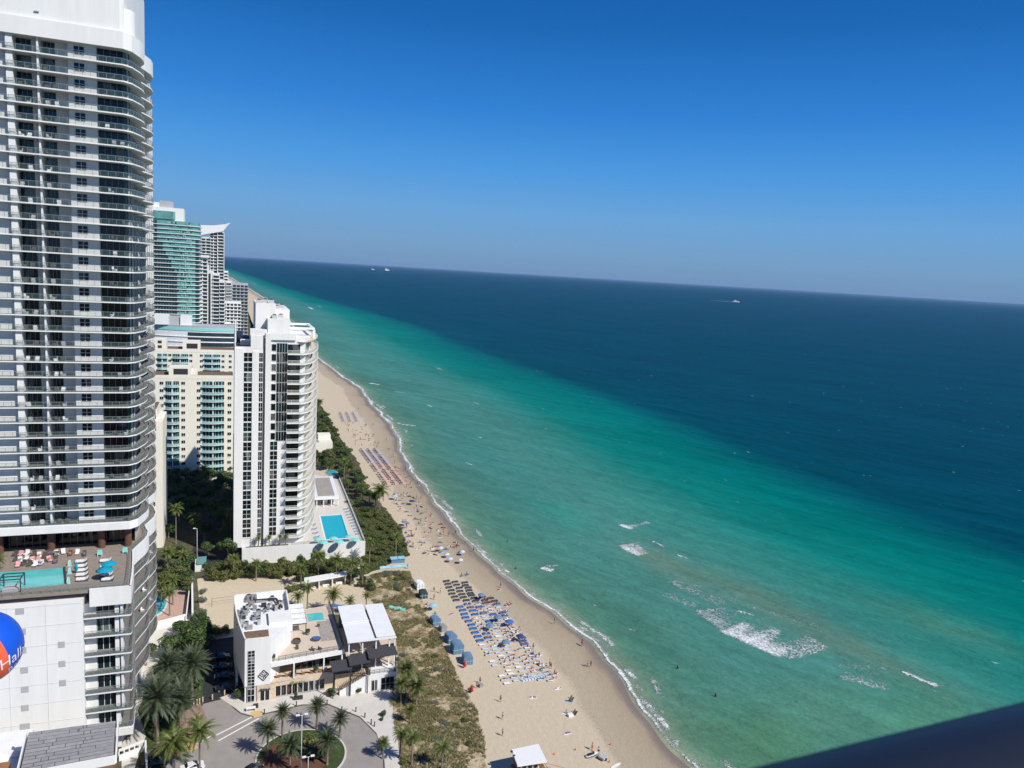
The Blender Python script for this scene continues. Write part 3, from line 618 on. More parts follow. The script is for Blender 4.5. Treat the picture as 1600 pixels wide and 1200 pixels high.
for k in range(7):
    z = 9.35+k*FP2
    for y0 in np.arange(153, 217, 5.0): eg.quad((-19.15, y0+.1, z+.02), (-19.15, y0+4.6, z+.02), (-19.15, y0+4.6, z+3.4), (-19.15, y0+.1, z+3.4))
link('window_wall', eg.mesh('window_wall', 'glass_green'), pd, kind='stuff')
for px, py, s_ in ((31,955,1.35), (36,987,.9), (37,1016,.9), (38,1047,1.2), (39,1077,1.2), (39,1106,1.2), (39,1135,1.6), (96,1007,1.1), (97,1037,1.1), (98,1067,1.1)):
    x, z = XatY(px, py, 150)
    v = MB(); v.box(-s_/2, s_/2, -.05, -.004, -.6, .6)
    for q in range(6): v.box(-s_/2, s_/2, -.09, -.05, -.55+q*.19, -.5+q*.19)
    link('vent', v.mesh('vent', 'vent_grey'), pd, (x, 150, z))
mat('joint_grey', (0.60, 0.60, 0.59), 0.8, 0.05, 1)
for k in range(8): link('wall_joint', MB().box(-60, -25.3, 149.955, 149.996, 8.6+k*3.8, 8.66+k*3.8).mesh('wall_joint', 'joint_grey'), pd)
for x in (-31.0, -37.0, -43.0): link('wall_joint', MB().box(x, x+.06, 149.95, 149.994, 5.1, 35.6).mesh('wall_joint', 'joint_grey'), pd)
# grey-panelled low roof in front of the podium
lw = thing('low_annexe', 'low annexe with grey plank roof and brown wood wall below the white podium', 'building', (-24, 126, 0))
rz = 22.0
A, B_, C_, D_ = (-30.0, 131.2), (-17.4, 131.2), (-16.5, 121.6), (-28.9, 120.6)
link('wall', MB().prism([(D_[0]+.1, 120.4), (C_[0]-.05, 120.9), (B_[0]-.05, 131.1), (A[0]+.1, 131.1)], 0, rz-1.25).mesh('wall', 'brown_wood'), lw)
link('fascia', MB().strip([(A[0]-.2, 131.3), (D_[0]-.2, D_[1]-.45), (C_[0]+.25, C_[1]-.5), (B_[0]+.2, 131.35)], rz-1.2, rz+.25, 0, -.22).mesh('fascia', 'white_paint'), lw)
link('roof_deck', MB().prism([A, B_, C_, D_], rz-1.2, rz-.06).mesh('roof_deck', 'charcoal_canvas'), lw)
nrow = 11
for r in range(nrow):
    t0, t1 = r/nrow, (r+1)/nrow
    cuts = [0]+sorted(random.uniform(.1, .9) for _ in range(3))+[1]
    for c0, c1 in zip(cuts[:-1], cuts[1:]):
        def pt(u, t):
            l = Vector(D_).lerp(Vector(A), t); rr_ = Vector(C_).lerp(Vector(B_), t); q = l.lerp(rr_, u); return (q.x, q.y)
        g_ = .004; zz = rz+random.uniform(-.02, .03)
        link('plank', MB().prism([pt(c0+g_, t0+.008), pt(c1-g_, t0+.008), pt(c1-g_, t1-.008), pt(c0+g_, t1-.008)], rz-.055, zz, 0).mesh('plank', 'grey_panel'), lw)
lw2 = thing('low_terrace_building', 'low white terrace roof with an orange wood box left of the plank roof', 'building', (-38, 126, 0))
link('wall', MB().box(-60, -31.2, 116, 140, 0, 17.4).mesh('wall', 'white_stucco'), lw2)
link('parapet', MB().box(-60, -31.0, 132.0, 132.4, 17.4, 18.6).mesh('parapet', 'white_paint'), lw2)
link('wood_box', MB().box(-34.4, -31.9, 123.3, 128.2, 17.4, 19.3).mesh('wood_box', 'brown_wood'), lw2)
link('parapet', MB().box(-60, -21.6, 143.6, 143.9, 5, 14.5).mesh('parapet', 'white_stucco'), lw2)
# car park wall piece right of the annexe
cw = thing('gate_wall', 'white slatted wall beside the plank-roofed annexe', 'wall', (-14, 140, 0))
p0 = G(186, 1190); p1 = G(226, 1174); p2 = G(228, 1215)
link('coping', MB().strip([p0, p1, p2], 2.1, 2.45, 0, .35).mesh('coping', 'white_paint'), cw)
link('wall_base', MB().strip([p0, p1, p2], 0, 1.2, 0, .3).mesh('wall_base', 'white_stucco'), cw)
for t in np.linspace(0, 1, 6):
    x, y = p0[0]+(p1[0]-p0[0])*t, p0[1]+(p1[1]-p0[1])*t; link('post', MB().box(x-.12, x+.12, y, y+.3, 1.2, 2.1).mesh('post', 'white_paint'), cw)
# ------------------------------------------------------------------ water tower painted as a beach ball
bx_, bz_ = XatY(-29, 1013, 110); by_ = 110.0; BR = 4.75
wt = thing('water_tower', 'round water tower painted like a blue and orange beach ball', 'water tower', (bx_, by_, 0))
sb = MB(); nu, nv = 72, 36
c0 = Vector((bx_, by_, bz_))
# stripes: meridians about a tilted pole
pole = (CU*0.9-fwd*0.25+CR*(-0.35)).normalized(); e1 = (CR-pole*CR.dot(pole)).normalized(); e2 = pole.cross(e1)
def bp_(u, v, r=BR): return c0+(pole*math.cos(v)+(e1*math.cos(u)+e2*math.sin(u))*math.sin(v))*r
for j in range(nv):
    for i in range(nu):
        u0, u1 = 2*math.pi*i/nu, 2*math.pi*(i+1)/nu; v0, v1 = math.pi*j/nv, math.pi*(j+1)/nv
        mi = 0 if (int((u0/(2*math.pi)*4+.24)) % 2 == 0) else 1
        sb.quad(tuple(bp_(u0, v1)), tuple(bp_(u1, v1)), tuple(bp_(u1, v0)), tuple(bp_(u0, v0)), mi)
link('tank', sb.mesh('tank', ['ball_blue', 'ball_orange'], True), wt)
link('stem', MB().tube((bx_, by_, 0), (bx_, by_, bz_-BR+.4), 1.3, .9, 20).mesh('stem', 'white_paint', True), wt)
def text_mesh(txt, size, name, material, shear=0.0, extr=0.0, align='LEFT'):
    cu = bpy.data.curves.new(name, 'FONT'); cu.body = txt; cu.size = size; cu.shear = shear; cu.extrude = extr; cu.align_x = align; cu.resolution_u = 3
    o = bpy.data.objects.new(name, cu); me = bpy.data.meshes.new_from_object(o); bpy.data.objects.remove(o); bpy.data.curves.remove(cu)
    me.name = name
    while len(me.materials): me.materials.pop()
    me.materials.append(M(material)); return me
import bmesh
def wrap_text(txt, size, du, dv, rot, name):
    me = text_mesh(txt, size, name, 'white_paint', .2, 0, 'LEFT')
    bm = bmesh.new(); bm.from_mesh(me)
    bmesh.ops.subdivide_edges(bm, edges=[e for e in bm.edges if e.calc_length() > .5], cuts=2)
    bmesh.ops.triangulate(bm, faces=bm.faces)
    d0 = (Vector((0, 0, CH))-c0).normalized(); ex = (CR-d0*CR.dot(d0)).normalized(); ey = d0.cross(ex)
    if ey.dot(CU) < 0: ey = -ey
    for v in bm.verts:
        x = v.co.x*math.cos(rot)-v.co.y*math.sin(rot)+du; y = v.co.x*math.sin(rot)+v.co.y*math.cos(rot)+dv
        a = math.hypot(x, y)/BR or 1e-6; s_ = math.sin(a)/a/BR
        v.co = c0+(d0*math.cos(a)+(ex*x+ey*y)*s_)*(BR+.05)
    bm.to_mesh(me); bm.free(); return me
link('lettering', wrap_text('Hallandale', 2.35, 2.9, -3.2, .62, 'lettering'), wt)
link('lettering', wrap_text('Beach', 1.8, 4.8, -4.2, .85, 'lettering'), wt)

# ------------------------------------------------------------------ white condo with curved balconies
b3 = thing('condo_tower', 'white condominium tower with curved balconies beside a turquoise pool terrace', 'tower', (14, 290, 0))
RZ = 71.2; F3 = 3.26; ZB = 8.0
wb = MB()
wb.box(1.8, 10.35, 254.0, 296, 5, RZ); wb.box(10.35, 11.1, 256.5, 296, 5, RZ); wb.box(11.1, 22.0, 254.5, 300, 5, 74.5); wb.box(6.6, 10.3, 253.95, 268, RZ, 75.5); wb.box(10.3, 11.12, 256.4, 268, RZ, 75.4)
wb.box(11.1, 12.75, 253.7, 255, 5, 76.2); wb.box(11.1, 20.5, 253.8, 254.6, 74.2, 76.3)
link('wall', wb.mesh('wall', 'white_stucco'), b3)
cols = MB(); cols.box(9.9, 10.9, 253.7, 253.99, 5, RZ-1, 0); pass
link('pier', MB().box(1.75, 4.48, 253.75, 253.99, 5, RZ).box(7.08, 9.1, 253.75, 253.99, 5, RZ-.8).mesh('pier', 'white_stucco'), b3)
arc = [(17.9, 252.4), (22.4, 252.4), (25.0, 255.4), (27.3, 261.5), (28.9, 268), (29.9, 275), (30.5, 283), (30.2, 291), (28.6, 298), (25.6, 303.5), (21.5, 306)]
def smooth_path(p, n=4):
    out = []
    for i in range(len(p)-1):
        a = p[max(0, i-1)]; b_ = p[i]; c = p[i+1]; d = p[min(len(p)-1, i+2)]
        for k in range(n):
            t = k/n; out.append(tuple(.5*((2*b_[j])+(-a[j]+c[j])*t+(2*a[j]-5*b_[j]+4*c[j]-d[j])*t*t+(-a[j]+3*b_[j]-3*c[j]+d[j])*t**3) for j in (0, 1)))
    return out+[p[-1]]
arcs = [arc[0]]+smooth_path(arc[1:], 3)
sl3 = MB().prism([(17.9, 254.4)]+arcs+[(22, 303), (22, 254.4)], -.38, 0, 0, 1).mesh('balcony_slab', ['white_slab', 'balcony_floor_beige'])
rl3 = railing_mesh([(17.95, 254.2)]+[(x-.06, y+.05) for x, y in arcs], 1.1, 3.2, 'rail_glass_pale', 'white_slab')
inner = [(23.6, 254.8), (24.2, 258), (25.6, 264), (26.9, 271), (27.7, 279), (27.6, 289), (26.2, 297), (23.4, 302)]
inn = smooth_path(inner, 2)
link('wall', MB().prism([(22.0, 254.8)]+inn+[(21.9, 302)], 5, 74.4).mesh('wall', 'white_wall_old'), b3)
gl = MB(); fr = MB()
for k in range(20):
    z = ZB+k*F3
    for i, (a, b_) in enumerate(zip(inn[:-1], inn[1:])):
        if i % 5 == 4: continue
        d = Vector((b_[0]-a[0], b_[1]-a[1])); n_ = Vector((d.y, -d.x)).normalized()*.05
        gl.quad((a[0]+n_.x, a[1]+n_.y, z+.05), (b_[0]+n_.x, b_[1]+n_.y, z+.05), (b_[0]+n_.x, b_[1]+n_.y, z+2.75), (a[0]+n_.x, a[1]+n_.y, z+2.75))
link('window_wall', gl.mesh('window_wall', 'glass_dark'), b3, kind='stuff')
for k in range(20):
    z = ZB+k*F3
    link('balcony_slab', sl3, b3, (0, 0, z)); link('railing', rl3, b3, (0, 0, z))
    window(b3, 18.0, 21.9, z+.03, z+2.85, 254.45, 4, 1, 'glass_dark', 'dark_steel', .05)
    if k < 19:
        window(b3, 4.5, 7.05, z+.3, z+3.22, 253.93, 2, 2, 'glass_green' if k % 3 else 'glass_dark', 'white_paint', .075)
        window(b3, 9.12, 10.3, z+.3, z+3.22, 253.93, 2, 2, 'glass_dark', 'white_paint', .075)
        link('spandrel', MB().box(4.5, 7.06, 253.86, 253.99, z-.03, z+.29).box(9.1, 10.3, 253.86, 253.99, z-.03, z+.29).mesh('spandrel', 'white_slab'), b3) if k == 0 else link('spandrel', bpy.data.objects['spandrel'].data, b3, (0, 0, z-ZB))
    if k < 10: window(b3, 12.85, 15.2, z+.3, z+3.2, 254.42, 2, 2, 'glass_green' if k % 2 else 'glass_dark', 'white_paint', .075)
    else:
        window(b3, 14.6, 17.9, z+.1, z+3.2, 254.42, 4, 1, 'glass_green' if (k*7) % 3 else 'glass_dark', 'white_paint', .06)
        window(b3, 12.9, 14.5, z+.5, z+2.9, 254.42, 1, 1, 'glass_dark', 'white_paint', .2)
link('roof', MB().box(2.1, 6.5, 254.4, 295.8, RZ, RZ+.05).box(6.5, 10.9, 268.1, 295.8, RZ, RZ+.05).mesh('roof', 'roof_grey'), b3)
link('parapet', MB().box(1.8, 2.1, 254, 296, RZ, RZ+1.1).box(2.1, 6.6, 254, 254.3, RZ, RZ+.6).mesh('parapet', 'white_stucco'), b3)
fn = MB(); fn.v += [(1.8, 262, RZ+1.1), (1.8, 262, RZ+8.6), (1.8, 295, RZ+1.3), (2.3, 262, RZ+1.1), (2.3, 262, RZ+8.6), (2.3, 295, RZ+1.3)]
for q in ((0,1,2),(5,4,3),(0,3,4,1),(1,4,5,2),(0,2,5,3)): fn.f.append(q); fn.mi.append(0)
link('sloped_parapet', fn.mesh('sloped_parapet', 'white_stucco'), b3)
link('penthouse', MB().box(8.2, 14.5, 262, 286, 74.4, 85.2).mesh('penthouse', 'white_stucco'), b3)
link('penthouse', MB().box(11.8, 18.8, 256.5, 268, 74.5, 80.6).mesh('penthouse', 'white_stucco'), b3)
link('penthouse', MB().box(14.6, 19.5, 270, 292, 74.5, 83.0).mesh('penthouse', 'white_wall_old'), b3)
for q in ((6.4, 11.5, 254.2, 260, 75.5, 77.2), (3.6, 6.5, 262, 266, 71.3, 73), (2.2, 4.6, 281, 286, 71.3, 74)): link('stair_block', MB().box(*q).mesh('stair_block', 'white_stucco'), b3)
for (x, y, z) in ((9.4, 266, 85.2), (11.5, 270, 85.2), (13.4, 268, 85.2), (15.5, 274, 83), (17.5, 280, 83), (16.4, 286, 83), (14.1, 261, 80.6), (16.3, 265, 80.6)):
    u = MB(); u.box(-.8, .8, -.9, .9, .01, 1.1); u.lathe(0, 0, [(.55, 1.1), (.6, 1.35), (.2, 1.36)], 10, 1); link('roof_unit', u.mesh('roof_unit', ['vent_grey', 'dark_steel']), b3, (x, y, z))
link('roof_deck', MB().prism([(20.6, 254.6)]+[(x-.3, y+.3) for x, y in arcs[2:]], 73.6, 73.7).mesh('roof_deck', 'beige_tile'), b3)
pg = MB(); pg.box(18.9, 27.8, 268, 268.8, 76.6, 77.3); pg.box(27.2, 28.0, 268.2, 268.8, 73.6, 76.6); pg.box(18.9, 27.8, 286, 286.8, 76.6, 77.3); pg.box(27, 27.8, 268.8, 286, 76.7, 77.2)
link('pergola', pg.mesh('pergola', 'white_paint'), b3)
# podium with terrace
pt = thing('pool_terrace', 'white walled terrace with a turquoise pool at the foot of the curved condominium', 'terrace', (30, 290, 0))
link('wall', MB().prism([(4.4, 251), (44.5, 250.2), (46.4, 330), (30, 346), (4.4, 346)], 0, 4.9, 0).mesh('wall', 'white_stucco'), pt)
link('terrace_floor', MB().prism([(4.7, 251.3), (44.2, 250.5), (46.1, 330), (30, 345.8), (4.7, 345.8)], 4.9, 4.95).mesh('terrace_floor', 'concrete'), pt)
link('parapet', MB().strip([(4.4, 251), (44.5, 250.2), (46.4, 330)], 4.9, 5.7, 0, .3).mesh('parapet', 'white_stucco'), pt)
link('railing', railing_mesh([(20, 250.9), (44.3, 250.35), (46.2, 330)], 1.0, 2.0), pt, (0, 0, 5.7))
link('planter', MB().box(5.5, 19, 251.4, 252.5, 4.95, 5.6).mesh('planter', 'lawn'), pt)
link('recessed_panel', MB().box(26.5, 31, 250.2, 250.5, .6, 2.6).mesh('recessed_panel', 'lawn'), pt)
sw = thing('swimming_pool', 'large rectangular turquoise pool on the white condominium terrace', 'pool', (36, 269, 4.96))
PQ = [(31.9, 256.0), (39.3, 256.0), (40.2, 281.4), (32.8, 281.4)]
link('coping', MB().prism([(31.3, 255.3), (39.9, 255.3), (40.9, 282.1), (32.2, 282.1)], 4.955, 5.0).mesh('coping', 'white_paint'), sw)
link('water', MB().prism(PQ, 5.0, 5.03).mesh('water', 'water_pool'), sw)
link('pool_edge', MB().prism([(39.3, 256.0), (39.75, 256.0), (40.6, 281.4), (40.2, 281.4)], 5.0, 5.12).mesh('pool_edge', 'cloth_teal'), sw)
pv = thing('pool_pavilion', 'flat-roofed white pavilion with gravel roof at the far end of the pool', 'pavilion', (38, 305, 5))
link('roof', MB().prism([(31.8, 292), (41.0, 292), (42.2, 322), (33.4, 322)], 8.0, 8.8).mesh('roof', 'white_paint'), pv)
link('roof_gravel', MB().prism([(33.2, 294), (39.6, 294), (40.6, 320), (34.4, 320)], 8.8, 8.95).mesh('roof_gravel', 'roof_gravel'), pv)
link('wall', MB().box(35.6, 39.6, 296, 320, 4.95, 8.0).mesh('wall', 'white_stucco'), pv)
for x in (32.4, 35, 38, 40.6): link('post', MB().box(x, x+.3, 292.4, 292.7, 4.95, 8).mesh('post', 'white_paint'), pv)
window(pv, 37.0, 39.0, 5.1, 7.5, 295.9, 2, 1, 'glass_dark', 'white_paint')

# ------------------------------------------------------------------ cream towers with teal balconies
def cream_tower(label, X0, X1, Y0, Y1, ztop, bays_, wins, fh=3.28, z0=1.2, roofstuff=None, subst=False):
    t = thing('cream_apartment_tower', label, 'tower', ((X0+X1)/2, Y0, 0))
    link('wall', MB().box(X0, X1, Y0, Y1, 0, ztop).mesh('wall', 'cream_stucco'), t)
    n = int((ztop-z0)/fh)
    zs = [ztop-1.6-fh*(k+1)+.5 for k in range(n)]
    for a, b_ in bays_:
        W = b_-a; rec = MB(); rec.box(0, W, -.06, -.01, 0, ztop-2.0-zs[-1])
        link('balcony_bay', rec.mesh('balcony_bay', 'far_glass'), t, (a, Y0, zs[-1]))
        d = MB(); d.box(W/2-.2, W/2+.2, -1.2, -.07, 0, ztop-2.0-zs[-1]); link('divider', d.mesh('divider', 'white_slab'), t, (a, Y0, zs[-1]))
        bow = [(W*q/10, -1.0-.9*math.sin(math.pi*q/10)) for q in range(11)]
        bm_ = MB(); bm_.prism([(0, -.05)]+bow+[(W, -.05)], -.18, 0, 0); bm_.strip(bow, 0, .95, 1, 0); bm_.strip(bow, .93, 1.0, 0, .06)
        me = bm_.mesh('balcony', ['white_slab', 'teal_rail'])
        gw = MB()
        for q in range(7): gw.box(W*q/7+.02*W, W*q/7+.045*W, -.1, -.06, 0.02, fh-.4)
        gme = gw.mesh('glazing_bars', 'aqua_paint')
        for z in zs:
            o = link('balcony', me, t, (a, Y0, z)); link('glazing_bars', gme, o, (0, 0, 0), local=True)
    wm = MB(); wm.box(-.75, .75, -.05, -.005, 0, 1.25, 0); wm.box(-.04, .04, -.08, -.05, 0, 1.25, 1); wm.box(-.85, .85, -.12, -.005, -.15, -.02, 1)
    wme = wm.mesh('window', ['glass_dark', 'white_slab'])
    for x in wins:
        for z in zs: link('window', wme, t, (x, Y0, z+.9))
    link('roof', MB().box(X0+.3, X1-.3, Y0+.3, Y1-.3, ztop, ztop+.05).mesh('roof', 'rust_roof'), t)
    link('parapet', MB().box(X0-.05, X1+.05, Y0-.08, Y0+.25, ztop-.9, ztop+.7).box(X1-.25, X1+.05, Y0+.25, Y1, ztop, ztop+.7).mesh('parapet', 'cream_stucco'), t)
    return t
t = cream_tower('cream tower with teal balconies behind the dark trees, nearest full facade', -38, 2.0, 355, 372, 46.8, [(-25.7, -20.2), (-11.0, -1.8)], [-18.6, -12.3, 0.4, -27.2, -31])
link('lift_house', MB().box(-24.5, -15.5, 358, 366, 46.9, 50.6).box(-20, -13, 360, 366, 46.9, 48.9).mesh('lift_house', 'cream_stucco'), t)
link('louvre_opening', MB().box(-22.6, -16.8, 357.9, 358, 47.4, 49.9).mesh('louvre_opening', 'dark_steel'), t)
t = cream_tower('second cream tower with teal balconies, rising behind the nearest one', -48, 3.2, 450, 470, 47.2, [(-36.5, -31.5), (-29.0, -20.9), (-12.9, -4.4)], [-19.6, -14.2, -3.0, -30.2, 0.8], 3.1, 14)
link('lift_house', MB().box(-24, -15, 455, 464, 47.3, 51.8).mesh('lift_house', 'cream_stucco'), t)
link('louvre_opening', MB().box(-22, -16.3, 454.9, 455, 47.8, 50.6).mesh('louvre_opening', 'dark_steel'), t)
link('arched_block', MB().box(-38, -32, 453, 460, 47.3, 53).mesh('arched_block', 'cream_stucco'), t)
for z_ in (48.0, 50.6): link('arch_window', MB().box(-36.4, -34.4, 452.9, 453, z_, z_+1.5).mesh('arch_window', 'dark_steel'), t)
t = thing('cream_apartment_tower', 'narrow cream wall of the nearest cream building, tight against the wavy balconies', 'tower', (-30, 272, 0))
link('wall', MB().box(-50, -20.6, 272, 290, 0, 44.0).box(-50, -22.5, 276, 290, 44, 47.5).mesh('wall', 'cream_stucco'), t)
for k in range(12): window(t, -24.5, -23.0, 5+k*3.3, 6.4+k*3.3, 271.95, 2, 1, 'glass_dark', 'white_paint')
link('roof', MB().box(-50, -22.8, 276.2, 289.8, 47.5, 47.55).mesh('roof', 'rust_roof'), t)
for z in (42.3, 46.2): link('louvre_opening', MB().box(-23.9, -22.6, 271.9, 271.99, z-1.3, z+.2).mesh('louvre_opening', 'dark_steel'), t)

# ------------------------------------------------------------------ curved resort with aqua band
t = thing('curved_resort', 'long curved white resort with an aqua roof band behind the cream towers', 'building', (-20, 520, 0))
cv = [(x, 520+((x+10)/30)**2*6) for x in np.arange(-70, 7, 3.5)]
cvb = [(x, y+18) for x, y in cv[::-1]]
link('wall', MB().prism(cv+cvb, 0, 52.4).mesh('wall', 'white_slab'), t)
link('roof_band', MB().prism([(x, y-.3) for x, y in cv]+cvb, 51.6, 53.5).mesh('roof_band', 'aqua_paint'), t)
link('roof', MB().prism(cv+cvb, 53.5, 54.8).mesh('roof', 'far_grey'), t)
fa = MB(); fb = MB()
for k in range(14):
    z = 50.9-3.3*(k+1)
    for i, (a, b_) in enumerate(zip(cv[:-1], cv[1:])):
        if 13 <= i: 
            fb.quad((a[0], a[1]-.1, z+.7), (b_[0], b_[1]-.1, z+.7), (b_[0], b_[1]-.1, z+3), (a[0], a[1]-.1, z+3), 0)
        else:
            fb.quad((a[0]+.6, a[1]-.1, z+1), (a[0]+2.4, a[1]-.1, z+1), (a[0]+2.4, a[1]-.1, z+2.6), (a[0]+.6, a[1]-.1, z+2.6), 0)
    fa.prism([(x, y-.45) for x, y in cv]+[(x, y) for x, y in cv[::-1]], z, z+.3)
link('windows', fb.mesh('windows', 'far_glass'), t, kind='stuff'); link('floor_slabs', fa.mesh('floor_slabs', 'white_slab'), t, kind='stuff')
link('plant_room', MB().box(-44, -35.8, 524, 534, 54.8, 61).mesh('plant_room', 'white_stucco'), t)
link('plant_room', MB().box(-35.8, -29, 525, 534, 54.8, 60).mesh('plant_room', 'far_grey'), t)
link('plant_room', MB().box(-29, -22.3, 524, 534, 54.8, 60.5).mesh('plant_room', 'white_stucco'), t)
# ------------------------------------------------------------------ teal glass tower
t = thing('teal_glass_tower', 'tall teal glass tower with white floor lines in the middle distance', 'tower', (-38, 650, 0))
cv = [(-64, 650), (-45, 650), (-34, 650.5), (-27, 652.5), (-23, 656), (-21.8, 662), (-21.8, 680), (-64, 680)]
link('wall', MB().prism(cv, 0, 124.3).mesh('wall', 'teal_facade'), t)
sl = MB(); dk_ = MB(); lt = MB()
for k in range(36):
    z = 124.3-3.28*(k+1)
    sl.prism([(-64, 648.8), (-46, 648.8), (-34, 649.3), (-26.5, 651.3), (-22, 655.2), (-20.7, 662), (-20.7, 680), (-64, 680)], z, z+.42)
    xr = min(-48+max(0, k-5)*1.55, -36.4) if k > 4 else -52
    n = int((xr+56)/2.0)
    for i in range(max(0, n)):
        dk_.quad((-56+2.0*i+.15, 649.9, z+.5), (-56+2*i+1.85, 649.9, z+.5), (-56+2*i+1.85, 649.9, z+3.1), (-56+2*i+.15, 649.9, z+3.1))
    dk_.quad((-24.8, 653.9, z+.5), (-22.6, 656.3, z+.5), (-22.6, 656.3, z+3.1), (-24.8, 653.9, z+3.1)) if k > 3 else None
    for i in range(14):
        if random.random() < .45: x = -46+i*1.35; yv = 649.93 if x > -36 else 649.95; lt.quad((x, yv, z+1.3), (x+.8, yv, z+1.3), (x+.8, yv, z+2.7), (x, yv, z+2.7), 0 if random.random() < .75 else 1)
link('floor_slabs', sl.mesh('floor_slabs', 'white_slab'), t, kind='stuff'); link('windows', dk_.mesh('windows', 'far_glass'), t, kind='stuff')
mat('pale_teal', (0.22, 0.50, 0.46), .2, .2, .4); link('window_blinds', lt.mesh('window_blinds', ['pale_teal', 'far_glass']), t, kind='stuff')
link('crown', MB().box(-60, -33.5, 656, 676, 124.4, 134.4).mesh('crown', 'white_stucco'), t)
link('crown_glass', MB().prism([(-60, 653), (-41, 653), (-39.5, 655.9), (-60, 655.9)], 125.5, 131.5).mesh('crown_glass', 'teal_facade'), t)
link('sloped_crown', MB().prism([(-50.6, 658), (-43, 658), (-41.5, 670), (-50.6, 670)], 134.4, 139.5).mesh('sloped_crown', 'far_grey'), t)
link('crown', MB().box(-56, -50.8, 658, 668, 134.4, 138).mesh('crown', 'white_stucco'), t)
# ------------------------------------------------------------------ more distant towers
def slab_tower(name, label, Y, D, blocks, fh=3.2, Xs=None):
    """blocks: (x0,x1,z0,z1,kind) kinds: grid white with dark openings / grey / solid"""
    t = thing(name, label, 'tower', (blocks[0][0], Y, 0))
    for j, (x0, x1, z0, z1, kind) in enumerate(blocks):
        y = Y-j*.6
        link('wall', MB().box(x0, x1, y, Y+D, 0, z1).mesh('wall', 'far_grey' if kind == 'grey' else 'white_wall_old'), t)
        if kind == 'solid': continue
        op = MB(); sl = MB(); n = int((z1-z0)/fh); nb = max(1, int((x1-x0)/3.2)); wd = (x1-x0)/nb
        for k in range(n):
            z = z1-1.2-fh*(k+1)
            for i in range(nb):
                a = x0+i*wd+.35; op.quad((a, y-.06, z+.75), (a+wd-.7, y-.06, z+.75), (a+wd-.7, y-.06, z+fh-.45), (a, y-.06, z+fh-.45))
            if kind != 'punch': sl.box(x0-.2, x1+.5, y-.9, y-.07, z, z+.55)
        link('windows', op.mesh('windows', 'far_glass'), t, kind='stuff')
        if kind != 'punch': link('floor_slabs', sl.mesh('floor_slabs', 'white_slab' if kind != 'grey' else 'far_grey'), t, kind='stuff')
    return t
t = slab_tower('slender_tower', 'slender white tower topped by an upswept wing-shaped roof', 850, 25, [(-30.5, -18.8, 20, 118, 'grey'), (-18.8, -11.6, 20, 124, 'grid'), (-11.2, -5.4, 20, 124.5, 'grid'), (-27, -18, 90, 118, 'grid')])
wg = MB(); wg.v += [(-29, 846, 119), (-6, 846, 124.8), (-4, 846, 132.2), (-16, 846, 130.0), (-29, 846, 129.4), (-29, 862, 119), (-6, 862, 124.8), (-4, 862, 132.2), (-16, 862, 130.0), (-29, 862, 129.4), (1.0, 852, 134.5)]
for q in ((0,1,2,3,4),(9,8,7,6,5),(2,7,8,3),(3,8,9,4),(0,5,6,1),(4,9,5,0),(1,10,2),(1,6,10),(2,10,7),(6,7,10)): wg.f.append(q); wg.mi.append(0)
link('wing_roof', wg.mesh('wing_roof', 'white_slab'), t); link('pier', MB().box(-11.6, -11.2, 847.6, 875, 30, 126).box(-19.2, -18.6, 848.2, 875, 30, 119).box(-5.4, -4.9, 847.6, 875, 30, 124).mesh('pier', 'white_slab'), t)
t = slab_tower('stepped_tower', 'stepped white tower in front of the wing-roofed tower', 720, 22, [(-25.5, -18, 20, 97.5, 'grid'), (-18, -13.3, 20, 86, 'solid'), (-13.3, -8, 20, 84, 'grid'), (-8, -3.6, 20, 78, 'grid')])
link('cap', MB().box(-25.8, -16.5, 718, 735, 97.5, 99.5).mesh('cap', 'white_slab'), t); link('windows', MB().box(-16.6, -15.2, 718.7, 718.78, 30, 84).mesh('windows', 'far_glass'), t)
slab_tower('tower_annexe', 'narrow white block attached right of the wing-roofed tower', 870, 16, [(-5.2, -1.0, 20, 84, 'punch')])
t = slab_tower('grey_apartment_block', 'grey balconied block at the end of the distant row of towers', 780, 22, [(-4, 17.2, 20, 74.5, 'grey'), (-3, 2.2, 20, 76, 'grid')])
slab_tower('white_apartment_block', 'low white block with dark window rows before the grey balconied block', 745, 18, [(-5.5, 10.5, 20, 58.5, 'grid'), (-5.5, 1.5, 20, 40, 'punch')])
t = thing('beach_villa', 'small cream beach house with dormer roof among the seafront trees', 'house', (44, 392, 0))
link('wall', MB().box(33, 50.5, 388, 402, 0, 8.2).box(33, 43, 402, 420, 0, 11.5).mesh('wall', 'cream_stucco'), t)
link('roof_wall', MB().box(44, 50.4, 396, 402, 8.2, 10.4).mesh('roof_wall', 'cream_stucco'), t)
for x in (37, 41, 46): window(t, x, x+1.5, 2, 4.2, 387.95, 2, 1, 'glass_dark', 'white_paint')
link('roof', MB().box(33.5, 43.8, 388.3, 401.6, 8.2, 8.4).mesh('roof', 'roof_gravel'), t)

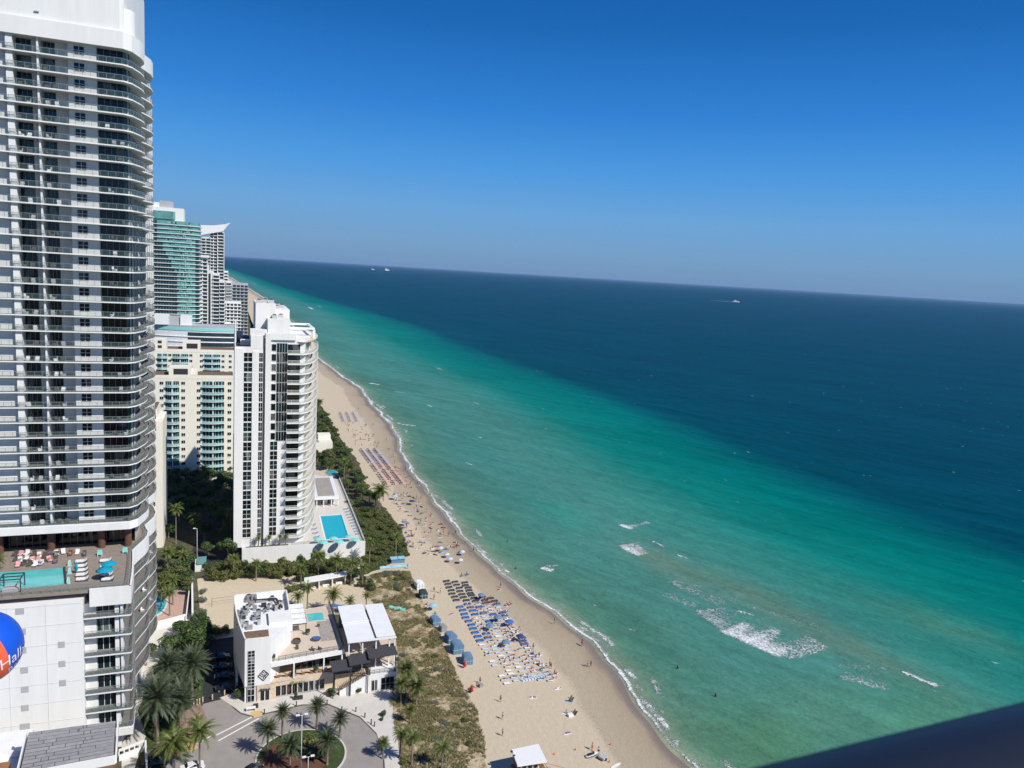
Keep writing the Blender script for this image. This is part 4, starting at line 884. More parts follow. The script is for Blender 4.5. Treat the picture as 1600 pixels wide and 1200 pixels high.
# ------------------------------------------------------------------ beach restaurant building
rs = thing('beach_restaurant', 'two-storey white beach restaurant with roof terrace and plunge pool', 'building', (20, 180, 0))
RX0, RXM, RX1, RY = 3.7, 9.25, 26.0, 168.0
curve = [(3.7, 168.0), (3.2, 171), (2.5, 176), (1.9, 182), (1.55, 188), (1.5, 192.6)]
w_ = MB(); w_.prism([(RXM, RY)]+[(14.4, 176.8), (14.4, 193.2)]+curve[::-1], 4.0, 14.1)
w_.prism([(RXM, 176.8), (14.4, 176.8), (14.4, 193.2)]+[p for p in curve[::-1] if p[1] > 176]+[(4, 176.8)], 0, 4.0)
w_.box(3.75, RXM, 168.3, 176.8, 0, 4.0)
link('wall', w_.mesh('wall', 'white_stucco'), rs)
link('parapet', MB().strip([(RXM, RY)]+curve, 14.1, 15.5, 0, -.3).strip([(1.5, 192.6), (14.4, 193.2), (14.4, 182.2)], 14.1, 15.5, 0, -.3).mesh('parapet', 'white_stucco'), rs)
link('stair_house', MB().box(RXM, 14.6, 176.2, 182.2, 12.2, 14.9).box(RXM, 11.6, 174.8, 180, 9.05, 12.2).mesh('stair_house', 'white_stucco'), rs)
link('roof', MB().prism([(9.0, 168.4), (9.0, 174.5), (3.6, 174.5), (3.95, 168.5)], 14.1, 14.16).mesh('roof', 'rust_roof'), rs)
link('roof', MB().prism([(14.2, 182.4), (14.2, 192.9), (1.8, 192.4), (2.9, 174.7), (9.0, 174.7), (9.0, 182.4)], 14.1, 14.15).mesh('roof', 'roof_white'), rs)
for i in range(58):
    x = random.uniform(3.0, 13.5); y = random.uniform(175.5, 192)
    if x > 8.6 and y < 183: continue
    a, b_, h = random.uniform(.5, 1.3), random.uniform(.5, 1.2), random.uniform(.5, 1.5)
    u = MB(); u.box(-a/2, a/2, -b_/2, b_/2, 0.01, h, 0)
    if random.random() < .6: u.lathe(0, 0, [(min(a, b_)*.38, h), (min(a, b_)*.42, h+.12), (.08, h+.13)], 10, 1)
    if random.random() < .5: u.tube((0, 0, h*.5), (random.uniform(-1.8, 1.8), random.uniform(-1.8, 1.8), .3), .09, .09, 6, 1)
    link('roof_unit', u.mesh('roof_unit', [random.choice(['vent_grey', 'grey_panel', 'dark_steel', 'steel']), 'dark_steel']), rs, (x, y, 14.15))
link('duct', MB().tube((6, 190, 14.8), (11.5, 189.4, 14.9), .25, .25, 8).tube((11.5, 189.4, 14.9), (12.6, 184, 14.9), .3, .3, 8).mesh('duct', 'dark_steel'), rs)
link('pipe_run', MB().tube((4.2, 169.2, 14.5), (8.6, 169.2, 14.5), .12, .12, 6).tube((3.4, 172, 14.5), (2.4, 186, 14.5), .15, .15, 6).mesh('pipe_run', 'steel'), rs)
# terrace storey
link('terrace_slab', MB().prism([(RXM+.0, RY-.05), (26.1, 170.2), (25.8, 195.3), (14.45, 193.2), (14.45, 176.7), (RXM+.02, 176.7)], 8.0, 9.05).mesh('terrace_slab', 'white_stucco'), rs)
link('terrace_tiles', MB().prism([(RXM+.1, RY+.5), (25.8, 170.7), (25.5, 195), (14.6, 193), (14.6, 182.3), (11.7, 182.3), (11.7, 174.7), (RXM+.1, 174.7)], 9.05, 9.08).mesh('terrace_tiles', 'beige_tile'), rs)
link('gravel_bed', MB().box(21.4, 25.2, 175.5, 187, 9.08, 9.11).mesh('gravel_bed', 'roof_gravel'), rs)
link('railing', railing_mesh([(11.0, RY+.6), (25.8, 170.6), (25.5, 195)], 1.1, 1.6, 'rail_glass', 'dark_steel'), rs, (0, 0, 9.07))
lv = MB()
for z in (9.4, 9.9, 10.4): lv.tube((26.0, 170.6, z), (25.6, 195, z), .07, .07, 6)
link('cable_rail', lv.mesh('cable_rail', 'dark_steel'), rs)
# upper gallery: open front with white posts, glazing behind
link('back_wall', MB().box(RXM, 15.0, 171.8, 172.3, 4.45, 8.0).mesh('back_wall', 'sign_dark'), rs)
for i in range(7): window(rs, 15.0+i*1.35, 16.3+i*1.35, 4.5, 7.9, 172.0, 1, 1, 'glass_dark', 'steel', .08)
for x in (RXM-.02, 14.3, 21.2, 25.4): link('post', MB().box(x, x+.3, 168.35 if x < 20 else 169.6, 168.65 if x < 20 else 169.9, 4.45, 7.98).mesh('post', 'white_paint'), rs)
link('gallery_floor', MB().prism([(RXM, RY), (23.6, 169.4), (23.6, 176), (RXM, 176)], 4.05, 4.42).mesh('gallery_floor', 'beige_tile'), rs)
gf = MB(); gf.prism([(6.35, RY-.02), (23.6, 169.3), (23.6, 176), (9.3, 176), (9.3, 168.35), (6.35, 168.35)], 3.05, 4.04)
gf.box(6.35, 7.0, RY-.02, 168.35, 0, 3.05); gf.box(9.2, 10.4, RY-.0, 169, 0, 3.05); gf.prism([(21.6, 169.1), (23.6, 169.3), (23.6, 176), (21.6, 176)], 0, 3.05)
link('stone_front', gf.mesh('stone_front', 'peach_stone'), rs)
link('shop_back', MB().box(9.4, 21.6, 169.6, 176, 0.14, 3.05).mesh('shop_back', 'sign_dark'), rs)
for i in range(9):
    x = 10.45+i*1.24; yv = 168.6+(x-10)*.055
    window(rs, x, x+1.18, .35, 2.95, yv, 1, 1, ['glass_dark', 'glass_blind'][i > 6], 'white_paint', .14, name='shop_window')
    if i in (1, 2, 3): link('poster', MB().box(x+.35, x+.62, yv-.06, yv-.052, .9, 2.4).mesh('poster', 'brown_column'), rs)
link('door', MB().box(7.05, 9.15, 168.1, 168.2, .14, 2.6).mesh('door', 'glass_dark'), rs)
o = bpy.data.objects['door']; link('frame', MB().box(7.0, 9.2, 168.02, 168.09, 2.55, 2.7).box(7.0, 7.12, 168.02, 168.09, .14, 2.55).box(8.02, 8.18, 168.02, 168.09, .14, 2.55).box(9.08, 9.2, 168.02, 168.09, .14, 2.55).mesh('frame', 'white_paint'), o, (0, 0, 0))
link('canopy', MB().box(6.95, 9.25, 167.6, 168.0, 2.85, 2.95).mesh('canopy', 'dark_steel'), rs)
for r_ in range(8):
    window(rs, 4.35, 5.85, .3+r_*1.55, 1.8+r_*1.55, 167.93, 2, 2 if r_ > 1 else 1, 'glass_blind' if r_ > 1 else 'glass_dark', 'white_paint', .07)
# diamond emblem
em = MB(); cxe, cze = 7.75, 6.35
def bar(u0, v0, u1, v1, wd=.13):
    dx, dz = u1-u0, v1-v0; L = math.hypot(dx, dz); nx, nz = -dz/L*wd/2, dx/L*wd/2
    pts = [(cxe+u0+nx, cze+v0+nz), (cxe+u1+nx, cze+v1+nz), (cxe+u1-nx, cze+v1-nz), (cxe+u0-nx, cze+v0-nz)]
    i = len(em.v); em.v += [(p[0], 167.9, p[1]) for p in pts]+[(p[0], 167.985, p[1]) for p in pts]
    for q in ((0,1,2,3),(7,6,5,4),(0,4,5,1),(1,5,6,2),(2,6,7,3),(3,7,4,0)): em.f.append(tuple(i+k for k in q)); em.mi.append(0)
for a, b_ in (((0,1.3),(1.15,.15)), ((1.15,.15),(.0,-1.3)), ((0,-1.3),(-1.2,-.05)), ((-1.2,-.05),(0,1.3))): bar(*a, *b_, .16)
for a in ((-.85,.25,-.3,-.3),(-.55,.6,-.1,.15),(-.25,.95,.1,.6),(-.02,.2,-.1,-.35),(-.1,-.35,.08,-.6),(.08,-.6,-.1,-.95),(.2,.15,.55,-.15),(.5,.35,.8,.0),(.35,-.3,.5,-.6),(.5,-.6,.25,-.85),(.3,.5,.5,.65),(.1,-.1,.35,-.3)): bar(*a)
link('emblem', em.mesh('emblem', 'dark_steel'), rs)
sg = text_mesh('benefitss', .62, 'shop_sign', 'sign_dark', 0, .02); o = link('shop_sign', sg, rs, (14.75, 168.15, 3.33)); o.rotation_euler = (math.pi/2, 0, .06)
dd = MB(); dd.tube((14.2, 168.17, 3.5), (14.2, 168.03, 3.5), .42, .42, 20); link('shop_emblem', dd.mesh('shop_emblem', 'sign_green'), rs)
link('shop_sign_line', MB().box(16.0, 18.3, 168.14, 168.2, 3.12, 3.19).mesh('shop_sign_line', 'sign_dark'), rs)
link('wall', MB().box(1.9, 2.4, 176, 186, 0, 1).mesh('wall', 'white_stucco'), rs)
# east wing with metal roofs, stairs and charcoal awnings
rw = thing('restaurant_wing', 'open restaurant wing with pale metal roof and charcoal awnings over the stairs', 'building', (32, 175, 0))
def ribbed(x0, x1, y0, y1, z0, z1, name='roof_panel'):
    n = max(1, int(round((y1-y0)/1.5)))
    for k in range(n):
        ya, yb = y0+(y1-y0)*k/n, y0+(y1-y0)*(k+1)/n-.05
        zz = lambda y: z0+(z1-z0)*(y-y0)/(y1-y0)
        mb = MB(); i = 0; mb.v = [(x0, ya, zz(ya)-.12), (x1, ya, zz(ya)-.12), (x1, yb, zz(yb)-.12), (x0, yb, zz(yb)-.12), (x0, ya, zz(ya)), (x1, ya, zz(ya)), (x1, yb, zz(yb)), (x0, yb, zz(yb))]
        for q in ((0,3,2,1),(4,5,6,7),(0,1,5,4),(1,2,6,5),(2,3,7,6),(3,0,4,7)): mb.f.append(q); mb.mi.append(0)
        link(name, mb.mesh(name, 'roof_white'), rw)
ribbed(26.6, 33.0, 168.3, 186.8, 11.9, 12.5); ribbed(33.4, 38.0, 168.6, 185.6, 12.2, 12.7)
link('gutter', MB().box(26.5, 38.1, 168.0, 168.25, 11.7, 12.1).box(26.4, 33.1, 177.2, 177.4, 12.3, 12.5).mesh('gutter', 'white_paint'), rw)
link('floor', MB().box(23.7, 38.2, 169.8, 188, 3.9, 4.6).mesh('floor', 'beige_tile'), rw)
link('floor', MB().box(26.5, 38.0, 170.0, 187, 7.4, 7.8).mesh('floor', 'beige_tile'), rw)
for x in (26.8, 30.0, 33.2, 36.4, 37.7): link('post', MB().box(x, x+.28, 168.5, 168.8, 4.6, 11.9).mesh('post', 'white_paint'), rw)
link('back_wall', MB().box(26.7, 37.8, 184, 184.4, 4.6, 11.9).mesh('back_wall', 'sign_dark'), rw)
link('planter', MB().box(28.2, 36.8, 169.0, 169.8, 7.81, 8.4).mesh('planter', 'peach_stone'), rw)
link('wall', MB().box(31.8, 38.0, 165.6, 169.8, .14, 4.5).mesh('wall', 'white_stucco'), rw)
st = MB(); st.v = [(24.6, 165.6, .14), (31.8, 165.6, .14), (31.8, 165.6, 4.5), (31.0, 165.6, 4.5), (24.6, 165.6, 1.3), (24.6, 165.9, .14), (31.8, 165.9, .14), (31.8, 165.9, 4.5), (31.0, 165.9, 4.5), (24.6, 165.9, 1.3)]
for q in ((0,1,2,3,4),(9,8,7,6,5),(3,8,9,4),(2,7,8,3),(4,9,5,0),(1,6,7,2)): st.f.append(q); st.mi.append(0)
link('stair_wall', st.mesh('stair_wall', 'white_stucco'), rw)
for k in range(18):
    link('step', MB().box(24.7+k*.34, 25.04+k*.34, 165.95, 169.2, .14, .4+k*.235).mesh('step', 'peach_stone'), rw)
bl = MB()
for k in range(19): x = 24.7+k*.35; z = 1.3+(x-24.6)*.5; bl.box(x, x+.07, 165.7, 165.78, z, z+.95)
bl.tube((24.6, 165.74, 2.3), (31.1, 165.74, 5.5), .06, .06, 6); link('stair_railing', bl.mesh('stair_railing', 'dark_steel'), rw)
for (x0, x1, z0, z1, y0, y1) in ((22.6, 27.2, 6.9, 7.5, 164.6, 168.4), (26.6, 31.4, 7.8, 8.4, 164.9, 169.0), (31.1, 37.9, 8.8, 9.4, 165.2, 169.6)):
    a = MB(); a.v = [(x0, y0, z0), (x1, y0, z0+.25), (x1+.1, y1, z1+.25), (x0+.1, y1, z1), (x0, y0, z0-.15), (x1, y0, z0+.1), (x1+.1, y1, z1+.1), (x0+.1, y1, z1-.15)]
    for q in ((0,1,2,3),(7,6,5,4),(0,4,5,1),(1,5,6,2),(2,6,7,3),(3,7,4,0)): a.f.append(q); a.mi.append(0)
    link('awning', a.mesh('awning', 'charcoal_canvas'), rw)
    for x in (x0+.3, x1-.5): link('awning_post', MB().box(x, x+.18, y0+.2, y0+.38, .14 if x < 31 else 4.5, z0-.1).mesh('awning_post', 'dark_steel'), rw)
for z in (2.6, 3.4, 4.2): link('screen_slat', MB().box(22.8, 31.2, 169.3, 169.4, z+.9, z+1.25).mesh('screen_slat', 'charcoal_canvas'), rw)
link('stone_back', MB().box(24.0, 31.7, 169.5, 169.79, .14, 3.9).mesh('stone_back', 'peach_stone'), rw)
link('railing', railing_mesh([(31.4, 165.7), (38.0, 165.7), (38.0, 170)], 1.0, 1.2, 'rail_glass', 'dark_steel'), rw, (0, 0, 4.5))
window(rw, 32.0, 33.4, .3, 3.0, 165.52, 2, 1, 'glass_dark', 'white_paint', .1); window(rw, 34.3, 37.4, .25, 3.3, 165.52, 3, 2, 'glass_dark', 'steel', .1, name='door')
# terrace things
pl = thing('plunge_pool', 'small turquoise plunge pool on the restaurant roof terrace', 'pool', (21.3, 189, 9.08))
link('water', MB().box(19.4, 23.3, 186.7, 190.9, 9.2, 9.24).mesh('water', 'water_pool_pale'), pl); link('coping', MB().box(19.0, 23.7, 186.2, 191.4, 9.085, 9.2).mesh('coping', 'beige_tile'), pl)
pgl = thing('pergola', 'white slatted pergola beside the plunge pool', 'pergola', (16.5, 187, 9.08))
for k in range(4): y = 180.6+k*2.9; link('canopy_panel', MB().box(14.5, 18.3, y, y+2.3, 11.8, 11.95).mesh('canopy_panel', 'roof_white'), pgl)
for x, y in ((18.1, 180.7), (18.1, 191.4), (18.1, 186)): link('post', MB().box(x, x+.16, y, y+.16, 9.08, 11.8).mesh('post', 'dark_steel'), pgl)
link('frame', MB().box(14.6, 18.3, 180.4, 180.55, 11.6, 11.78).box(18.2, 18.35, 180.4, 191.6, 11.6, 11.78).mesh('frame', 'dark_steel'), pgl)
def planter(x, y, z, s_, label):
    t = thing('potted_shrub', label, 'plant', (x, y, z)); link('pot', MB().lathe(x, y, [(.3*s_, z), (.4*s_, z+.4*s_), (.01, z+.38*s_)], 10).mesh('pot', 'grey_panel'), t); return t

# ------------------------------------------------------------------ foliage builders
def leaf_cloud(name, material, n=1500, blobs=9, size=.10, flat=.75, seed=0):
    r = np.random.default_rng(seed)
    cs = r.normal(0, 1, (blobs, 3)); cs /= np.linalg.norm(cs, axis=1)[:, None]; cs *= r.uniform(.25, .66, (blobs, 1)); rad = r.uniform(.26, .46, blobs)
    k = r.integers(0, blobs, n); d = r.normal(0, 1, (n, 3)); d /= np.linalg.norm(d, axis=1)[:, None]
    p = cs[k]+d*rad[k][:, None]*r.uniform(.72, 1.08, (n, 1)); p[:, 2] *= flat; p[:, 2] += flat
    nrm = d+r.normal(0, .55, (n, 3)); nrm /= np.linalg.norm(nrm, axis=1)[:, None]
    t = np.cross(nrm, r.normal(0, 1, (n, 3))); t /= np.linalg.norm(t, axis=1)[:, None]; b_ = np.cross(nrm, t); s_ = size*r.uniform(.5, 1.3, (n, 1))
    v = np.stack([p-t*s_, p-b_*s_*.55, p+t*s_, p+b_*s_*.55], 1).reshape(-1, 3)
    me = bpy.data.meshes.new(name); me.from_pydata(v.tolist(), [], np.arange(4*n).reshape(-1, 4).tolist()); me.materials.append(M(material)); me.update(); return me
CL = {}
for mt_ in ('leaf_dark', 'leaf_olive', 'leaf_grey'):
    CL[mt_] = [leaf_cloud('foliage', mt_, 1700 if mt_ != 'leaf_grey' else 1000, 10, .085, .72, q) for q in range(4)]
trunk_me = MB(); pr = None
pts = [(0, 0, 0, .16), (.05, .02, .35, .12), (.0, .08, .7, .09), (-.05, .05, 1, .05)]
for a, b_ in zip(pts[:-1], pts[1:]): trunk_me.tube(a[:3], b_[:3], a[3], b_[3], 7)
for d in ((.4, .2, 1.05), (-.35, .3, 1.0), (.1, -.4, 1.08)): trunk_me.tube((0, .05, .6), d, .06, .02, 5)
trunk_me = trunk_me.mesh('trunk', 'bark')
def shrub(x, y, r, h, kind='leaf_dark', label='dense green shrub', group=None, z=0, name='shrub', tree=False, cat=None):
    if tree:
        t = thing(name, label, cat or 'tree', (x, y, z), random.uniform(0, 6.28), group)
        link('trunk', trunk_me, t, (0, 0, 0), local=True, scale=(h*.35, h*.35, h*.6))
        link('crown', random.choice(CL[kind]), t, (0, 0, h*.35), local=True, scale=(r, r, h*.46)); return t
    o = link(name, random.choice(CL[kind]), None, (x, y, z-.1), random.uniform(0, 6.28), None, label, cat or 'shrub', group, (r, r, h*.72)); return o

def frond_set(name, nf, L, e0, e1, droop, lf, nl, wd, material, seed, dry=0, up=1.0):
    r = random.Random(seed); mb = MB()
    tot = nf+dry
    for i in range(tot):
        isdry = i >= nf
        az = i*2.39996+r.uniform(-.2, .2); f = (i+.5)/nf if not isdry else 1.1
        el = math.radians(e0+(e1-e0)*f+r.uniform(-8, 8)); LL = L*r.uniform(.85, 1.08)*(1 if not isdry else .6); dr = math.radians(droop)*r.uniform(.8, 1.2)
        if isdry: el = math.radians(-55)
        h = Vector((math.cos(az), math.sin(az), 0)); side = Vector((-math.sin(az), math.cos(az), 0)); p = Vector((0, 0, 0)); n = nl; prev = p.copy(); tw_ = r.uniform(-.5, .5)
        for k in range(1, n+1):
            t = k/n; a = el-dr*t*t; d = h*math.cos(a)+Vector((0, 0, 1))*math.sin(a); p = prev+d*(LL/n)
            upv = side.cross(d).normalized()
            if upv.z < 0: upv = -upv
            if k > 1 or True:
                mb.quad(tuple(prev-side*.035), tuple(prev+side*.035), tuple(p+side*.03), tuple(p-side*.03), 1 if isdry else 0)
            ll = lf*(math.sin(math.pi*min(1, .18+.82*t))**.7)*(1.0 if t < .97 else .6)
            for s_ in (-1, 1):
                ld = (side*s_*(.85)+d*(.55+.5*t)+upv*(.22*up)+Vector((0, 0, -.25-.25*r.random()))).normalized(); w2 = d*(wd*.5)
                base = prev+side*s_*.02
                mb.tri(tuple(base-w2), tuple(base+w2), tuple(base+ld*ll*r.uniform(.85, 1.1)+Vector((0, 0, -.08*ll))), 1 if isdry else 0)
            prev = p.copy()
    return mb.mesh(name, [material, 'dry_frond'])
CROWN = {'date': [frond_set('crown', 56, 3.9, 82, -32, 48, .78, 16, .22, 'leaf_date', q, 6) for q in range(3)],
         'bigdate': [frond_set('crown', 78, 6.3, 85, -32, 42, 1.05, 19, .27, 'leaf_silver', 10+q, 4) for q in range(3)],
         'coco': [frond_set('crown', 30, 5.0, 72, -30, 78, 1.15, 17, .27, 'leaf_coco', 20+q, 6, .3) for q in range(3)],
         'sabal': [frond_set('crown', 40, 2.2, 80, -45, 50, .8, 9, .24, 'leaf_olive', 30+q, 6) for q in range(2)]}
def ptrunk(lean, seed):
    mb = MB(); n = 8; r = random.Random(seed); prev = None
    for k in range(n+1):
        t = k/n; p = (lean[0]*t*t, lean[1]*t*t, t); rr = .17*(1.35-t*.55)+(.08 if k == 0 else 0)
        if prev: mb.tube(prev[0], p, prev[1], rr, 8, cap=(k == n))
        prev = (p, rr)
    return mb.mesh('trunk', 'bark', True)
TR = [ptrunk((0, 0), 0), ptrunk((.5, .2), 1), ptrunk((-.5, .5), 2)]
def palm(x, y, h, kind, label, group=None, s_=1.0, z=0, lean=0):
    t = thing('palm_tree', label, 'palm tree', (x, y, z), random.uniform(0, 6.28) if not lean else 0, group)
    wdt = {'bigdate': 1.6, 'date': 1.15, 'coco': .95, 'sabal': .8}[kind]
    link('trunk', TR[lean], t, (0, 0, 0), local=True, scale=(wdt, wdt, h))
    lx = (0, .5*wdt, -.5*wdt)[lean]; ly = (0, .2*wdt, .5*wdt)[lean]
    link('crown', random.choice(CROWN[kind]), t, (lx, ly, h-.1), local=True, scale=s_*random.uniform(.93, 1.08)).rotation_euler = (random.uniform(-.16, .16), random.uniform(-.16, .16), random.uniform(0, 6.28))
    if kind in ('date', 'bigdate'): 
        link('crown_shaft', SHAFT, t, (0, 0, h-.9*wdt), local=True, scale=wdt)
    return t
SHAFT = MB().lathe(0, 0, [(.16, 0), (.34, .35), (.42, .8), (.2, 1.2), (.01, 1.25)], 10).mesh('crown_shaft', 'dry_frond')
def palm_px(base, crown_y, kind, label, group=None, s_=1.0, lean=0, z=0):
    x, y = G(base[0], base[1], z); h = 5
    _, zz = XatY(base[0], crown_y, y); h = max(2.0, zz-z); return palm(x, y, h, kind, label, group, s_, z, lean)

# date palms of the roundabout
palm_px((418,1184),1140,'date','feathery date palm on the kerb at the left edge of the roundabout island', s_=.78)
palm_px((441,1154),1113,'date','feathery date palm at the upper left edge of the roundabout island', s_=.72)
palm_px((495,1141),1104,'date','tall feathery date palm at the top edge of the roundabout island', s_=.78)
palm_px((531,1152),1123,'date','feathery date palm at the upper right edge of the roundabout island', s_=.72)
palm_px((453,1203),1165,'date','date palm standing in red mulch inside the roundabout, left of the flagpole', s_=.80)
palm_px((511,1196),1157,'date','date palm standing in red mulch inside the roundabout, right of the flagpole', s_=.88)
palm_px((598,1186),1160,'sabal','small dark palm where the pavement narrows right of the roundabout', s_=.8)
# silver date palms by the podium
palm_px((246,1160),1090,'bigdate','large silvery date palm beside the podium, nearest the camera', s_=.92)
palm_px((282,1150),1095,'bigdate','large silvery date palm right of the one nearest the podium', s_=.82)
palm_px((262,1095),1040,'bigdate','silvery date palm on the lawn, left one of the rear pair', s_=.86)
palm_px((300,1092),1038,'bigdate','silvery date palm on the lawn, right one of the rear pair', s_=.86)
palm_px((273,1222),1160,'coco','yellow-green coconut palm at the lower left beside the slatted wall', s_=.95)
palm_px((312,1206),1142,'coco','coconut palm with dry hanging fronds on the road edge', s_=.82)
palm_px((306,1160),1126,'coco','small olive palm overhanging the brick paving', s_=.45)
# palms round the restaurant and hedge
for i, (b_, cy, s_, lb) in enumerate([((497,905),868,.70,'coconut palm in front of the white pool terrace wall, leftmost'), ((525,912),874,.66,'coconut palm in front of the white pool terrace wall, second from left'), ((548,915),880,.66,'coconut palm in front of the white pool terrace wall, third from left'), ((566,918),886,.55,'coconut palm at the right corner of the white pool terrace wall'), ((470,918),888,.6,'coconut palm at the left end of the white cabana'),
        ((480,955),918,.66,'coconut palm behind the restaurant, left of the roof pool'), ((520,958),928,.72,'wide coconut palm behind the plunge pool of the restaurant'), ((546,962),938,.5,'small coconut palm behind the metal-roofed restaurant wing'), ((465,962),930,.55,'low coconut palm behind the white pergola'), ((572,955),930,.4,'small palm at the edge of the dune behind the restaurant'),
        ((365,905),872,.5,'olive palm in the hedge row left of the terrace wall'), ((400,908),880,.5,'olive palm rising from the hedge below the terrace planter')]):
    palm_px(b_, cy, 'coco', lb, None, s_)
for px, lb in ((404,'small palm on the terrace planter, leftmost of four'), (421,'small palm on the terrace planter, second of four'), (438,'small palm on the terrace planter, third of four'), (447,'small palm on the terrace planter, rightmost of four')):
    x, y = G(px, 856, 5.5); palm(x, 252.0, 3.2, 'coco', lb, None, .32, 5.5)
for b_, cy, s_, lb in [((262,905),862,.62,'dark palm beside the narrow cream wall, upper one'), ((285,893),866,.6,'dark palm right of the narrow cream wall'), ((270,945),905,.55,'dark palm at the edge of the round garden pool'), ((252,950),915,.5,'dark palm between the wavy balconies and the round pool'), ((265,962),925,.5,'slim palm standing in front of the round garden pool'),
        ((275,850),795,.72,'tall palm in the shade below the cream towers'), ((305,850),808,.68,'palm in the shade beside the tall lamp post'), ((292,760),735,.55,'palm in front of the second balcony column of the cream tower'), ((318,765),732,.7,'palm in front of the right balcony column of the cream tower'), ((360,845),800,.6,'palm in deep shade against the white condominium'),
        ((593,797),766,1.12,'lone tall coconut palm standing on the open sand'), ((545,803),785,.55,'palm on the dune edge behind the pool terrace'), ((625,1183),1146,.5,'thin palm on the grassy dune, left of a pair'), ((643,1196),1152,.5,'thin palm on the grassy dune, right of a pair'), ((690,1203),1166,.55,'small palm near the lower edge of the dune'), ((577,880),845,.5,'yellowing palm on the green dune beside the terrace wall'), ((618,872),838,.5,'yellow-brown palm at the seaward edge of the green dune'),
        ((515,770),728,.6,'palm behind the gravel-roofed pavilion'), ((537,762),720,.6,'palm beside the blue garden pool north of the terrace'), ((498,655),628,.8,'palm at the far end of the seafront thicket')]:
    palm_px(b_, cy, 'coco', lb, None, s_)
# pandanus-like trees at the restaurant's dune side
for i, (b_, cy, s_, lb) in enumerate([((634,1085),1048,.9,'shaggy spiky-leaved tree right of the restaurant entrance'), ((650,1103),1075,.85,'shaggy spiky-leaved tree on the dune, second from the restaurant'), ((626,1100),1070,.75,'shaggy spiky-leaved tree close to the restaurant door'), ((640,1130),1112,.5,'low spiky plant at the pavement edge by the dune')]):
    palm_px(b_, cy-3, 'sabal', lb, None, s_*1.6)
# hedges, bushes, trees
grp = 'seagrape bushes in the hedge before the pool terrace'
for i in range(44):
    px = 326+(i//2)*11+random.uniform(-4, 4); x, y = G(px, (905 if i % 2 else 893)+random.uniform(-4, 4)-(px-330)*.03)
    shrub(x, y, random.uniform(2.0, 3.2), random.uniform(2.8, 4.6), random.choice(['leaf_olive', 'leaf_dark', 'leaf_olive']), 'rounded olive-green bush in the long hedge below the white terrace wall', grp)
def inpoly(p, poly):
    x, y = p; c = False
    for (x1, y1), (x2, y2) in zip(poly, poly[1:]+poly[:1]):
        if (y1 > y) != (y2 > y) and x < (x2-x1)*(y-y1)/(y2-y1)+x1: c = not c
    return c
def scatter(poly_px, n, fn, mind=0):
    poly = [G(*p) for p in poly_px]; xs = [p[0] for p in poly]; ys = [p[1] for p in poly]; out = []; tries = 0
    while len(out) < n and tries < n*60:
        tries += 1; p = (random.uniform(min(xs), max(xs)), random.uniform(min(ys), max(ys)))
        if inpoly(p, poly) and all((p[0]-q[0])**2+(p[1]-q[1])**2 > mind*mind for q in out): out.append(p)
    for p in out: fn(*p)
scatter([(492,625),(505,650),(525,685),(548,722),(565,762),(596,795),(556,795),(546,775),(522,742),(490,735)], 78, lambda x, y: shrub(x, y, random.uniform(2.4, 4.2), random.uniform(4, 7.5), random.choice(['leaf_dark', 'leaf_dark', 'leaf_olive']), 'dense dark-green tree in the seafront thicket beyond the pool terrace', 'trees of the seafront thicket', name='broadleaf_tree', tree=True), 3.2)
scatter([(553,795),(600,799),(625,830),(634,862),(600,880),(572,885),(570,850),(560,820)], 46, lambda x, y: shrub(x, y, random.uniform(1.5, 3.0), random.uniform(1.2, 2.6), random.choice(['leaf_olive', 'leaf_dark', 'leaf_olive']), 'low green bush on the dune between the pool terrace and the sand', 'bushes of the green dune'), 1.6)
scatter([(255,742),(365,735),(365,800),(365,880),(322,880),(300,845),(262,845)], 56, lambda x, y: shrub(x, y, random.uniform(2.6, 4.6), random.uniform(5, 9), 'leaf_dark', 'dark broadleaf tree in the shade between the cream towers and the condominium', 'trees in the shaded gap', name='broadleaf_tree', tree=True), 4.5)
scatter([(255,870),(300,862),(306,900),(290,920),(262,935),(250,905)], 12, lambda x, y: shrub(x, y, random.uniform(2.2, 3.4), random.uniform(4, 6.5), random.choice(['leaf_dark', 'leaf_olive']), 'leafy green tree beside the narrow cream wall', 'trees by the narrow cream wall', name='broadleaf_tree', tree=True), 2.6)
for i, (px, py, r_, h_) in enumerate([(228,1040,3.6,5.5),(262,1030,4.4,6.5),(300,1050,3.8,5.5),(250,1062,3.2,4),(285,1075,3.4,4),(312,1078,2.2,3.2),(300,1018,4.4,7),(318,1022,3.4,5.5),(284,1000,3.6,5),(331,1000,2.6,3.5)]):
    x, y = G(px, py); shrub(x, y, r_*.9, h_, 'leaf_dark', 'dense dark tree on the lawn between footpath and driveway', 'trees on the lawn by the driveway', name='broadleaf_tree', tree=True)
scatter([(250,905),(300,905),(292,935),(250,945)], 12, lambda x, y: shrub(x, y, random.uniform(1.6, 2.6), random.uniform(3, 5), random.choice(['leaf_dark', 'leaf_olive']), 'green tree in the garden above the round pool', 'trees above the round pool', name='broadleaf_tree', tree=True), 2.2)
scatter([(440,905),(575,902),(590,925),(560,935),(548,925),(440,930)], 16, lambda x, y: shrub(x, y, random.uniform(1.4, 2.4), random.uniform(1.8, 3.2), random.choice(['leaf_dark', 'leaf_olive']), 'green bush around the white garden cabana', 'bushes around the cabana') if not (21 < x < 36 and 223 < y < 233) else None, 1.8)
scatter([(301,925),(320,925),(324,985),(300,990)], 9, lambda x, y: shrub(x, y, random.uniform(1.2, 1.9), random.uniform(1.5, 3), random.choice(['leaf_grey', 'leaf_olive', 'leaf_dark']), 'bush along the sand court wall', 'bushes along the court wall'), 1.5)
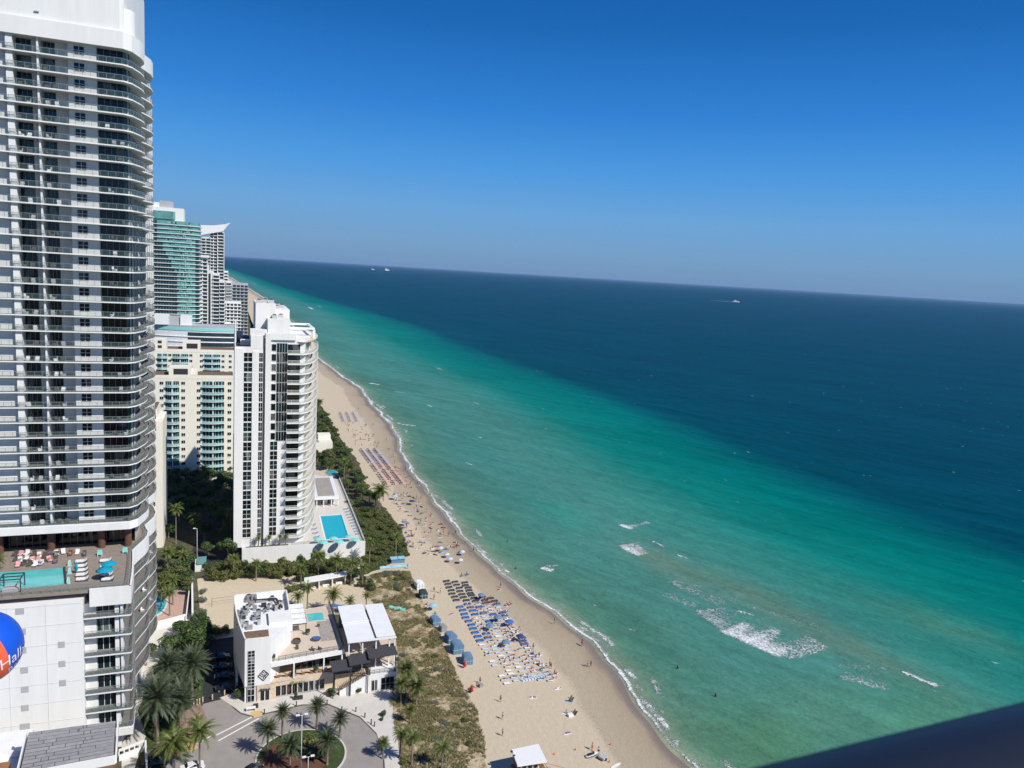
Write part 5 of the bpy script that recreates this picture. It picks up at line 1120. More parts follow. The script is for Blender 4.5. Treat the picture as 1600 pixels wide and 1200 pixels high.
scatter([(275,985),(320,975),(325,1010),(318,1030),(285,1020)], 9, lambda x, y: shrub(x, y, random.uniform(2.2, 3.2), random.uniform(3.5, 6), 'leaf_dark', 'leafy dark tree at the bend of the footpath', 'trees at the path bend', name='broadleaf_tree', tree=True), 2.4)
scatter([(325,985),(340,975),(365,985),(360,990),(335,1000)], 5, lambda x, y: shrub(x, y, random.uniform(1.1, 1.7), 1.8, 'leaf_olive', 'olive bush between the sand court and the dark driveway', 'bushes between court and driveway'), 1.5)
scatter([(563,900),(600,893),(640,895),(655,925),(640,935),(600,920)], 12, lambda x, y: shrub(x, y, random.uniform(1.0, 2.0), random.uniform(.7, 1.4), random.choice(['leaf_olive', 'leaf_grey']), 'low grey-green bush at the top of the dry dune', 'bushes at the top of the dry dune'), 1.5)
scatter([(608,1005),(640,980),(700,1035),(745,1110),(755,1190),(620,1200),(612,1120)], 22, lambda x, y: shrub(x, y, random.uniform(.7, 1.6), random.uniform(.6, 1.3), random.choice(['leaf_olive', 'leaf_dark', 'leaf_grey']), 'small green bush in the dry dune grass', 'bushes in the dune grass'), 2.5)
for i, (px, py, r_, h_, k_, lb) in enumerate([(373,1092,1.9,3.0,'leaf_dark','bright green bush at the left foot of the restaurant'), (519,1088,1.5,2.2,'leaf_dark','clipped dark bush at the foot of the stairs'), (560,1082,1.4,2.2,'leaf_dark','clipped dark bush against the white stair wall'), (569,1080,.6,1.0,'leaf_dark','small bush right of the clipped bush by the stair wall'), (600,1119,.9,1.6,'leaf_dark','bush standing on the pale pavement near the dune'), (597,1126,.6,1.0,'leaf_dark','small bush just left of the pavement bush'),
        (481,1165,3.2,2.2,'leaf_olive','green bush in the middle of the roundabout island'), (490,1182,3.0,2.6,'leaf_dark','dark bush at the back of the roundabout bed'), (465,1168,2.0,1.6,'leaf_olive','olive bush left of the flagpole in the roundabout'), (440,1172,1.4,1.1,'leaf_olive','small bush on the left rim of the roundabout'), (255,1075,3.2,3.6,'leaf_dark','dark bush under the lawn palms'), (290,1068,3.2,4.0,'leaf_dark','dark bush right of the lawn palms'), (245,1130,3.0,3,'leaf_dark','dark bush at the foot of the silver date palms'), (270,1120,2.6,2.6,'leaf_dark','dark bush between the two silver date palms'), (504,1076,1.0,3.4,'leaf_olive','tall slim climbing plant beside the restaurant stairs')]):
    x, y = G(px, py); shrub(x, y, r_, h_, k_, lb)
for x, y, z, lb in ((9.9, 168.9, 9.08, 'round green shrub at the terrace corner beside the white block'), (14.6, 169.3, 4.42, 'potted plant on the restaurant gallery, left one'), (19.6, 169.6, 4.42, 'potted plant on the restaurant gallery, right one'), (18.6, 179.6, 9.08, 'potted shrub at the corner of the pergola')):
    t = thing('potted_plant', lb, 'plant', (x, y, z)); link('pot', MB().lathe(0, 0, [(.3, 0), (.42, .5), (.02, .48)], 10).mesh('pot', 'grey_panel'), t, (0, 0, 0), local=True); link('foliage', CL['leaf_dark'][1], t, (0, 0, .35), local=True, scale=(.8, .8, 1.0))
# ------------------------------------------------------------------ dune ground and grass
def dune_mat():
    mt, n, b = nodes_of('dune'); N = n.nodes; L = n.links; g = N.new('ShaderNodeNewGeometry')
    z1 = N.new('ShaderNodeTexNoise'); z1.inputs['Scale'].default_value = .16; z1.inputs['Detail'].default_value = 6; z1.inputs['Roughness'].default_value = .7; L.new(g.outputs['Position'], z1.inputs[0])
    z2 = N.new('ShaderNodeTexNoise'); z2.inputs['Scale'].default_value = 1.6; z2.inputs['Detail'].default_value = 5; L.new(g.outputs['Position'], z2.inputs[0])
    ad = N.new('ShaderNodeMath'); ad.operation = 'MULTIPLY_ADD'; L.new(z2.outputs[0], ad.inputs[0]); ad.inputs[1].default_value = .35; L.new(z1.outputs[0], ad.inputs[2])
    r = N.new('ShaderNodeValToRGB'); E = r.color_ramp.elements; E[0].position = .46; E[0].color = (.09,.09,.035,1); E[1].position = .76; E[1].color = (.52,.43,.30,1)
    for p, c in ((.56,(.17,.14,.065)),(.65,(.25,.20,.105)),(.70,(.40,.32,.21))): e = E.new(p); e.color = (*c, 1)
    L.new(ad.outputs[0], r.inputs[0]); L.new(r.outputs[0], b.inputs['Base Color']); b.inputs['Roughness'].default_value = .95; b.inputs['Specular IOR Level'].default_value = .1
    bp = N.new('ShaderNodeBump'); bp.inputs['Strength'].default_value = .8; bp.inputs['Distance'].default_value = .4; L.new(z2.outputs[0], bp.inputs['Height']); L.new(bp.outputs[0], b.inputs['Normal']); MATS['dune'] = mt
dune_mat()
dune_px = [(563,905),(600,893),(640,893),(652,925),(668,962),(688,992),(702,1030),(722,1070),(746,1112),(757,1160),(762,1240),(628,1240),(622,1160),(613,1120),(608,1092),(622,1060),(620,1000),(600,960),(578,935)]
green_px = [(550,790),(603,797),(628,830),(639,868),(600,886),(565,900),(566,850),(558,820)]
thick_px = [(488,610),(500,630),(514,655),(533,687),(562,724),(572,760),(604,797),(550,792),(540,770),(520,735),(488,725)]
for nm, pp, mm, zz in (('dune', dune_px, 'dune', .10), ('dune', green_px, 'lawn', .09), ('garden_ground', thick_px, 'garden_soil', .06)):
    P_ = [G(*p) for p in pp]; out = []
    for a, b_ in zip(P_, P_[1:]+P_[:1]):
        L_ = math.hypot(b_[0]-a[0], b_[1]-a[1]); n = max(1, int(L_/2.2))
        for k in range(n): t = k/n; out.append((a[0]+(b_[0]-a[0])*t+random.uniform(-.5, .5), a[1]+(b_[1]-a[1])*t+random.uniform(-.5, .5)))
    link(nm, MB().prism(out, .002, zz).mesh(nm, mm), kind='structure')
def grass(poly_px, n, hh, name, label, seed, material='grass_dry', thr=-.15):
    poly = np.array([G(*p) for p in poly_px]); r = np.random.default_rng(seed); x0, y0 = poly.min(0); x1, y1 = poly.max(0)
    P_ = np.stack([r.uniform(x0, x1, n*3), r.uniform(y0, y1, n*3)], 1)
    c = np.zeros(len(P_), bool)
    for (a, b_), (c_, d_) in zip(poly, np.roll(poly, -1, 0)):
        with np.errstate(divide='ignore', invalid='ignore'): c ^= ((b_ > P_[:, 1]) != (d_ > P_[:, 1])) & (P_[:, 0] < (c_-a)*(P_[:, 1]-b_)/(d_-b_)+a)
    c &= np.array([c[i] and (mn.noise((p[0]*.13, p[1]*.13, seed))+.6*mn.noise((p[0]*.5, p[1]*.5, seed+3))) > thr for i, p in enumerate(P_)])
    P_ = P_[c][:n]; m_ = len(P_); nb = 4
    B = np.repeat(P_, nb, 0)+r.normal(0, .12, (m_*nb, 2)); az = r.uniform(0, 6.28, m_*nb); h = hh*r.uniform(.5, 1.2, m_*nb); wd = .075
    dx, dy = np.cos(az), np.sin(az)
    v0 = np.stack([B[:, 0]-dy*wd, B[:, 1]+dx*wd, np.full(m_*nb, .07)], 1); v1 = np.stack([B[:, 0]+dy*wd, B[:, 1]-dx*wd, np.full(m_*nb, .07)], 1)
    v2 = np.stack([B[:, 0]+dx*h*.5, B[:, 1]+dy*h*.5, .07+h], 1)
    v = np.stack([v0, v1, v2], 1).reshape(-1, 3); me = bpy.data.meshes.new(name); me.from_pydata(v.tolist(), [], np.arange(3*m_*nb).reshape(-1, 3).tolist()); me.materials.append(M(material)); me.update()
    link(name, me, kind='stuff', label=label, cat='grass')
grass(dune_px, 13000, .55, 'dune_grass', 'dry brown dune grass covering the sand ridge behind the beach', 5, 'grass_dry', -.09)
grass(green_px, 6000, .6, 'dune_scrub', 'green scrub on the dune beside the pool terrace', 6, 'leaf_olive', -.6)
ISLPX = None
# ------------------------------------------------------------------ people
def skin_body(name, joints, edges, radii, material='skin'):
    me = bpy.data.meshes.new(name); me.from_pydata(joints, edges, []); o = bpy.data.objects.new(name, me); C.objects.link(o)
    sm = o.modifiers.new('s', 'SKIN'); sm.use_smooth_shade = True
    lay = me.skin_vertices[0] if me.skin_vertices else None
    if lay is None: me.attributes; 
    for i, r in enumerate(radii): lay.data[i].radius = (r, r); lay.data[i].use_root = (i == 0)
    ss_ = o.modifiers.new('u', 'SUBSURF'); ss_.levels = 1; ss_.render_levels = 1
    dg = bpy.context.evaluated_depsgraph_get(); ev = o.evaluated_get(dg); m2 = bpy.data.meshes.new_from_object(ev); m2.name = name
    bpy.data.objects.remove(o)
    while len(m2.materials): m2.materials.pop()
    m2.materials.append(M(material)); return m2
def make_person(pose):
    if pose == 'stand':
        J = dict(pel=(0,0,.95), wst=(0,0,1.12), chs=(0,-.01,1.36), nck=(0,0,1.50), hd=(0,.01,1.60), top=(0,0,1.72), lsh=(.18,0,1.42), lel=(.24,-.02,1.15), lwr=(.25,.07,.90), lhd=(.25,.10,.80), rsh=(-.18,0,1.42), rel=(-.25,0,1.14), rwr=(-.26,-.06,.90), rhd=(-.26,-.08,.80),
                 lhp=(.10,0,.92), lkn=(.12,.10,.50), lan=(.12,.06,.08), lto=(.13,.22,.03), rhp=(-.10,0,.92), rkn=(-.12,.02,.50), ran=(-.12,-.14,.10), rto=(-.13,0,.03))
    elif pose == 'sit':
        J = dict(pel=(0,0,.14), wst=(0,-.04,.30), chs=(0,-.06,.54), nck=(0,-.04,.68), hd=(0,-.02,.78), top=(0,-.03,.90), lsh=(.18,-.06,.60), lel=(.24,-.12,.34), lwr=(.20,.08,.28), lhd=(.17,.16,.30), rsh=(-.18,-.06,.60), rel=(-.26,-.22,.34), rwr=(-.26,-.30,.10), rhd=(-.26,-.33,.04),
                 lhp=(.10,.02,.13), lkn=(.13,.42,.38), lan=(.12,.70,.08), lto=(.12,.86,.05), rhp=(-.10,.02,.13), rkn=(-.14,.46,.14), ran=(-.14,.88,.08), rto=(-.15,.93,.20))
    else:
        J = dict(pel=(0,0,.13), wst=(0,-.18,.14), chs=(0,-.42,.15), nck=(0,-.58,.14), hd=(0,-.68,.15), top=(0,-.80,.14), lsh=(.18,-.48,.13), lel=(.30,-.30,.08), lwr=(.30,-.04,.08), lhd=(.29,.06,.07), rsh=(-.18,-.48,.13), rel=(-.34,-.60,.08), rwr=(-.16,-.80,.09), rhd=(-.08,-.82,.09),
                 lhp=(.10,.04,.12), lkn=(.14,.46,.20), lan=(.12,.88,.07), lto=(.14,.94,.18), rhp=(-.10,.04,.12), rkn=(-.13,.47,.12), ran=(-.12,.90,.07), rto=(-.16,.97,.18))
    R_ = dict(pel=.13, wst=.115, chs=.135, nck=.055, hd=.095, top=.075, lsh=.06, lel=.042, lwr=.03, lhd=.035, rsh=.06, rel=.042, rwr=.03, rhd=.035, lhp=.085, lkn=.058, lan=.04, lto=.035, rhp=.085, rkn=.058, ran=.04, rto=.035)
    E_ = [('pel','wst'),('wst','chs'),('chs','nck'),('nck','hd'),('hd','top'),('chs','lsh'),('lsh','lel'),('lel','lwr'),('lwr','lhd'),('chs','rsh'),('rsh','rel'),('rel','rwr'),('rwr','rhd'),('pel','lhp'),('lhp','lkn'),('lkn','lan'),('lan','lto'),('pel','rhp'),('rhp','rkn'),('rkn','ran'),('ran','rto')]
    k = list(J); body = skin_body('body', [J[a] for a in k], [(k.index(a), k.index(b_)) for a, b_ in E_], [R_[a] for a in k])
    def V(a): return Vector(J[a])
    hr = MB(); hc = V('hd').lerp(V('top'), .5); axis = (V('top')-V('hd')).normalized()
    back = Vector((0, -.03, 0)) if pose != 'lie' else Vector((0, -.02, -.02))
    prof = []
    for j in range(5):
        for i in range(10):
            a = i*math.pi/5; el = math.pi/2*(j/4)*1.15; d = (axis*math.cos(el)+(axis.orthogonal().normalized()*math.cos(a)+axis.cross(axis.orthogonal().normalized())*math.sin(a))*math.sin(el)); hr.v.append(tuple(hc+back+d*.125))
    for j in range(4):
        for i in range(10): hr.f.append((j*10+i, j*10+(i+1) % 10, (j+1)*10+(i+1) % 10, (j+1)*10+i)); hr.mi.append(0)
    hair = hr.mesh('hair', 'hair', True)
    sh = MB(); 
    sh.tube(tuple(V('pel')-(V('wst')-V('pel')).normalized()*.07), tuple(V('wst').lerp(V('pel'), .35)), .175, .16, 12)
    for s_ in ('l', 'r'): sh.tube(tuple(V(s_+'hp')), tuple(V(s_+'hp').lerp(V(s_+'kn'), .5)), .115, .095, 10)
    shorts = sh.mesh('shorts', 'cloth_navy', True)
    tp = MB(); tp.tube(tuple(V('wst').lerp(V('pel'), .3)), tuple(V('chs').lerp(V('nck'), .35)), .15, .17, 12)
    top = tp.mesh('top', 'cloth_white', True)
    return body, hair, shorts, top
PM = {p: make_person(p) for p in ('stand', 'sit', 'lie')}
VAR = {}
def var(me, material):
    k = (me.name, material)
    if k not in VAR:
        m2 = me.copy(); m2.materials[0] = M(material); VAR[k] = m2
    return VAR[k]
SW = [('cloth_black', 'black'), ('cloth_red', 'red'), ('cloth_blue', 'blue'), ('cloth_white', 'white'), ('cloth_navy', 'navy'), ('cloth_orange', 'orange'), ('cloth_teal', 'teal')]
def person(pose, x, y, rot, label, group=None, z=0, bottom='cloth_navy', top=None):
    t = thing('person', label, 'person', (x, y, z), rot, group); b_, h_, s_, tp_ = PM[pose]
    link('body', b_, t, local=True); link('hair', h_, t, local=True); link('shorts', var(s_, bottom), t, local=True)
    if top: link('top', var(tp_, top), t, local=True)
    return t
# ------------------------------------------------------------------ beach loungers
def make_lounger(mname, w_=1.45, ln=2.0):
    t = thing('sun_lounger', 'x', 'sun lounger', (0, 0, 0))
    fr_ = MB(); fr_.box(-ln/2, ln*.18, -w_/2, w_/2, .22, .28); 
    link('frame', fr_.mesh('frame', 'white_paint'), t, local=True)
    ma = MB(); ma.box(-ln/2, ln*.18, -w_/2+.04, w_/2-.04, .28, .37)
    link('mattress', ma.mesh('mattress', mname), t, local=True)
    bk = MB()
    for y0, y1 in ((-w_/2+.04, w_/2-.04),):
        i = len(bk.v); x0, x1, z0, z1 = ln*.185, ln/2, .29, (.36 if w_ > 1 else .62)
        bk.v += [(x0, y0, z0), (x1, y0, z1), (x1, y1, z1), (x0, y1, z0), (x0, y0, z0+.08), (x1-.03, y0, z1+.08), (x1-.03, y1, z1+.08), (x0, y1, z0+.08)]
        for q in ((0,3,2,1),(4,5,6,7),(0,1,5,4),(1,2,6,5),(2,3,7,6),(3,0,4,7)): bk.f.append(tuple(i+k for k in q)); bk.mi.append(0)
    link('backrest', bk.mesh('backrest', mname), t, local=True)
    for sx in (-1, 1):
        for sy in (-1, 1): link('leg', MB().box(sx*ln*.42-.03-(0 if sx < 0 else ln*.2), sx*ln*.42+.03-(0 if sx < 0 else ln*.2), sy*w_*.44-.03, sy*w_*.44+.03, 0, .22).mesh('leg', 'white_paint'), t, local=True)
    return t
beds = {}
def farbed(mname, x, y, label, group):
    k = 'far'+mname
    if k not in beds:
        t = thing('sun_lounger', label, 'sun lounger', (x, y, 0), 0, group)
        link('mattress', MB().box(-.35, 1.5, -.62, .62, .12, .34).mesh('mattress', mname), t, local=True)
        h_ = MB(); h_.box(-1.45, -.4, -.6, .6, 1.0, 1.08); h_.box(-1.45, -1.38, -.6, -.53, 0, 1.0).box(-1.45, -1.38, .53, .6, 0, 1.0).box(-.5, -.43, -.6, -.53, 0, 1.0).box(-.5, -.43, .53, .6, 0, 1.0)  # dark panel on posts, added for the shadow dash beside each mattress
        link('sunshade', h_.mesh('sunshade', 'bed_dark'), t, local=True); beds[k] = t; return t
    return dup(beds[k], (x, y, 0), 0, label, group)
def bed(mname, x, y, rot, label, group, w_=1.45, ln=2.0, z=0):
    k = (mname, w_)
    if k not in beds: beds[k] = make_lounger(mname, w_, ln); t = beds[k]; t.location = (x, y, z); t.rotation_euler.z = rot; t['label'] = label; t['group'] = group; return t
    return dup(beds[k], (x, y, z), rot, label, group)
ROWN = ['row nearest the dunes', 'second row from the dunes', 'third row from the dunes', 'fourth row from the dunes', 'row nearest the water']
def rowX(r, Y): 
    return np.interp(Y, [160, 185, 206, 224], [64.6, 64.9, 65.4, 66.3])+r*2.85
ordcount = {}
for r in range(5):
    y = 223.5-r*1.2
    end = 160.5-r*.3
    while y > end:
        gapp = False
        if r == 0 and (205.5 < y < 208.5 or 172 < y < 174 or 165 < y < 169.5): gapp = True
        if r in (3, 4) and y > 211: gapp = True
        if r == 4 and random.random() < .12: gapp = True
        if r == 3 and random.random() < .08: gapp = True
        if not gapp:
            if y > 207.5-r*.8: c, cn = 'bed_dark', 'dark grey'
            elif y > 181-r*1.5: c, cn = ('bed_blue', 'blue') if (r == 0 or (r == 1 and random.random() < .6) or random.random() < .22) else (('bed_pale', 'pale') if random.random() < .5 else ('cloth_white', 'white'))
            else: c, cn = ('bed_pale', 'pale blue') if random.random() < .6 else ('cloth_white', 'white')
            k = (r, cn); ordcount[k] = ordcount.get(k, 0)+1
            xx = rowX(r, y)+random.uniform(-.25, .25)+(.0 if r < 3 else random.uniform(-.5, .5))
            pair = (c in ('bed_dark', 'bed_blue'))
            bed(c, xx, y, random.uniform(-.08, .08)+(.0 if pair else 0), f'{ORD[ordcount[k]]} {cn} lounger from the north, {ROWN[r]}', 'beach club loungers', 1.45 if pair else .72)
            if (r >= 1 and y < 206 and random.random() < .55) or (r >= 3 and random.random() < .6) or (r == 0 and y < 182 and random.random() < .15):
                sc_, sn = random.choice(SW)
                ps = random.choice(['lie', 'lie', 'sit'])
                person(ps, xx-.1, y+random.uniform(-.1, .1), math.pi/2+random.uniform(-.3, .3), f'{"sunbather lying" if ps=="lie" else "person sitting"} in {sn} swimwear among the beach club loungers, {ROWN[r]}', 'people on the beach club loungers', .36, sc_, random.choice([None, None, 'cloth_white', 'cloth_black']))
        y -= (2.35 if y > 181 else 1.9)*random.uniform(.93, 1.07) if (r < 2 and y > 181) else random.uniform(1.5, 2.2)
# lilac to pink group by the lone palm, and the lilac group further on
cnt = {}
for r in range(3):
    for k in range(24):
        y = 402-k*2.9-random.uniform(0, .5); x = 68.2+r*3.6+(402-y)*.012
        c, cn = ('cloth_lilac', 'lilac') if k < 11 else ('cloth_pink', 'pink')
        if random.random() < .07: continue
        cnt[(r, cn)] = cnt.get((r, cn), 0)+1
        farbed(c, x, y, f'{ORD[cnt[(r, cn)]]} {cn} lounger from the north, {["inland", "middle", "seaward"][r]} row beyond the lone palm', 'lilac and pink loungers beyond the lone palm')
for r in range(3):
    for k in range(7):
        y = 506-k*4.6; x = 71.0+r*4.2-(506-y)*.06
        farbed('cloth_lilac', x, y, f'distant lilac lounger, {ORD[k+1]} from the north, {["inland", "middle", "seaward"][r]} row of the farthest group', 'farthest lilac lounger group')
# beach umbrellas
def make_umbrella(mname, r_=1.3, h=2.3, name='beach_umbrella'):
    t = thing(name, 'x', 'umbrella', (0, 0, 0))
    cn = MB(); n = 12
    prof = [(r_, h-.45), (r_*.66, h-.17), (r_*.33, h-.04), (.02, h)]
    cn.lathe(0, 0, prof, n); cn.lathe(0, 0, [(r_, h-.45), (r_*.985, h-.56)], n)
    link('canopy', cn.mesh('canopy', mname), t, local=True); link('pole', MB().tube((0, 0, 0), (0, 0, h+.08), .025, .02, 6).mesh('pole', 'white_paint'), t, local=True)
    ribs = MB()
    for k in range(6): a = k*math.pi/3; ribs.tube((0, 0, h-.5), (r_*.8*math.cos(a), r_*.8*math.sin(a), h-.33), .012, .012, 4)
    link('ribs', ribs.mesh('ribs', 'steel'), t, local=True); return t
U = {}
def umb(mname, x, y, z, label, group=None, r_=1.3, h=2.3, tilt=0):
    k = (mname, r_, h)
    if k not in U: U[k] = make_umbrella(mname, r_, h); t = U[k]; t.location = (x, y, z); t['label'] = label
    else: t = dup(U[k], (x, y, z), 0, label)
    if group: t['group'] = group
    t.rotation_euler.x = tilt
    return t
for (px, py, c, lb, g_) in ((643.5,789,'cloth_navy','navy blue beach umbrella on the open sand near the water',None), (616,781,'cloth_lightblue','light blue umbrella just right of the lone palm',None), (632,822,'cloth_bluegrey','blue-grey umbrella on the sand beside the green dune',None), (778,973,'cloth_bluegrey','blue umbrella among the seaward loungers',None), (795,980,'cloth_blue','bright blue umbrella nearest the water among the loungers',None), (765,986,'cloth_bluegrey','blue umbrella shading the middle lounger rows',None),
        (676,954,'cloth_lightblue','pale blue umbrella by the lounger hut at the dune edge',None), (698,872,'bed_pale','pale blue umbrella north of the lounger field, inland one',None), (703,879,'bed_pale','pale blue umbrella north of the lounger field, second inland one',None), (722,868,'bed_pale','pale blue umbrella north of the lounger field, nearest the water',None), (719,881,'bed_pale','pale blue umbrella north of the lounger field, southern one',None), (688,862,'bed_pale','pale blue umbrella north of the lounger field, northern one',None)):
    x, y = G(px, py); umb(c, x, y, 0, lb, g_, 1.0 if c == 'bed_pale' else 1.3, 1.9 if c == 'bed_pale' else 2.2)
for (px, py, n_) in ((497,841,'leftmost'), (505.6,846,'second from left'), (521,839.6,'third from left, by the pool edge'), (530.6,845,'fourth from left'), (545.6,837,'fifth from left, by the pool corner'), (556,842,'rightmost')):
    x, y = G(px, py, 7.2); umb('cloth_aqua', x, y, 4.95, f'aqua umbrella on the condominium pool terrace, {n_}', None, 1.5, 2.4)
# terrace loungers
i = 0
for (a, b_, n_, side) in (((487,815),(495,840),5,'left'), ((541,796),(560,835),10,'right')):
    for k in range(n_):
        px = a[0]+(b_[0]-a[0])*k/(n_-1); py = a[1]+(b_[1]-a[1])*k/(n_-1); x, y = G(px, py, 5)
        bed('cloth_bluegrey', x, y, .1, f'blue-grey lounger {side} of the terrace pool, {ORD[k+1]} from the far end', 'terrace pool loungers', .72, 2.0, 4.96)
# folded red umbrellas, cabana boxes along the dune
def cabana(x, y, c, label, s_=1.0):
    t = thing('beach_cabana', label, 'cabana', (x, y, 0), random.uniform(-.2, .2), 'storage cabanas along the dune', s_)
    cb_ = MB(); cb_.prism([(-1.1, -1.2), (1.1, -1.2), (1.1, 1.2), (-1.1, 1.2)], .05, 1.7, cap=False)
    rf = MB(); n = 8
    for k in range(n):
        a0, a1 = math.pi*k/n, math.pi*(k+1)/n
        rf.quad((1.15*math.cos(a0), -1.25, 1.65+.45*math.sin(a0)), (1.15*math.cos(a0), 1.25, 1.65+.45*math.sin(a0)), (1.15*math.cos(a1), 1.25, 1.65+.45*math.sin(a1)), (1.15*math.cos(a1), -1.25, 1.65+.45*math.sin(a1)))
    for yv in (-1.25, 1.25):
        i_ = len(rf.v); rf.v += [(1.15*math.cos(math.pi*k/n), yv, 1.65+.45*math.sin(math.pi*k/n)) for k in range(n+1)]; rf.f.append(tuple(range(i_, i_+n+1))); rf.mi.append(0)
    link('side_curtain', cb_.mesh('side_curtain', c), t, local=True); link('hood', rf.mesh('hood', c), t, local=True)
    link('stripe', MB().box(-1.17, 1.17, -1.27, -1.21, .9, 1.0).box(-.5, -.42, -1.28, -1.22, .1, 1.6).box(.42, .5, -1.28, -1.22, .1, 1.6).mesh('stripe', 'cloth_lightblue'), t, local=True)
    return t
for (px, py, c, lb, s_) in ((655,919,'cloth_white','white canvas cabana at the top of the dune edge',1.1), (661,933,'charcoal_canvas','charcoal canvas cabana next to the white one',1.05), (680,975,'cloth_bluegrey','blue cabana at the dune edge, northernmost of the blue ones',1.05), (692,985,'grey_panel','grey striped bundle of folded beach furniture by the dune',.8), (704,1002,'cloth_bluegrey','blue cabana at the dune edge, second of the blue ones',1.15), (714,1018,'cloth_bluegrey','blue cabana at the dune edge, largest with lighter hood',1.3), (730,1035,'cloth_bluegrey','blue cabana beside the red folded umbrella',1.1)):
    x, y = G(px, py); cabana(x, y, c, lb, s_)
for (px, py, lb) in ((726,1044,'folded red umbrella beside the southern blue cabana'), (737,1083,'folded red umbrella on the sand further south'), (650,918,'folded red flag umbrella in front of the white cabana')):
    x, y = G(px, py); t = thing('folded_umbrella', lb, 'umbrella', (x, y, 0)); link('canopy', MB().lathe(0, 0, [(.06, .3), (.42, .6), (.34, 1.4), (.10, 2.2), (.02, 2.4)], 10).mesh('canopy', 'cloth_red', True), t, local=True); link('pole', MB().tube((0, 0, 0), (0, 0, 2.6), .03, .03, 6).mesh('pole', 'white_paint'), t, local=True)
# towels stack / tarps / paddle boards
for (a, b_, c, lb) in (((593,888),(640,884),'cloth_lightblue','light blue tarpaulin laid on the sand at the dune gap'), ((608,949),(634,953),'cloth_aqua','turquoise tarpaulin on the dune behind the restaurant'), ((518,946),(548,950),'cloth_blue','blue tarpaulin behind the metal-roofed wing')):
    p, q = Vector(G(*a)), Vector(G(*b_)); d = (q-p); n_ = Vector((-d.y, d.x)).normalized()*.9
    t = thing('tarpaulin', lb, 'tarpaulin', (p.x, p.y, 0)); mb = MB()
    for k in range(8):
        t0, t1 = k/8, (k+1)/8; z0, z1 = .55+.2*math.sin(k*1.7), .55+.2*math.sin((k+1)*1.7)
        P0, P1 = p+d*t0, p+d*t1; mb.quad((*(P0-n_), .12), (*(P1-n_), .12), (*P1, z1), (*P0, z0)); mb.quad((*P0, z0), (*P1, z1), (*(P1+n_), .12), (*(P0+n_), .12))
    link('cloth', mb.mesh('cloth', c), t)
t = thing('beach_hut', 'small pale blue slatted hut at the dune gap above the tarpaulin', 'hut', (*G(622, 880), 0))
x, y = G(622, 880)
link('wall', MB().box(x-2.3, x+2.3, y, y+2, 0, 1.5).mesh('wall', 'cloth_bluegrey'), t); link('roof', MB().box(x-2.5, x-.1, y-.3, y+2.2, 1.5, 1.65).box(x+.1, x+2.5, y-.3, y+2.2, 1.5, 1.65).mesh('roof', 'cloth_lightblue'), t)
# towels rolled out at the south end of the lounger field
for k in range(9):
    x, y = G(815+k*4.6, 1063-k*1.0); o = link('towel_pile', MB().box(-.35, .35, -.9, .9, 0, .22).box(-.3, .3, -.8, .2, .22, .34).mesh('towel_pile', 'bed_pale'), None, (x, y, 0), .4, None, f'pale blue folded lounger cover, {ORD[k+1]} from the left at the south end', 'lounger cover', 'folded lounger covers')
# scattered people with towels
tow = {c: MB().box(-.45, .45, -.95, .95, .005, .035).mesh('towel', c) for c in ('cloth_white', 'cloth_blue', 'bed_dark', 'cloth_bluegrey', 'cloth_lightblue', 'cloth_pink', 'cloth_black')}
def spot_person(px, py, pose, label, group=None, towel=True):
    x, y = G(px, py); rot = random.uniform(0, 6.28) if pose != 'lie' else random.uniform(-.6, .6)+math.pi/2*random.choice([1, 1, 3]); c = random.choice(SW)[0]
    if towel and pose != 'stand':
        tc_ = random.choice(list(tow)); link('towel', tow[tc_], None, (x, y, 0), rot, None, 'beach towel spread on the sand under '+('a sunbather' if pose == 'lie' else 'a sitting person'), 'towel', 'towels spread on the beach')
    person(pose, x, y, rot, label, group, .035 if towel and pose != 'stand' else 0, c, random.choice([None, None, None, 'cloth_black', 'cloth_white', 'cloth_red']))
rr = random.Random(3)
for k in range(34):
    py = rr.uniform(935, 1060); t_ = (py-935)/125; px = rr.uniform(748+t_*90, 775+t_*98); ps = rr.choice(['lie', 'sit', 'stand'])
    spot_person(px, py, ps, f'{dict(lie="sunbather lying", sit="beachgoer sitting", stand="beachgoer standing")[ps]} in the crowd along the seaward edge of the lounger field', 'crowd at the seaward edge of the loungers')
for n_, (px, py) in enumerate(((752,938),(812,1003),(790,1012))):
    x, y = G(px, py); umb('cloth_navy' if n_ % 2 else 'cloth_bluegrey', x, y, 0, f'{"navy" if n_ % 2 else "grey-blue"} umbrella in the crowded seaward loungers, {ORD[n_+1]} from the north', 'umbrellas in the seaward loungers', 1.15, 2.2)
gN = 'sunbathers on the open sand north of the loungers'
for k in range(100):
    py = rr.uniform(770, 868); t_ = (py-775)/90; px = rr.uniform(612+t_*30, 655+t_*72)
    if px < 603+t_*38: continue
    ps = rr.choice(['lie', 'sit', 'lie', 'sit', 'stand']); spot_person(px, py, ps, f'{dict(lie="sunbather lying", sit="beachgoer sitting", stand="beachgoer standing")[ps]} on the open sand between the lone palm and the lounger field', gN)
for k in range(46):
    py = rr.uniform(660, 700); t_ = (py-660)/40; px = rr.uniform(533+t_*22, 572+t_*24)
    ps = rr.choice(['lie', 'sit', 'sit', 'stand']); spot_person(px, py, ps, f'{dict(lie="tiny sunbather lying", sit="tiny figure sitting", stand="tiny figure standing")[ps]} on the sand between the two distant lounger groups', 'distant beachgoers between the lounger groups', False)
for k in range(16):
    py = rr.uniform(700, 765); px = 600+(py-700)*.55+rr.uniform(0, 10); ps = rr.choice(['sit', 'stand', 'lie']); spot_person(px, py, ps, f'{dict(lie="sunbather lying", sit="beachgoer sitting", stand="beachgoer standing")[ps]} at the seaward side of the pink loungers', 'beachgoers beside the pink loungers', False)
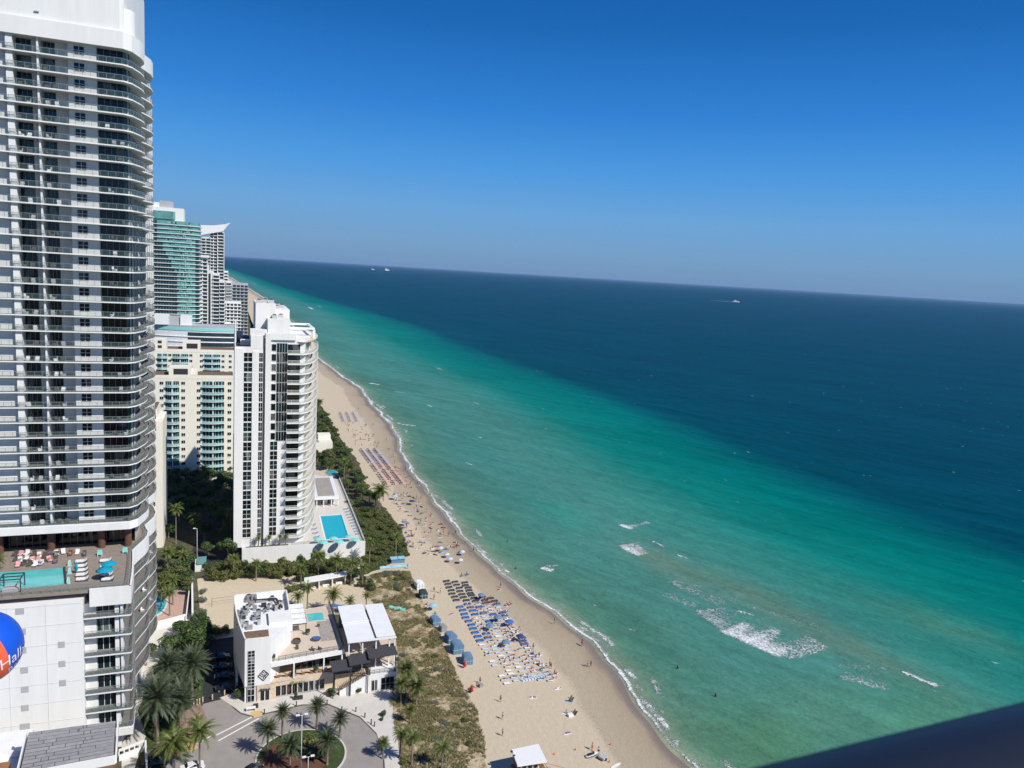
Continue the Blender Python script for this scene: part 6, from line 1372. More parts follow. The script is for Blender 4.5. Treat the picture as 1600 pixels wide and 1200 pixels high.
for (px, py) in ((560,640),(583,665),(604,688),(614,713),(634,735),(641,737),(640,745),(652,757),(655,762),(712,835),(727,850),(740,862),(683,752),(655,726)):
    spot_person(px, py, 'stand', 'walker on the wet sand along the distant waterline', 'walkers along the distant waterline')
for (px, py, ps, lb) in ((637,889,'stand','person standing alone on the sand by the dune gap'), (678,925,'stand','person walking between the dune and the dark grey loungers'), (688,927,'stand','person with raised arm beside the dark grey loungers'), (678,937,'stand','person standing by the pale blue umbrella hut'), (721,900,'sit','person sitting in a pair above the dark loungers'), (729,898,'sit','second person sitting in the pair above the dark loungers'), (782,918,'stand','person standing at the wave edge beyond the dark loungers'), (780,922,'sit','person crouching at the wave edge'), (791,947,'sit','person sitting alone seaward of the blue loungers'), (796,944,'sit','person beside the lone sitter seaward of the loungers'), (866,975,'stand','lone person standing on the wet sand at the foam'),
        (909,1008,'stand','person walking on the wet sand, upper of the walking pair'), (911,1010,'stand','companion of the upper walking pair'), (918,1042,'stand','person in white walking along the waterline'), (923,1042,'stand','companion in pale top walking along the waterline'), (869,1060,'stand','person standing at the seaward end of the lounger field'), (871,1076,'lie','sunbather lying south of the lounger field'), (832,1090,'lie','sunbather lying on the empty sand in the middle'), (893,1092,'sit','person sitting up on a towel left of the wet sand'), (889,1096,'lie','sunbather beside the sitting person near the wet sand'), (782,1097,'stand','person standing on the sand nearest the dune bend'), (785,1124,'stand','dark-clad person walking on the open sand, middle one'), (785,1150,'stand','dark-clad person walking on the open sand, southern one'), (885,1115,'sit','person sitting in the group with a white cooler'), (898,1114,'sit','second person in the group with a white cooler'), (886,1146,'lie','sunbather lying alone above the orange cones'),
        (750,1068,'stand','attendant standing beside the beach stand'), (745,1075,'stand','attendant by the crate near the folded red umbrella'), (735,1078,'sit','person sitting beside the southern red umbrella'), (705,960,'lie','sunbather on the first blue loungers'), (667,945,'sit','person sitting in the shade of the charcoal cabana'), (668,955,'stand','person standing by the charcoal cabana'), (680,960,'sit','person seated under the hut umbrella'), (935,1178,'stand','person in red standing beside the water scooter'), (925,1172,'stand','person bending near the water scooter')):
    spot_person(px, py, ps, lb)
for (px, py, lb) in ((1059,1043,'dark swimmer standing in shallow water in the lower middle'), (1118,1087,'dark swimmer furthest right in the shallow water'), (672,772,'swimmer wading beyond the shore foam'), (632,692,'swimmer wading at the distant foam'), (806,888,'bather in pink in the shallow waves'), (793,846,'swimmer in the green water beyond the foam')):
    x, y = G(px, py); person('stand', x, y, random.uniform(0, 6), lb, None, -.95, 'cloth_black', 'cloth_black')
# people and shop clutter near the restaurant
for (px, py, lb, tp_) in ((461,1183,'person in pink walking beside the roundabout kerb','cloth_pink'), (475,1172,'person in red on the roundabout island by the flagpole','cloth_red'), (266,1013,'person walking on the pale footpath beside the balconies','cloth_black'), (601,1058,'person standing behind the awnings','cloth_black')):
    x, y = G(px, py); person('stand', x, y, random.uniform(0, 6), lb, None, .14, 'cloth_black', tp_)
# ------------------------------------------------------------------ lifeguard tower
lg = thing('lifeguard_tower', 'white flat-roofed lifeguard tower on the sand at the bottom edge', 'lifeguard tower', (56.5, 127, 0))
link('roof', MB().prism([(53.3, 124.6), (59.4, 124.3), (59.9, 129.9), (53.9, 129.6)], 4.6, 4.95).mesh('roof', 'white_paint'), lg)
link('cabin', MB().box(54.3, 58.2, 125.3, 128.9, 1.9, 4.6).mesh('cabin', 'white_stucco'), lg)
for k in range(3): window(lg, 54.5+k*1.22, 55.55+k*1.22, 3.1, 4.35, 125.22, 1, 1, 'glass_dark', 'white_paint', .09)
link('side_panel', MB().box(54.18, 54.29, 125.4, 128.8, 1.9, 4.5).mesh('side_panel', 'brown_column'), lg)
link('deck', MB().box(53.6, 60.2, 123.2, 129.3, 1.75, 1.9).mesh('deck', 'brown_wood'), lg)
for x in (54.2, 58.9):
    for y in (123.6, 128.8): link('leg', MB().box(x, x+.2, y, y+.2, -.1, 1.75).mesh('leg', 'brown_wood'), lg)
rl = MB()
for (a, b_) in (((59.9, 129.0), (60.0, 123.3)), ((60.0, 123.3), (58.4, 123.3))):
    rl.tube((*a, 2.9), (*b_, 2.9), .06, .06, 6)
    for t_ in (0, .33, .66, 1): x, y = a[0]+(b_[0]-a[0])*t_, a[1]+(b_[1]-a[1])*t_; rl.box(x-.05, x+.05, y-.05, y+.05, 1.9, 2.95)
link('railing', rl.mesh('railing', 'brown_wood'), lg)
rm = MB(); rm.v = [(60.2, 125, 1.9), (60.2, 126.4, 1.9), (65, 126.2, .05), (65, 124.8, .05)]; rm.f = [(0, 1, 2, 3)]; rm.mi = [0]; rm.tube((60.2, 125, 2.9), (64.6, 124.9, 1.1), .05, .05, 6).tube((60.2, 126.4, 2.9), (64.6, 126.2, 1.1), .05, .05, 6)
link('ramp', rm.mesh('ramp', 'brown_wood'), lg)
link('roof_lamp', MB().box(53.4, 53.8, 128.6, 129.0, 4.95, 5.2).box(53.4, 53.9, 127.4, 127.7, 4.95, 5.1).mesh('roof_lamp', 'dark_steel'), lg)
# cones, water scooter, surfboard, cooler
cone = MB(); cone.box(-.2, .2, -.2, .2, 0, .03); cone.lathe(0, 0, [(.15, .03), (.03, .6), (.0, .6)], 10)
cone = cone.mesh('traffic_cone', 'cloth_orange')
for (px, py, lb) in ((866,1179,'orange cone nearest the lifeguard tower'), (899,1172,'orange cone between tower and water scooter'), (926,1169,'orange cone just above the water scooter'), (954,1164,'orange cone furthest right and up'), (952,1191,'orange cone below the water scooter')):
    x, y = G(px, py); link('traffic_cone', cone, None, (x, y, 0), 0, None, lb, 'cone', 'orange cones round the water scooter')
x, y = G(925, 1182); js = thing('water_scooter', 'black and white water scooter parked on the sand', 'water scooter', (x, y, 0), .15)
hl = MB(); sec = [(-1.5, .28, .28), (-1.2, .5, .45), (0, .55, .55), (.9, .45, .6), (1.5, .12, .55)]
for (xa, wa, ha), (xb, wb_, hb) in zip(sec[:-1], sec[1:]):
    hl.quad((xa, -wa, ha), (xb, -wb_, hb), (xb, wb_, hb), (xa, wa, ha)); hl.quad((xa, -wa*.6, .12), (xb, -wb_*.6, .12+.1*(xb > 1)), (xb, -wb_, hb), (xa, -wa, ha), 1); hl.quad((xa, wa, ha), (xb, wb_, hb), (xb, wb_*.6, .12+.1*(xb > 1)), (xa, wa*.6, .12), 1)
link('hull', hl.mesh('hull', ['cloth_white', 'cloth_black']), js, local=True); link('seat', MB().box(-1.1, .1, -.2, .2, .5, .85).mesh('seat', 'cloth_black'), js, local=True); link('handlebar', MB().tube((.35, -.35, 1.0), (.35, .35, 1.0), .03, .03, 6).box(.2, .5, -.15, .15, .55, .98).mesh('handlebar', 'dark_steel'), js, local=True)
x, y = G(942, 1186); tr = thing('beach_trailer', 'grey canvas beach wagon tilted beside the water scooter', 'wagon', (x, y, 0), .5)
link('bed', MB().box(-.8, .8, -.7, .7, .35, .75).mesh('bed', 'vent_grey'), tr, local=True)
for s_ in (-1, 1): link('wheel', MB().tube((0, s_*.85, .3), (0, s_*.72, .3), .3, .3, 14).mesh('wheel', 'cloth_black'), tr, local=True)
x, y = G(962, 1197); sbm = MB(); sbm.prism([(1.5*math.cos(a)*(1 if math.cos(a) > 0 else 1), .3*math.sin(a)) for a in np.linspace(0, 2*math.pi, 20)[:-1]], .08, .16)
link('surfboard', sbm.mesh('surfboard', 'cloth_white'), None, (x, y, 0), .35, None, 'white surfboard lying on the sand below the water scooter', 'surfboard')
x, y = G(891, 1119); link('cool_box', MB().box(-.6, .6, -.4, .4, 0, .5).box(-.62, .62, -.42, .42, .5, .58).mesh('cool_box', 'cloth_white'), None, (x, y, 0), .1, None, 'white cool box in front of the seated group', 'cool box')
x, y = G(751, 1073); link('crate', MB().box(-.5, .5, -.45, .45, 0, .7).box(-.4, .4, -.35, .35, .7, .8).mesh('crate', 'grey_panel'), None, (x, y, 0), .2, None, 'grey wooden crate with attendants beside it near the dune', 'crate')
# ------------------------------------------------------------------ pool deck of the big tower
pp = thing('swimming_pool', 'turquoise pool on the high deck under the tall white tower', 'pool', (-36, 158, DZ))
PX = [G(-60, 900, DZ), G(99, 888, DZ), G(101, 913, DZ), G(-60, 929, DZ)]
cxp = sum(p[0] for p in PX)/4; cyp = sum(p[1] for p in PX)/4
link('water', MB().prism(PX, DZ+.06, DZ+.10).mesh('water', 'water_pool_pale'), pp)
link('coping', MB().prism([(cxp+(p[0]-cxp)*1.03, cyp+(p[1]-cyp)*1.1) for p in PX], DZ+.005, DZ+.06).mesh('coping', 'deck_boards'), pp)
link('end_wall', MB().prism([PX[1], (PX[1][0]+.35, PX[1][1]), (PX[2][0]+.35, PX[2][1]), PX[2]], DZ+.061, DZ+.35).mesh('end_wall', 'dark_steel'), pp)
for n_, (px, py) in enumerate(((126,882),(126,890),(126,897.5),(127,905),)):
    x, y = G(px, py, DZ); bed('cloth_white', x, y, 0, f'white sunbed in the left stack on the high pool deck, {ORD[n_+1]} from the glass', 'white sunbeds on the high deck', .73, 2.0, DZ) if False else None
def daybed(x, y, label):
    if 'daybed' not in U:
        t = thing('daybed', label, 'sunbed', (x, y, DZ), 0, 'white sunbeds on the high deck'); link('frame', MB().box(-1.05, 1.05, -.6, .6, .1, .3).mesh('frame', 'wicker'), t, local=True)
        link('mattress', MB().box(-1.0, .45, -.55, .55, .3, .48).mesh('mattress', 'cloth_white'), t, local=True); b__ = MB(); b__.v = [(.45,-.55,.3),(1.0,-.55,.62),(1.0,.55,.62),(.45,.55,.3),(.45,-.55,.48),(.95,-.55,.8),(.95,.55,.8),(.45,.55,.48)]
        for q in ((0,3,2,1),(4,5,6,7),(0,1,5,4),(1,2,6,5),(2,3,7,6),(3,0,4,7)): b__.f.append(q); b__.mi.append(0)
        link('backrest', b__.mesh('backrest', 'cloth_white'), t, local=True); U['daybed'] = t; return t
    return dup(U['daybed'], (x, y, DZ), 0, label, 'white sunbeds on the high deck')
for n_, (px, py) in enumerate(((127,879),(127,886.5),(128,893),(128,900),(128.5,907))): daybed(*G(px, py, DZ), f'white sunbed in the left column on the high deck, {ORD[n_+1]} from the glass')
for n_, (px, py) in enumerate(((165,878),(165.5,887),(166,893.5),(167,900),(168,907))): daybed(*G(px, py, DZ), f'white sunbed in the right column on the high deck, {ORD[n_+1]} from the glass')
umb('cloth_teal', *G(170, 878, DZ+2.3), DZ, 'open turquoise parasol on the high deck, right and further back', None, 1.45, 2.4); umb('cloth_teal', *G(164, 888, DZ+2.3), DZ, 'open turquoise parasol on the high deck, left and nearer', None, 1.45, 2.4)
x, y = G(119.5, 896, DZ); t = thing('folded_umbrella', 'folded turquoise parasol beside the left sunbed column', 'umbrella', (x, y, DZ)); link('canopy', MB().lathe(0, 0, [(.05, .5), (.3, .8), (.22, 1.8), (.03, 2.4)], 10).mesh('canopy', 'cloth_teal', True), t, local=True); link('pole', MB().tube((0, 0, 0), (0, 0, 2.5), .03, .03, 6).mesh('pole', 'steel'), t, local=True)
for (px, py, lb) in ((156,869,'turquoise directors chair on the high deck, left one'), (195.5,865,'turquoise directors chair on the high deck, near the curved parapet')):
    x, y = G(px, py, DZ); t = thing('deck_chair', lb, 'chair', (x, y, DZ), .1); link('seat', MB().box(-.4, .4, -.35, .35, .4, .46).mesh('seat', 'cloth_aqua'), t, local=True); link('backrest', MB().box(-.45, .45, .3, .36, .5, 1.25).mesh('backrest', 'cloth_aqua'), t, local=True)
    for sx in (-.4, .4):
        for sy in (-.33, .33): link('leg', MB().box(sx-.04, sx+.04, sy-.04, sy+.04, 0, .7).mesh('leg', 'cloth_white'), t, local=True)
rr = random.Random(9)
for k in range(26):
    if k < 16: px, py = 24+(k % 8)*9+rr.uniform(-2, 2), 868+(k//8)*9+rr.uniform(-2, 2)
    elif k < 21: px, py = 28+(k-16)*9, 884+rr.uniform(-2, 1)
    else: px, py = 88+(k-21)*11, 866+rr.uniform(-2, 4)
    x, y = G(px, py, DZ); c = rr.choice(['cloth_white', 'wicker', 'wicker', 'cloth_white', 'cloth_pink'])
    lb = f'{dict(cloth_white="white", cloth_pink="pink and white", wicker="brown wicker")[c]} lounge chair in the crowded seating behind the high pool'
    key = 'dc'+c
    if key not in U:
        t = thing('deck_lounger', lb, 'lounge chair', (x, y, DZ), rr.uniform(-.3, .3), 'lounge chairs behind the high pool'); link('seat', MB().box(-.38, .38, -.9, .3, .25, .36).mesh('seat', c), t, local=True); link('backrest', MB().box(-.38, .38, .3, .42, .3, .95).mesh('backrest', c), t, local=True); link('base', MB().box(-.34, .34, -.85, .35, 0, .25).mesh('base', 'wicker'), t, local=True); U[key] = t
    else: dup(U[key], (x, y, DZ), rr.uniform(-.4, .4), lb, 'lounge chairs behind the high pool')
    if rr.random() < .5: person('lie', x, y-.3, math.pi, 'guest reclining on the lounge chairs behind the high pool', 'guests behind the high pool', DZ+.36, rr.choice(SW)[0])
cb = thing('deck_cabana', 'black framed open cabana at the near corner of the high pool', 'cabana', (*G(22, 925, DZ), DZ))
x, y = G(20, 922, DZ); x0, x1, y0, y1 = x-1.8, x+1.5, y-1.2, y+1.8; f_ = MB()
for a in (x0, x1):
    for b_ in (y0, y1): f_.box(a-.08, a+.08, b_-.08, b_+.08, DZ, DZ+2.5)
for a in (x0, x1): f_.box(a-.08, a+.08, y0, y1, DZ+2.4, DZ+2.55)
for b_ in (y0, (y0+y1)/2, y1): f_.box(x0, x1, b_-.08, b_+.08, DZ+2.4, DZ+2.56)
link('frame', f_.mesh('frame', 'dark_steel'), cb); link('daybed', MB().box(x0+.3, x1-.4, y0+.4, y1-.4, DZ+.01, DZ+.5).mesh('daybed', 'vent_grey'), cb)
palm(*G(-4, 890, DZ), 2.2, 'coco', 'palm at the left edge of the picture beside the high pool', None, .42, DZ)
for n_, (px, py) in enumerate(((109,884),(109,896),(107,911))):
    x, y = G(px, py, DZ); t = thing('board_sign', f'small white A-frame board at the pool end, {ORD[n_+1]} from the glass', 'sign', (x, y, DZ)); mb = MB(); mb.quad((-.3, -.35, 0), (.3, -.35, 0), (.12, 0, 1.2), (-.12, 0, 1.2)); mb.quad((.3, .35, 0), (-.3, .35, 0), (-.12, 0, 1.2), (.12, 0, 1.2)); link('panel', mb.mesh('panel', 'cloth_aqua'), t, local=True); link('frame', MB().tube((-.32, -.37, 0), (-.1, 0, 1.25), .04, .04, 5).tube((.32, -.37, 0), (.1, 0, 1.25), .04, .04, 5).mesh('frame', 'cloth_white'), t, local=True)
# furniture on the tower's balconies
def make_chair():
    t = thing('balcony_chair', 'x', 'chair', (0, 0, 0)); link('seat', MB().box(-.35, .35, -.35, .35, .3, .42).mesh('seat', 'wicker'), t, local=True); link('backrest', MB().box(-.35, .35, .28, .38, .42, .9).mesh('backrest', 'wicker'), t, local=True); link('base', MB().box(-.32, .32, -.32, .32, 0, .3).mesh('base', 'wicker'), t, local=True); return t
ch0 = make_chair(); used = False; sw_c = recol(ch0, 'wicker', 'cloth_white'); sw_g = recol(ch0, 'wicker', 'vent_grey')
rr = random.Random(21)
BAYN = [(-37.2, 'bay left of the frosted fin'), (-32.6, 'bay right of the frosted fin'), (-23.0, 'corner glass bay')]
for k in range(30):
    for bx0, bn in BAYN:
        for j, off in enumerate((0.2, 1.7)):
            if rr.random() < (.25 if bx0 != -23.0 else .55): continue
            x = bx0+off+rr.uniform(-.2, .2)+(rr.uniform(0, 2) if bx0 == -23.0 else 0); z = Z0+k*FH+.01; y = 171.4 if bx0 != -23 else 171.1
            sw_ = rr.choice([None, None, sw_g, sw_c]); cn = 'wicker' if sw_ is None else ('grey' if sw_ is sw_g else 'white')
            lb = f'{cn} chair, {ORD[k+1]} balcony above the pool deck, {bn}, {"left" if j == 0 else "right"} one'
            if not used and sw_ is None: ch0.location = (x, y, z); ch0['label'] = lb; ch0['group'] = 'chairs on the tall tower balconies'; used = True
            else: dup(ch0, (x, y, z), rr.choice([0, 3.14, 1.2, -1.2]), lb, 'chairs on the tall tower balconies', None, sw_)
for i, (yv, z_) in enumerate(((160, 9.35+4*FP2), (165, 9.35+3*FP2), (158, 9.35+2*FP2), (176, 9.35+3*FP2), (190, 9.35+2*FP2), (178, 9.35+4*FP2), (191, 9.35+5*FP2))):
    dup(ch0, (edgeX(yv)-.9, yv, z_+.01), 1.2, f'chair on a wavy sea-side balcony of the podium, {ORD[i+1]} seen from the deck down', 'chairs on the wavy podium balconies', None, rr.choice([sw_c, sw_g]))
# restaurant furniture
def rtable(x, y, z, label):
    if 'rt' not in U:
        t = thing('dining_table', label, 'table', (x, y, z), 0, 'tables on the restaurant gallery'); link('tabletop', MB().box(-.55, .55, -.4, .4, .7, .75).mesh('tabletop', 'peach_stone'), t, local=True); link('pedestal', MB().tube((0, 0, 0), (0, 0, .7), .06, .06, 8).mesh('pedestal', 'dark_steel'), t, local=True); U['rt'] = t
    else: dup(U['rt'], (x, y, z), 0, label, 'tables on the restaurant gallery')
for i in range(7):
    x = 10.2+i*1.9; rtable(x, 169.6+.05*i, 4.42, f'tan dining table on the open gallery, {ORD[i+1]} from the left')
    dup(ch0, (x+.8, 169.7, 4.43), 1.5, f'orange-brown chair on the open gallery, {ORD[i+1]} from the left', 'chairs on the restaurant gallery', None, recol(ch0, 'wicker', 'brown_wood') if i == 0 else GCH) if True else None
    if i == 0: GCH = recol(ch0, 'wicker', 'brown_wood')
for i in range(5): rtable(28.6+i*1.8, 170.6, 7.81, f'tan dining table in the upper wing, {ORD[i+1]} from the left')
t = thing('daybed', 'round grey lounge sofa with blue cushion on the roof terrace', 'sofa', (20.2, 176.6, 9.08)); link('base', MB().lathe(0, 0, [(.9, 0), (1.15, .45), (.02, .44)], 18).mesh('base', 'wicker'), t, local=True); link('cushion', MB().lathe(0, 0, [(.8, .46), (.8, .6), (.02, .6)], 18).mesh('cushion', 'cloth_blue'), t, local=True)
t = thing('daybed', 'round brown lounge sofa under the pergola edge', 'sofa', (15.6, 176.2, 9.08)); link('base', MB().lathe(0, 0, [(.8, 0), (1.05, .45), (.02, .44)], 18).mesh('base', 'wicker'), t, local=True); link('backrest', MB().strip([(.95*math.cos(a), .95*math.sin(a)) for a in np.linspace(.3, 2.8, 9)], .45, .9, 0, .12).mesh('backrest', 'brown_column'), t, local=True)
for i, (x, y) in enumerate(((15.5, 173.2), (19.0, 171.6), (20.6, 171.6), (21.5, 183.5))): dup(ch0, (x, y, 9.09), i, f'chair on the restaurant roof terrace, {["by the white block", "near the front railing", "near the front railing further right", "beside the plunge pool"][i]}', 'roof terrace chairs')
# ------------------------------------------------------------------ cabana, volleyball, walls, pools, lamps, bollards
cbx = thing('garden_cabana', 'white flat-roofed cabana with three open bays on the sand court edge', 'cabana', (28.5, 227, 0))
link('roof', MB().prism([(21.9, 225.2), (35.1, 228.3), (35.3, 231.8), (22.2, 228.9)], 2.8, 3.15).mesh('roof', 'white_paint'), cbx)
for k in range(4): x = 22.2+k*4.15; y = 225.6+k*1.0; link('divider', MB().box(x, x+.25, y, y+2.9, .02, 2.8).mesh('divider', 'white_paint'), cbx)
link('back_wall', MB().prism([(22.3, 228.4), (35.0, 231.4), (35.0, 231.6), (22.3, 228.6)], .02, 2.8).mesh('back_wall', 'grey_wall'), cbx)
for k in range(3): x = 23.6+k*4.15; y = 227.0+k*1.0; link('bench', MB().box(x, x+2, y, y+.8, .03, .5).mesh('bench', 'cloth_white'), cbx)
vn = thing('volleyball_net', 'volleyball net with two poles on the tan sand court', 'net', (-2, 222, 0))
p0 = G(331, 948); p1 = (p0[0]+10.5, p0[1]+1.0)
for k, p in enumerate((p0, p1)): link('pole', MB().tube((*p, .02), (*p, 2.6), .06, .05, 8).mesh('pole', 'dark_steel'), vn)
nn = MB(); nn.tube((*p0, 2.4), (*p1, 2.4), .035, .035, 5); nn.tube((*p0, 1.5), (*p1, 1.5), .03, .03, 5)
link('net', nn.mesh('net', 'dark_steel'), vn)
gw = thing('garden_wall', 'long thin white wall beside the sand court bushes', 'wall', (*G(300, 930), 0)); link('wall_panel', MB().strip([G(299, 900, 2.5), G(299.5, 958, 2.5)], 0, 2.5, 0, .35).mesh('wall_panel', 'white_stucco'), gw); link('coping', MB().strip([G(298.8, 900, 2.6), G(299.3, 958, 2.6)], 2.501, 2.65, 0, .5).mesh('coping', 'white_paint'), gw)
gw = thing('garden_wall', 'white wall edging the round pool garden', 'wall', (*G(294, 930), 0)); link('wall_panel', MB().strip([G(297, 905, 1.8), G(290, 962, 1.8)], 0, 1.8, 0, .25).mesh('wall_panel', 'white_stucco'), gw)
gw = thing('garden_wall', 'curved low white wall between the round pool and the footpath', 'wall', (*G(265, 972), 0)); link('wall_panel', MB().strip([G(243, 983), G(262, 978), G(280, 973), G(290, 970)], 0, 1.9, 0, .4).mesh('wall_panel', 'white_stucco'), gw)
x, y = G(313, 893); t = thing('service_hut', 'small green-roofed service hut beyond the court wall', 'hut', (x, y, 0)); link('wall', MB().box(x-1.6, x+1.6, y, y+6, 0, 2.4).mesh('wall', 'white_stucco'), t); link('roof', MB().box(x-1.2, x+1.7, y-.2, y+6.2, 2.4, 2.6).mesh('roof', 'teal_facade'), t)
patch('pool_surround', [(225,920),(300,915),(292,965),(225,985)], 'pink_paving', .05)
x, y = G(240, 946); t = thing('swimming_pool', 'round turquoise garden pool half hidden by the wavy balconies', 'pool', (x, y, 0))
link('coping', MB().prism([(x-.2+3.9*math.cos(a), y+8.2*math.sin(a)) for a in np.linspace(0, 6.28, 33)[:-1]], .051, .16).mesh('coping', 'concrete'), t); link('water', MB().prism([(x-.2+3.4*math.cos(a), y+7.5*math.sin(a)) for a in np.linspace(0, 6.28, 33)[:-1]], .161, .19).mesh('water', 'water_pool'), t)
for (a, r_, lb) in (((506,754),(4.2, 9),'teal pool behind the gravel-roofed pavilion'), ((518,739),(2.6, 5),'small blue garden pool among the thicket')):
    x, y = G(*a); t = thing('swimming_pool', lb, 'pool', (x, y, 0)); link('coping', MB().prism([(x+r_[0]*1.15*math.cos(q), y+r_[1]*1.1*math.sin(q)) for q in np.linspace(0, 6.28, 25)[:-1]], .061, .12).mesh('coping', 'pink_paving'), t); link('water', MB().prism([(x+r_[0]*math.cos(q), y+r_[1]*math.sin(q)) for q in np.linspace(0, 6.28, 25)[:-1]], .121, .15).mesh('water', 'water_pool'), t)
x, y = G(246, 905, 2.3); umb('cloth_bluegrey', x, y, 0, 'blue and white umbrella beside the wavy balconies garden', None, 1.4, 2.4)
def lamp(base, topy, label, heads=2):
    x, y = G(*base); _, zt_ = XatY(base[0], topy, y); t = thing('lamp_post', label, 'lamp post', (x, y, 0))
    link('pole', MB().tube((x, y, 0), (x, y, zt_), .13, .08, 10).mesh('pole', 'far_grey', True), t)
    for k in range(heads): s_ = 1 if k else -1; link('lamp_head', MB().tube((x, y, zt_), (x+s_*.8, y, zt_+.15), .04, .04, 6).box(x+s_*.8-.35, x+s_*.8+.35, y-.2, y+.2, zt_+.05, zt_+.25).mesh('lamp_head', 'white_paint'), t)
lamp((470, 1212), 1118, 'tall grey lamp post rising from the roundabout island'); lamp((481, 1216), 1183, 'short white twin lamp post at the bottom of the roundabout'); lamp((308, 893), 826, 'tall pale lamp post in the shade beyond the service hut', 1)
bol = MB().tube((0, 0, 0), (0, 0, 1.0), .13, .12, 10).lathe(0, 0, [(.17, 1.0), (.17, 1.08), (.01, 1.1)], 10).mesh('bollard', 'dark_steel')
for n_, (px, py) in enumerate(((413,1116),(463,1104),(511,1101),(534,1112),(556,1113),(570,1122),(580,1132),(585,1136))):
    x, y = G(px, py); link('bollard', bol, None, (x, y, .13), 0, None, f'dark bollard on the pavement edge, {ORD[n_+1]} from the left', 'bollard', 'bollards round the turning circle')
pst = MB().box(-.12, .12, -.12, .12, 0, 1.1).box(-.14, .14, -.14, .14, 1.1, 1.16).mesh('gate_post', 'peach_stone')
for n_, (px, py) in enumerate(((303,1103),(308,1101),(312,1099),(317,1097),(332,1093),(351,1086))):
    x, y = G(px, py); link('gate_post', pst, None, (x, y, .05), 0, None, f'tan post across the dark driveway mouth, {ORD[n_+1]} from the left', 'post', 'posts at the driveway mouth')
x, y = G(392, 1111); t = thing('planter_table', 'white table with dark planter on the pavement corner', 'table', (x, y, .13)); link('tabletop', MB().box(-1.0, 1.0, -.5, .5, .65, .72).mesh('tabletop', 'white_paint'), t, local=True); link('planter', MB().box(.5, 1.6, .6, 1.3, 0, .8).mesh('planter', 'dark_steel'), t, local=True)
for sx in (-.9, .9): link('leg', MB().box(sx-.05, sx+.05, -.4, .4, 0, .65).mesh('leg', 'white_paint'), t, local=True)
x, y = G(466, 1093); t = thing('planter', 'dark long planter outside the shop windows', 'planter', (x, y, .13)); link('box', MB().box(-1.0, 1.0, -.35, .35, 0, .7).mesh('box', 'dark_steel'), t, local=True); link('foliage', CL['leaf_dark'][2], t, (-.5, 0, .6), local=True, scale=(.7, .5, .8))
# ------------------------------------------------------------------ cars
def car(x, y, rot, paint, label, z=.06):
    t = thing('parked_car', label, 'car', (x, y, z), rot)
    side = [(-2.2,.35),(-2.2,.75),(-2.05,.9),(-1.3,.95),(-.75,1.42),(.55,1.45),(1.15,1.0),(2.05,.86),(2.25,.6),(2.2,.32)]
    b_ = MB(); i = 0; n = len(side); wdt = lambda z_: .88 if z_ < 1.0 else .68
    for s_ in (-1, 1): b_.v += [(p[0], s_*wdt(p[1]), p[1]) for p in side]
    b_.f += [tuple(range(n)), tuple(range(2*n-1, n-1, -1))]; b_.mi += [0, 0]
    for k in range(n): b_.f.append((k, k+n, (k+1) % n+n, (k+1) % n)); b_.mi.append(0)
    link('body', b_.mesh('body', paint), t, local=True)
    g_ = MB(); g_.quad((-1.27,-.80,.99),(-1.27,.80,.99),(-.80,.66,1.39),(-.80,-.66,1.39)); g_.quad((1.14,.80,1.04),(1.14,-.80,1.04),(.60,-.66,1.44),(.60,.66,1.44))
    for s_ in (-1, 1): g_.quad((-1.15,s_*.86,.98),(1.0,s_*.86,1.0),(.5,s_*.70,1.4),(-.7,s_*.70,1.38))
    link('windows', g_.mesh('windows', 'glass_dark'), t, local=True)
    for xw in (-1.4, 1.4):
        for s_ in (-1, 1): wq = link('wheel', MB().tube((xw, s_*.92, .33), (xw, s_*.70, .33), .33, .33, 14).mesh('wheel', 'cloth_black'), t, local=True); link('rim', MB().tube((xw, s_*.935, .33), (xw, s_*.92, .33), .2, .2, 10).mesh('rim', 'steel'), wq, local=True)
    for s_ in (-1, 1): link('headlight', MB().box(2.16, 2.27, s_*.7-.15, s_*.7+.15, .55, .7).mesh('headlight', 'white_paint'), t, local=True)
mat('car_black', (.015, .015, .018), .15, .1, 1, spec=.6); mat('car_white', (.75, .75, .75), .2, .02, 1, spec=.6)
car(*G(243, 1196), .35, 'car_black', 'black car parked at the bottom under the coconut palm'); car(*G(300, 1203), .2, 'car_white', 'white car at the bottom edge beside the leaning palm'); car(*G(186, 1160), .9, 'car_black', 'dark car half under the podium entrance'); car(*G(393, 1207), .6, 'car_black', 'black car entering at the bottom of the turning circle')
for n_, (px, py) in enumerate(((352,1078),(350,1060),(347,1045),(345,1030))): car(*G(px, py), .05, 'car_black', f'car parked in the shaded driveway, {ORD[n_+1]} from the mouth')  # cars coloured black to carry the driveway's shade
# ------------------------------------------------------------------ boats
def at_far(px, py, dist):
    v = ray(px, py); h = Vector((v.x, v.y)).normalized(); return h.x*dist, h.y*dist
x, y = at_far(605, 417, 16000); rot = -math.atan2(1, .6)
sh_ = thing('cargo_ship', 'white cargo ship on the horizon', 'ship', (x, y, -.2), 2.6+math.pi/2, None)
link('hull', MB().prism([(-95,-14),(70,-14),(100,0),(70,14),(-95,14)], 0, 16).mesh('hull', 'white_paint'), sh_, local=True); link('superstructure', MB().box(60, 85, -11, 11, 16, 46).mesh('superstructure', 'white_paint'), sh_, local=True); link('deck_cargo', MB().box(-80, 50, -11, 11, 16, 23).mesh('deck_cargo', 'far_grey'), sh_, local=True)
x, y = at_far(583, 416, 16000); s2 = thing('sailing_ship', 'small pale ship left of the cargo ship on the horizon', 'ship', (x, y, -.2), 0, None)
link('hull', MB().prism([(-30,-8),(25,-8),(35,0),(25,8),(-30,8)], 0, 9).mesh('hull', 'white_paint'), s2, local=True); link('cabin', MB().box(-20, -5, -6, 6, 9, 28).mesh('cabin', 'far_grey'), s2, local=True)
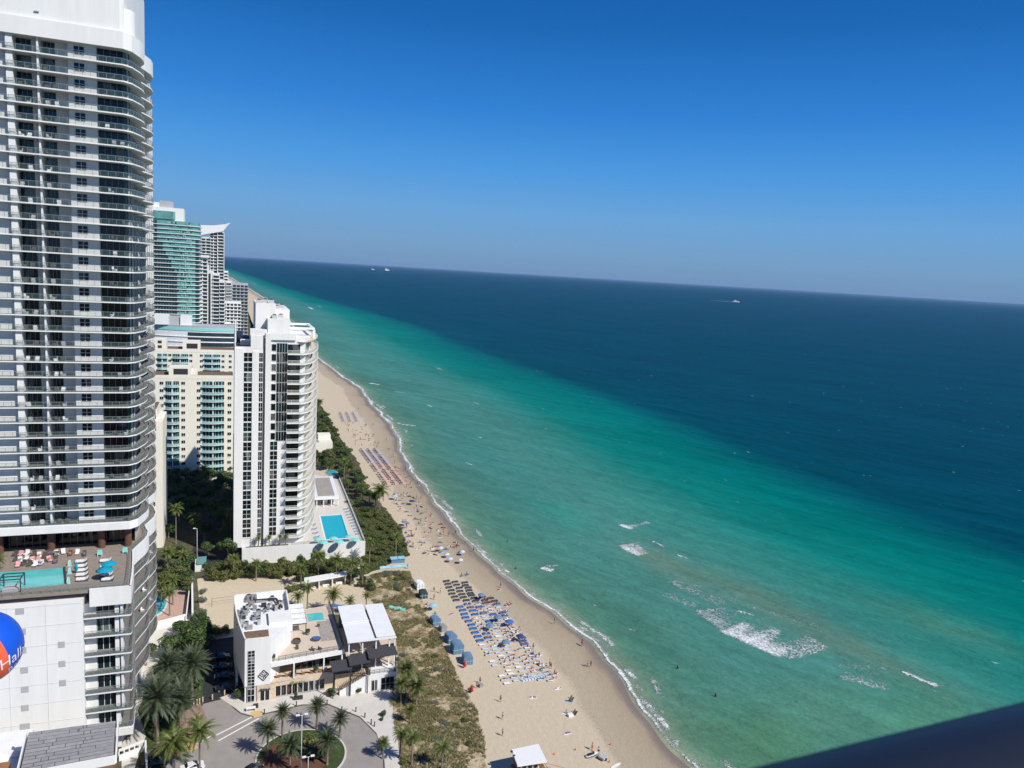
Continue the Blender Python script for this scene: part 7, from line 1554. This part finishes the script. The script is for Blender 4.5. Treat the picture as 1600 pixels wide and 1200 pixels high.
x, y = at_far(1150, 467, 5200); hx, hy = at_far(1120, 464, 5200); rot = math.atan2(y-hy, x-hx)
yt = thing('motor_yacht', 'white motor yacht leaving a wake on the deep blue sea', 'yacht', (x, y, -.2), rot)
link('hull', MB().prism([(-20,-5),(12,-5),(24,0),(12,5),(-20,5)], 0, 5).mesh('hull', 'white_paint'), yt, local=True); link('cabin', MB().box(-12, 8, -4, 4, 5, 10).box(-8, 3, -3, 3, 10, 13).mesh('cabin', 'white_paint'), yt, local=True)
wk = MB(); 
for k in range(12):
    a = -20-k*12; wv = 4+2.4*math.sin(k*2.1)-k*.2; wk.box(a-10.5, a, -wv, wv, 0.25, 1.2-k*.06)
link('wake', wk.mesh('wake', 'cloth_white'), None, (x, y, -.2), rot, 'stuff', 'white wake trailing behind the motor yacht', 'wake')
# far low coast
hd = MB(); 
for k in range(18):
    Y_ = 5200+k*520; xs_ = float(np.interp(Y_, SHY, SHX))-90-random.uniform(0, 160); hh = random.choice([25, 35, 50, 70, 40]); hd.box(xs_-40, xs_+random.uniform(15, 50), Y_, Y_+40, 0, hh)
link('far_skyline', hd.mesh('far_skyline', 'white_wall_old'), kind='stuff', label='pale hazy row of buildings where the coast meets the horizon', cat='skyline')
# ------------------------------------------------------------------ air
hz = MB(); hz.box(-15000, 45000, -600, 70000, -3.0, 190); o = link('haze', hz.mesh('haze', 'white_paint'), kind='stuff', label='thin sea haze over the whole view', cat='haze')
mt = bpy.data.materials.new('haze'); mt.use_nodes = True; n = mt.node_tree; n.nodes.clear(); vo = n.nodes.new('ShaderNodeVolumePrincipled'); vo.inputs['Color'].default_value = (.42, .66, 1, 1); vo.inputs['Density'].default_value = 1.05e-5; vo.inputs['Anisotropy'].default_value = .0
ou = n.nodes.new('ShaderNodeOutputMaterial'); n.links.new(vo.outputs[0], ou.inputs['Volume']); o.data.materials.clear(); o.data.materials.append(mt)
# ------------------------------------------------------------------ own balcony rail
a = Vector((0, 0, CH))+ray(1196, 1251)*.55; b_ = Vector((0, 0, CH))+ray(1600, 1146)*.62
d = (b_-a).normalized(); dn = (-CU-CR*.23).normalized(); R_ = .10
off = dn*R_
br = thing('balcony_rail', 'dark blue-grey metal handrail close to the camera at lower right', 'railing', tuple(a+off))
rb = MB(); rb.tube(tuple(a+off-d*1.2), tuple(b_+off+d*2.0), R_, R_, 40); link('handrail', rb.mesh('handrail', 'rail_metal', True), br)
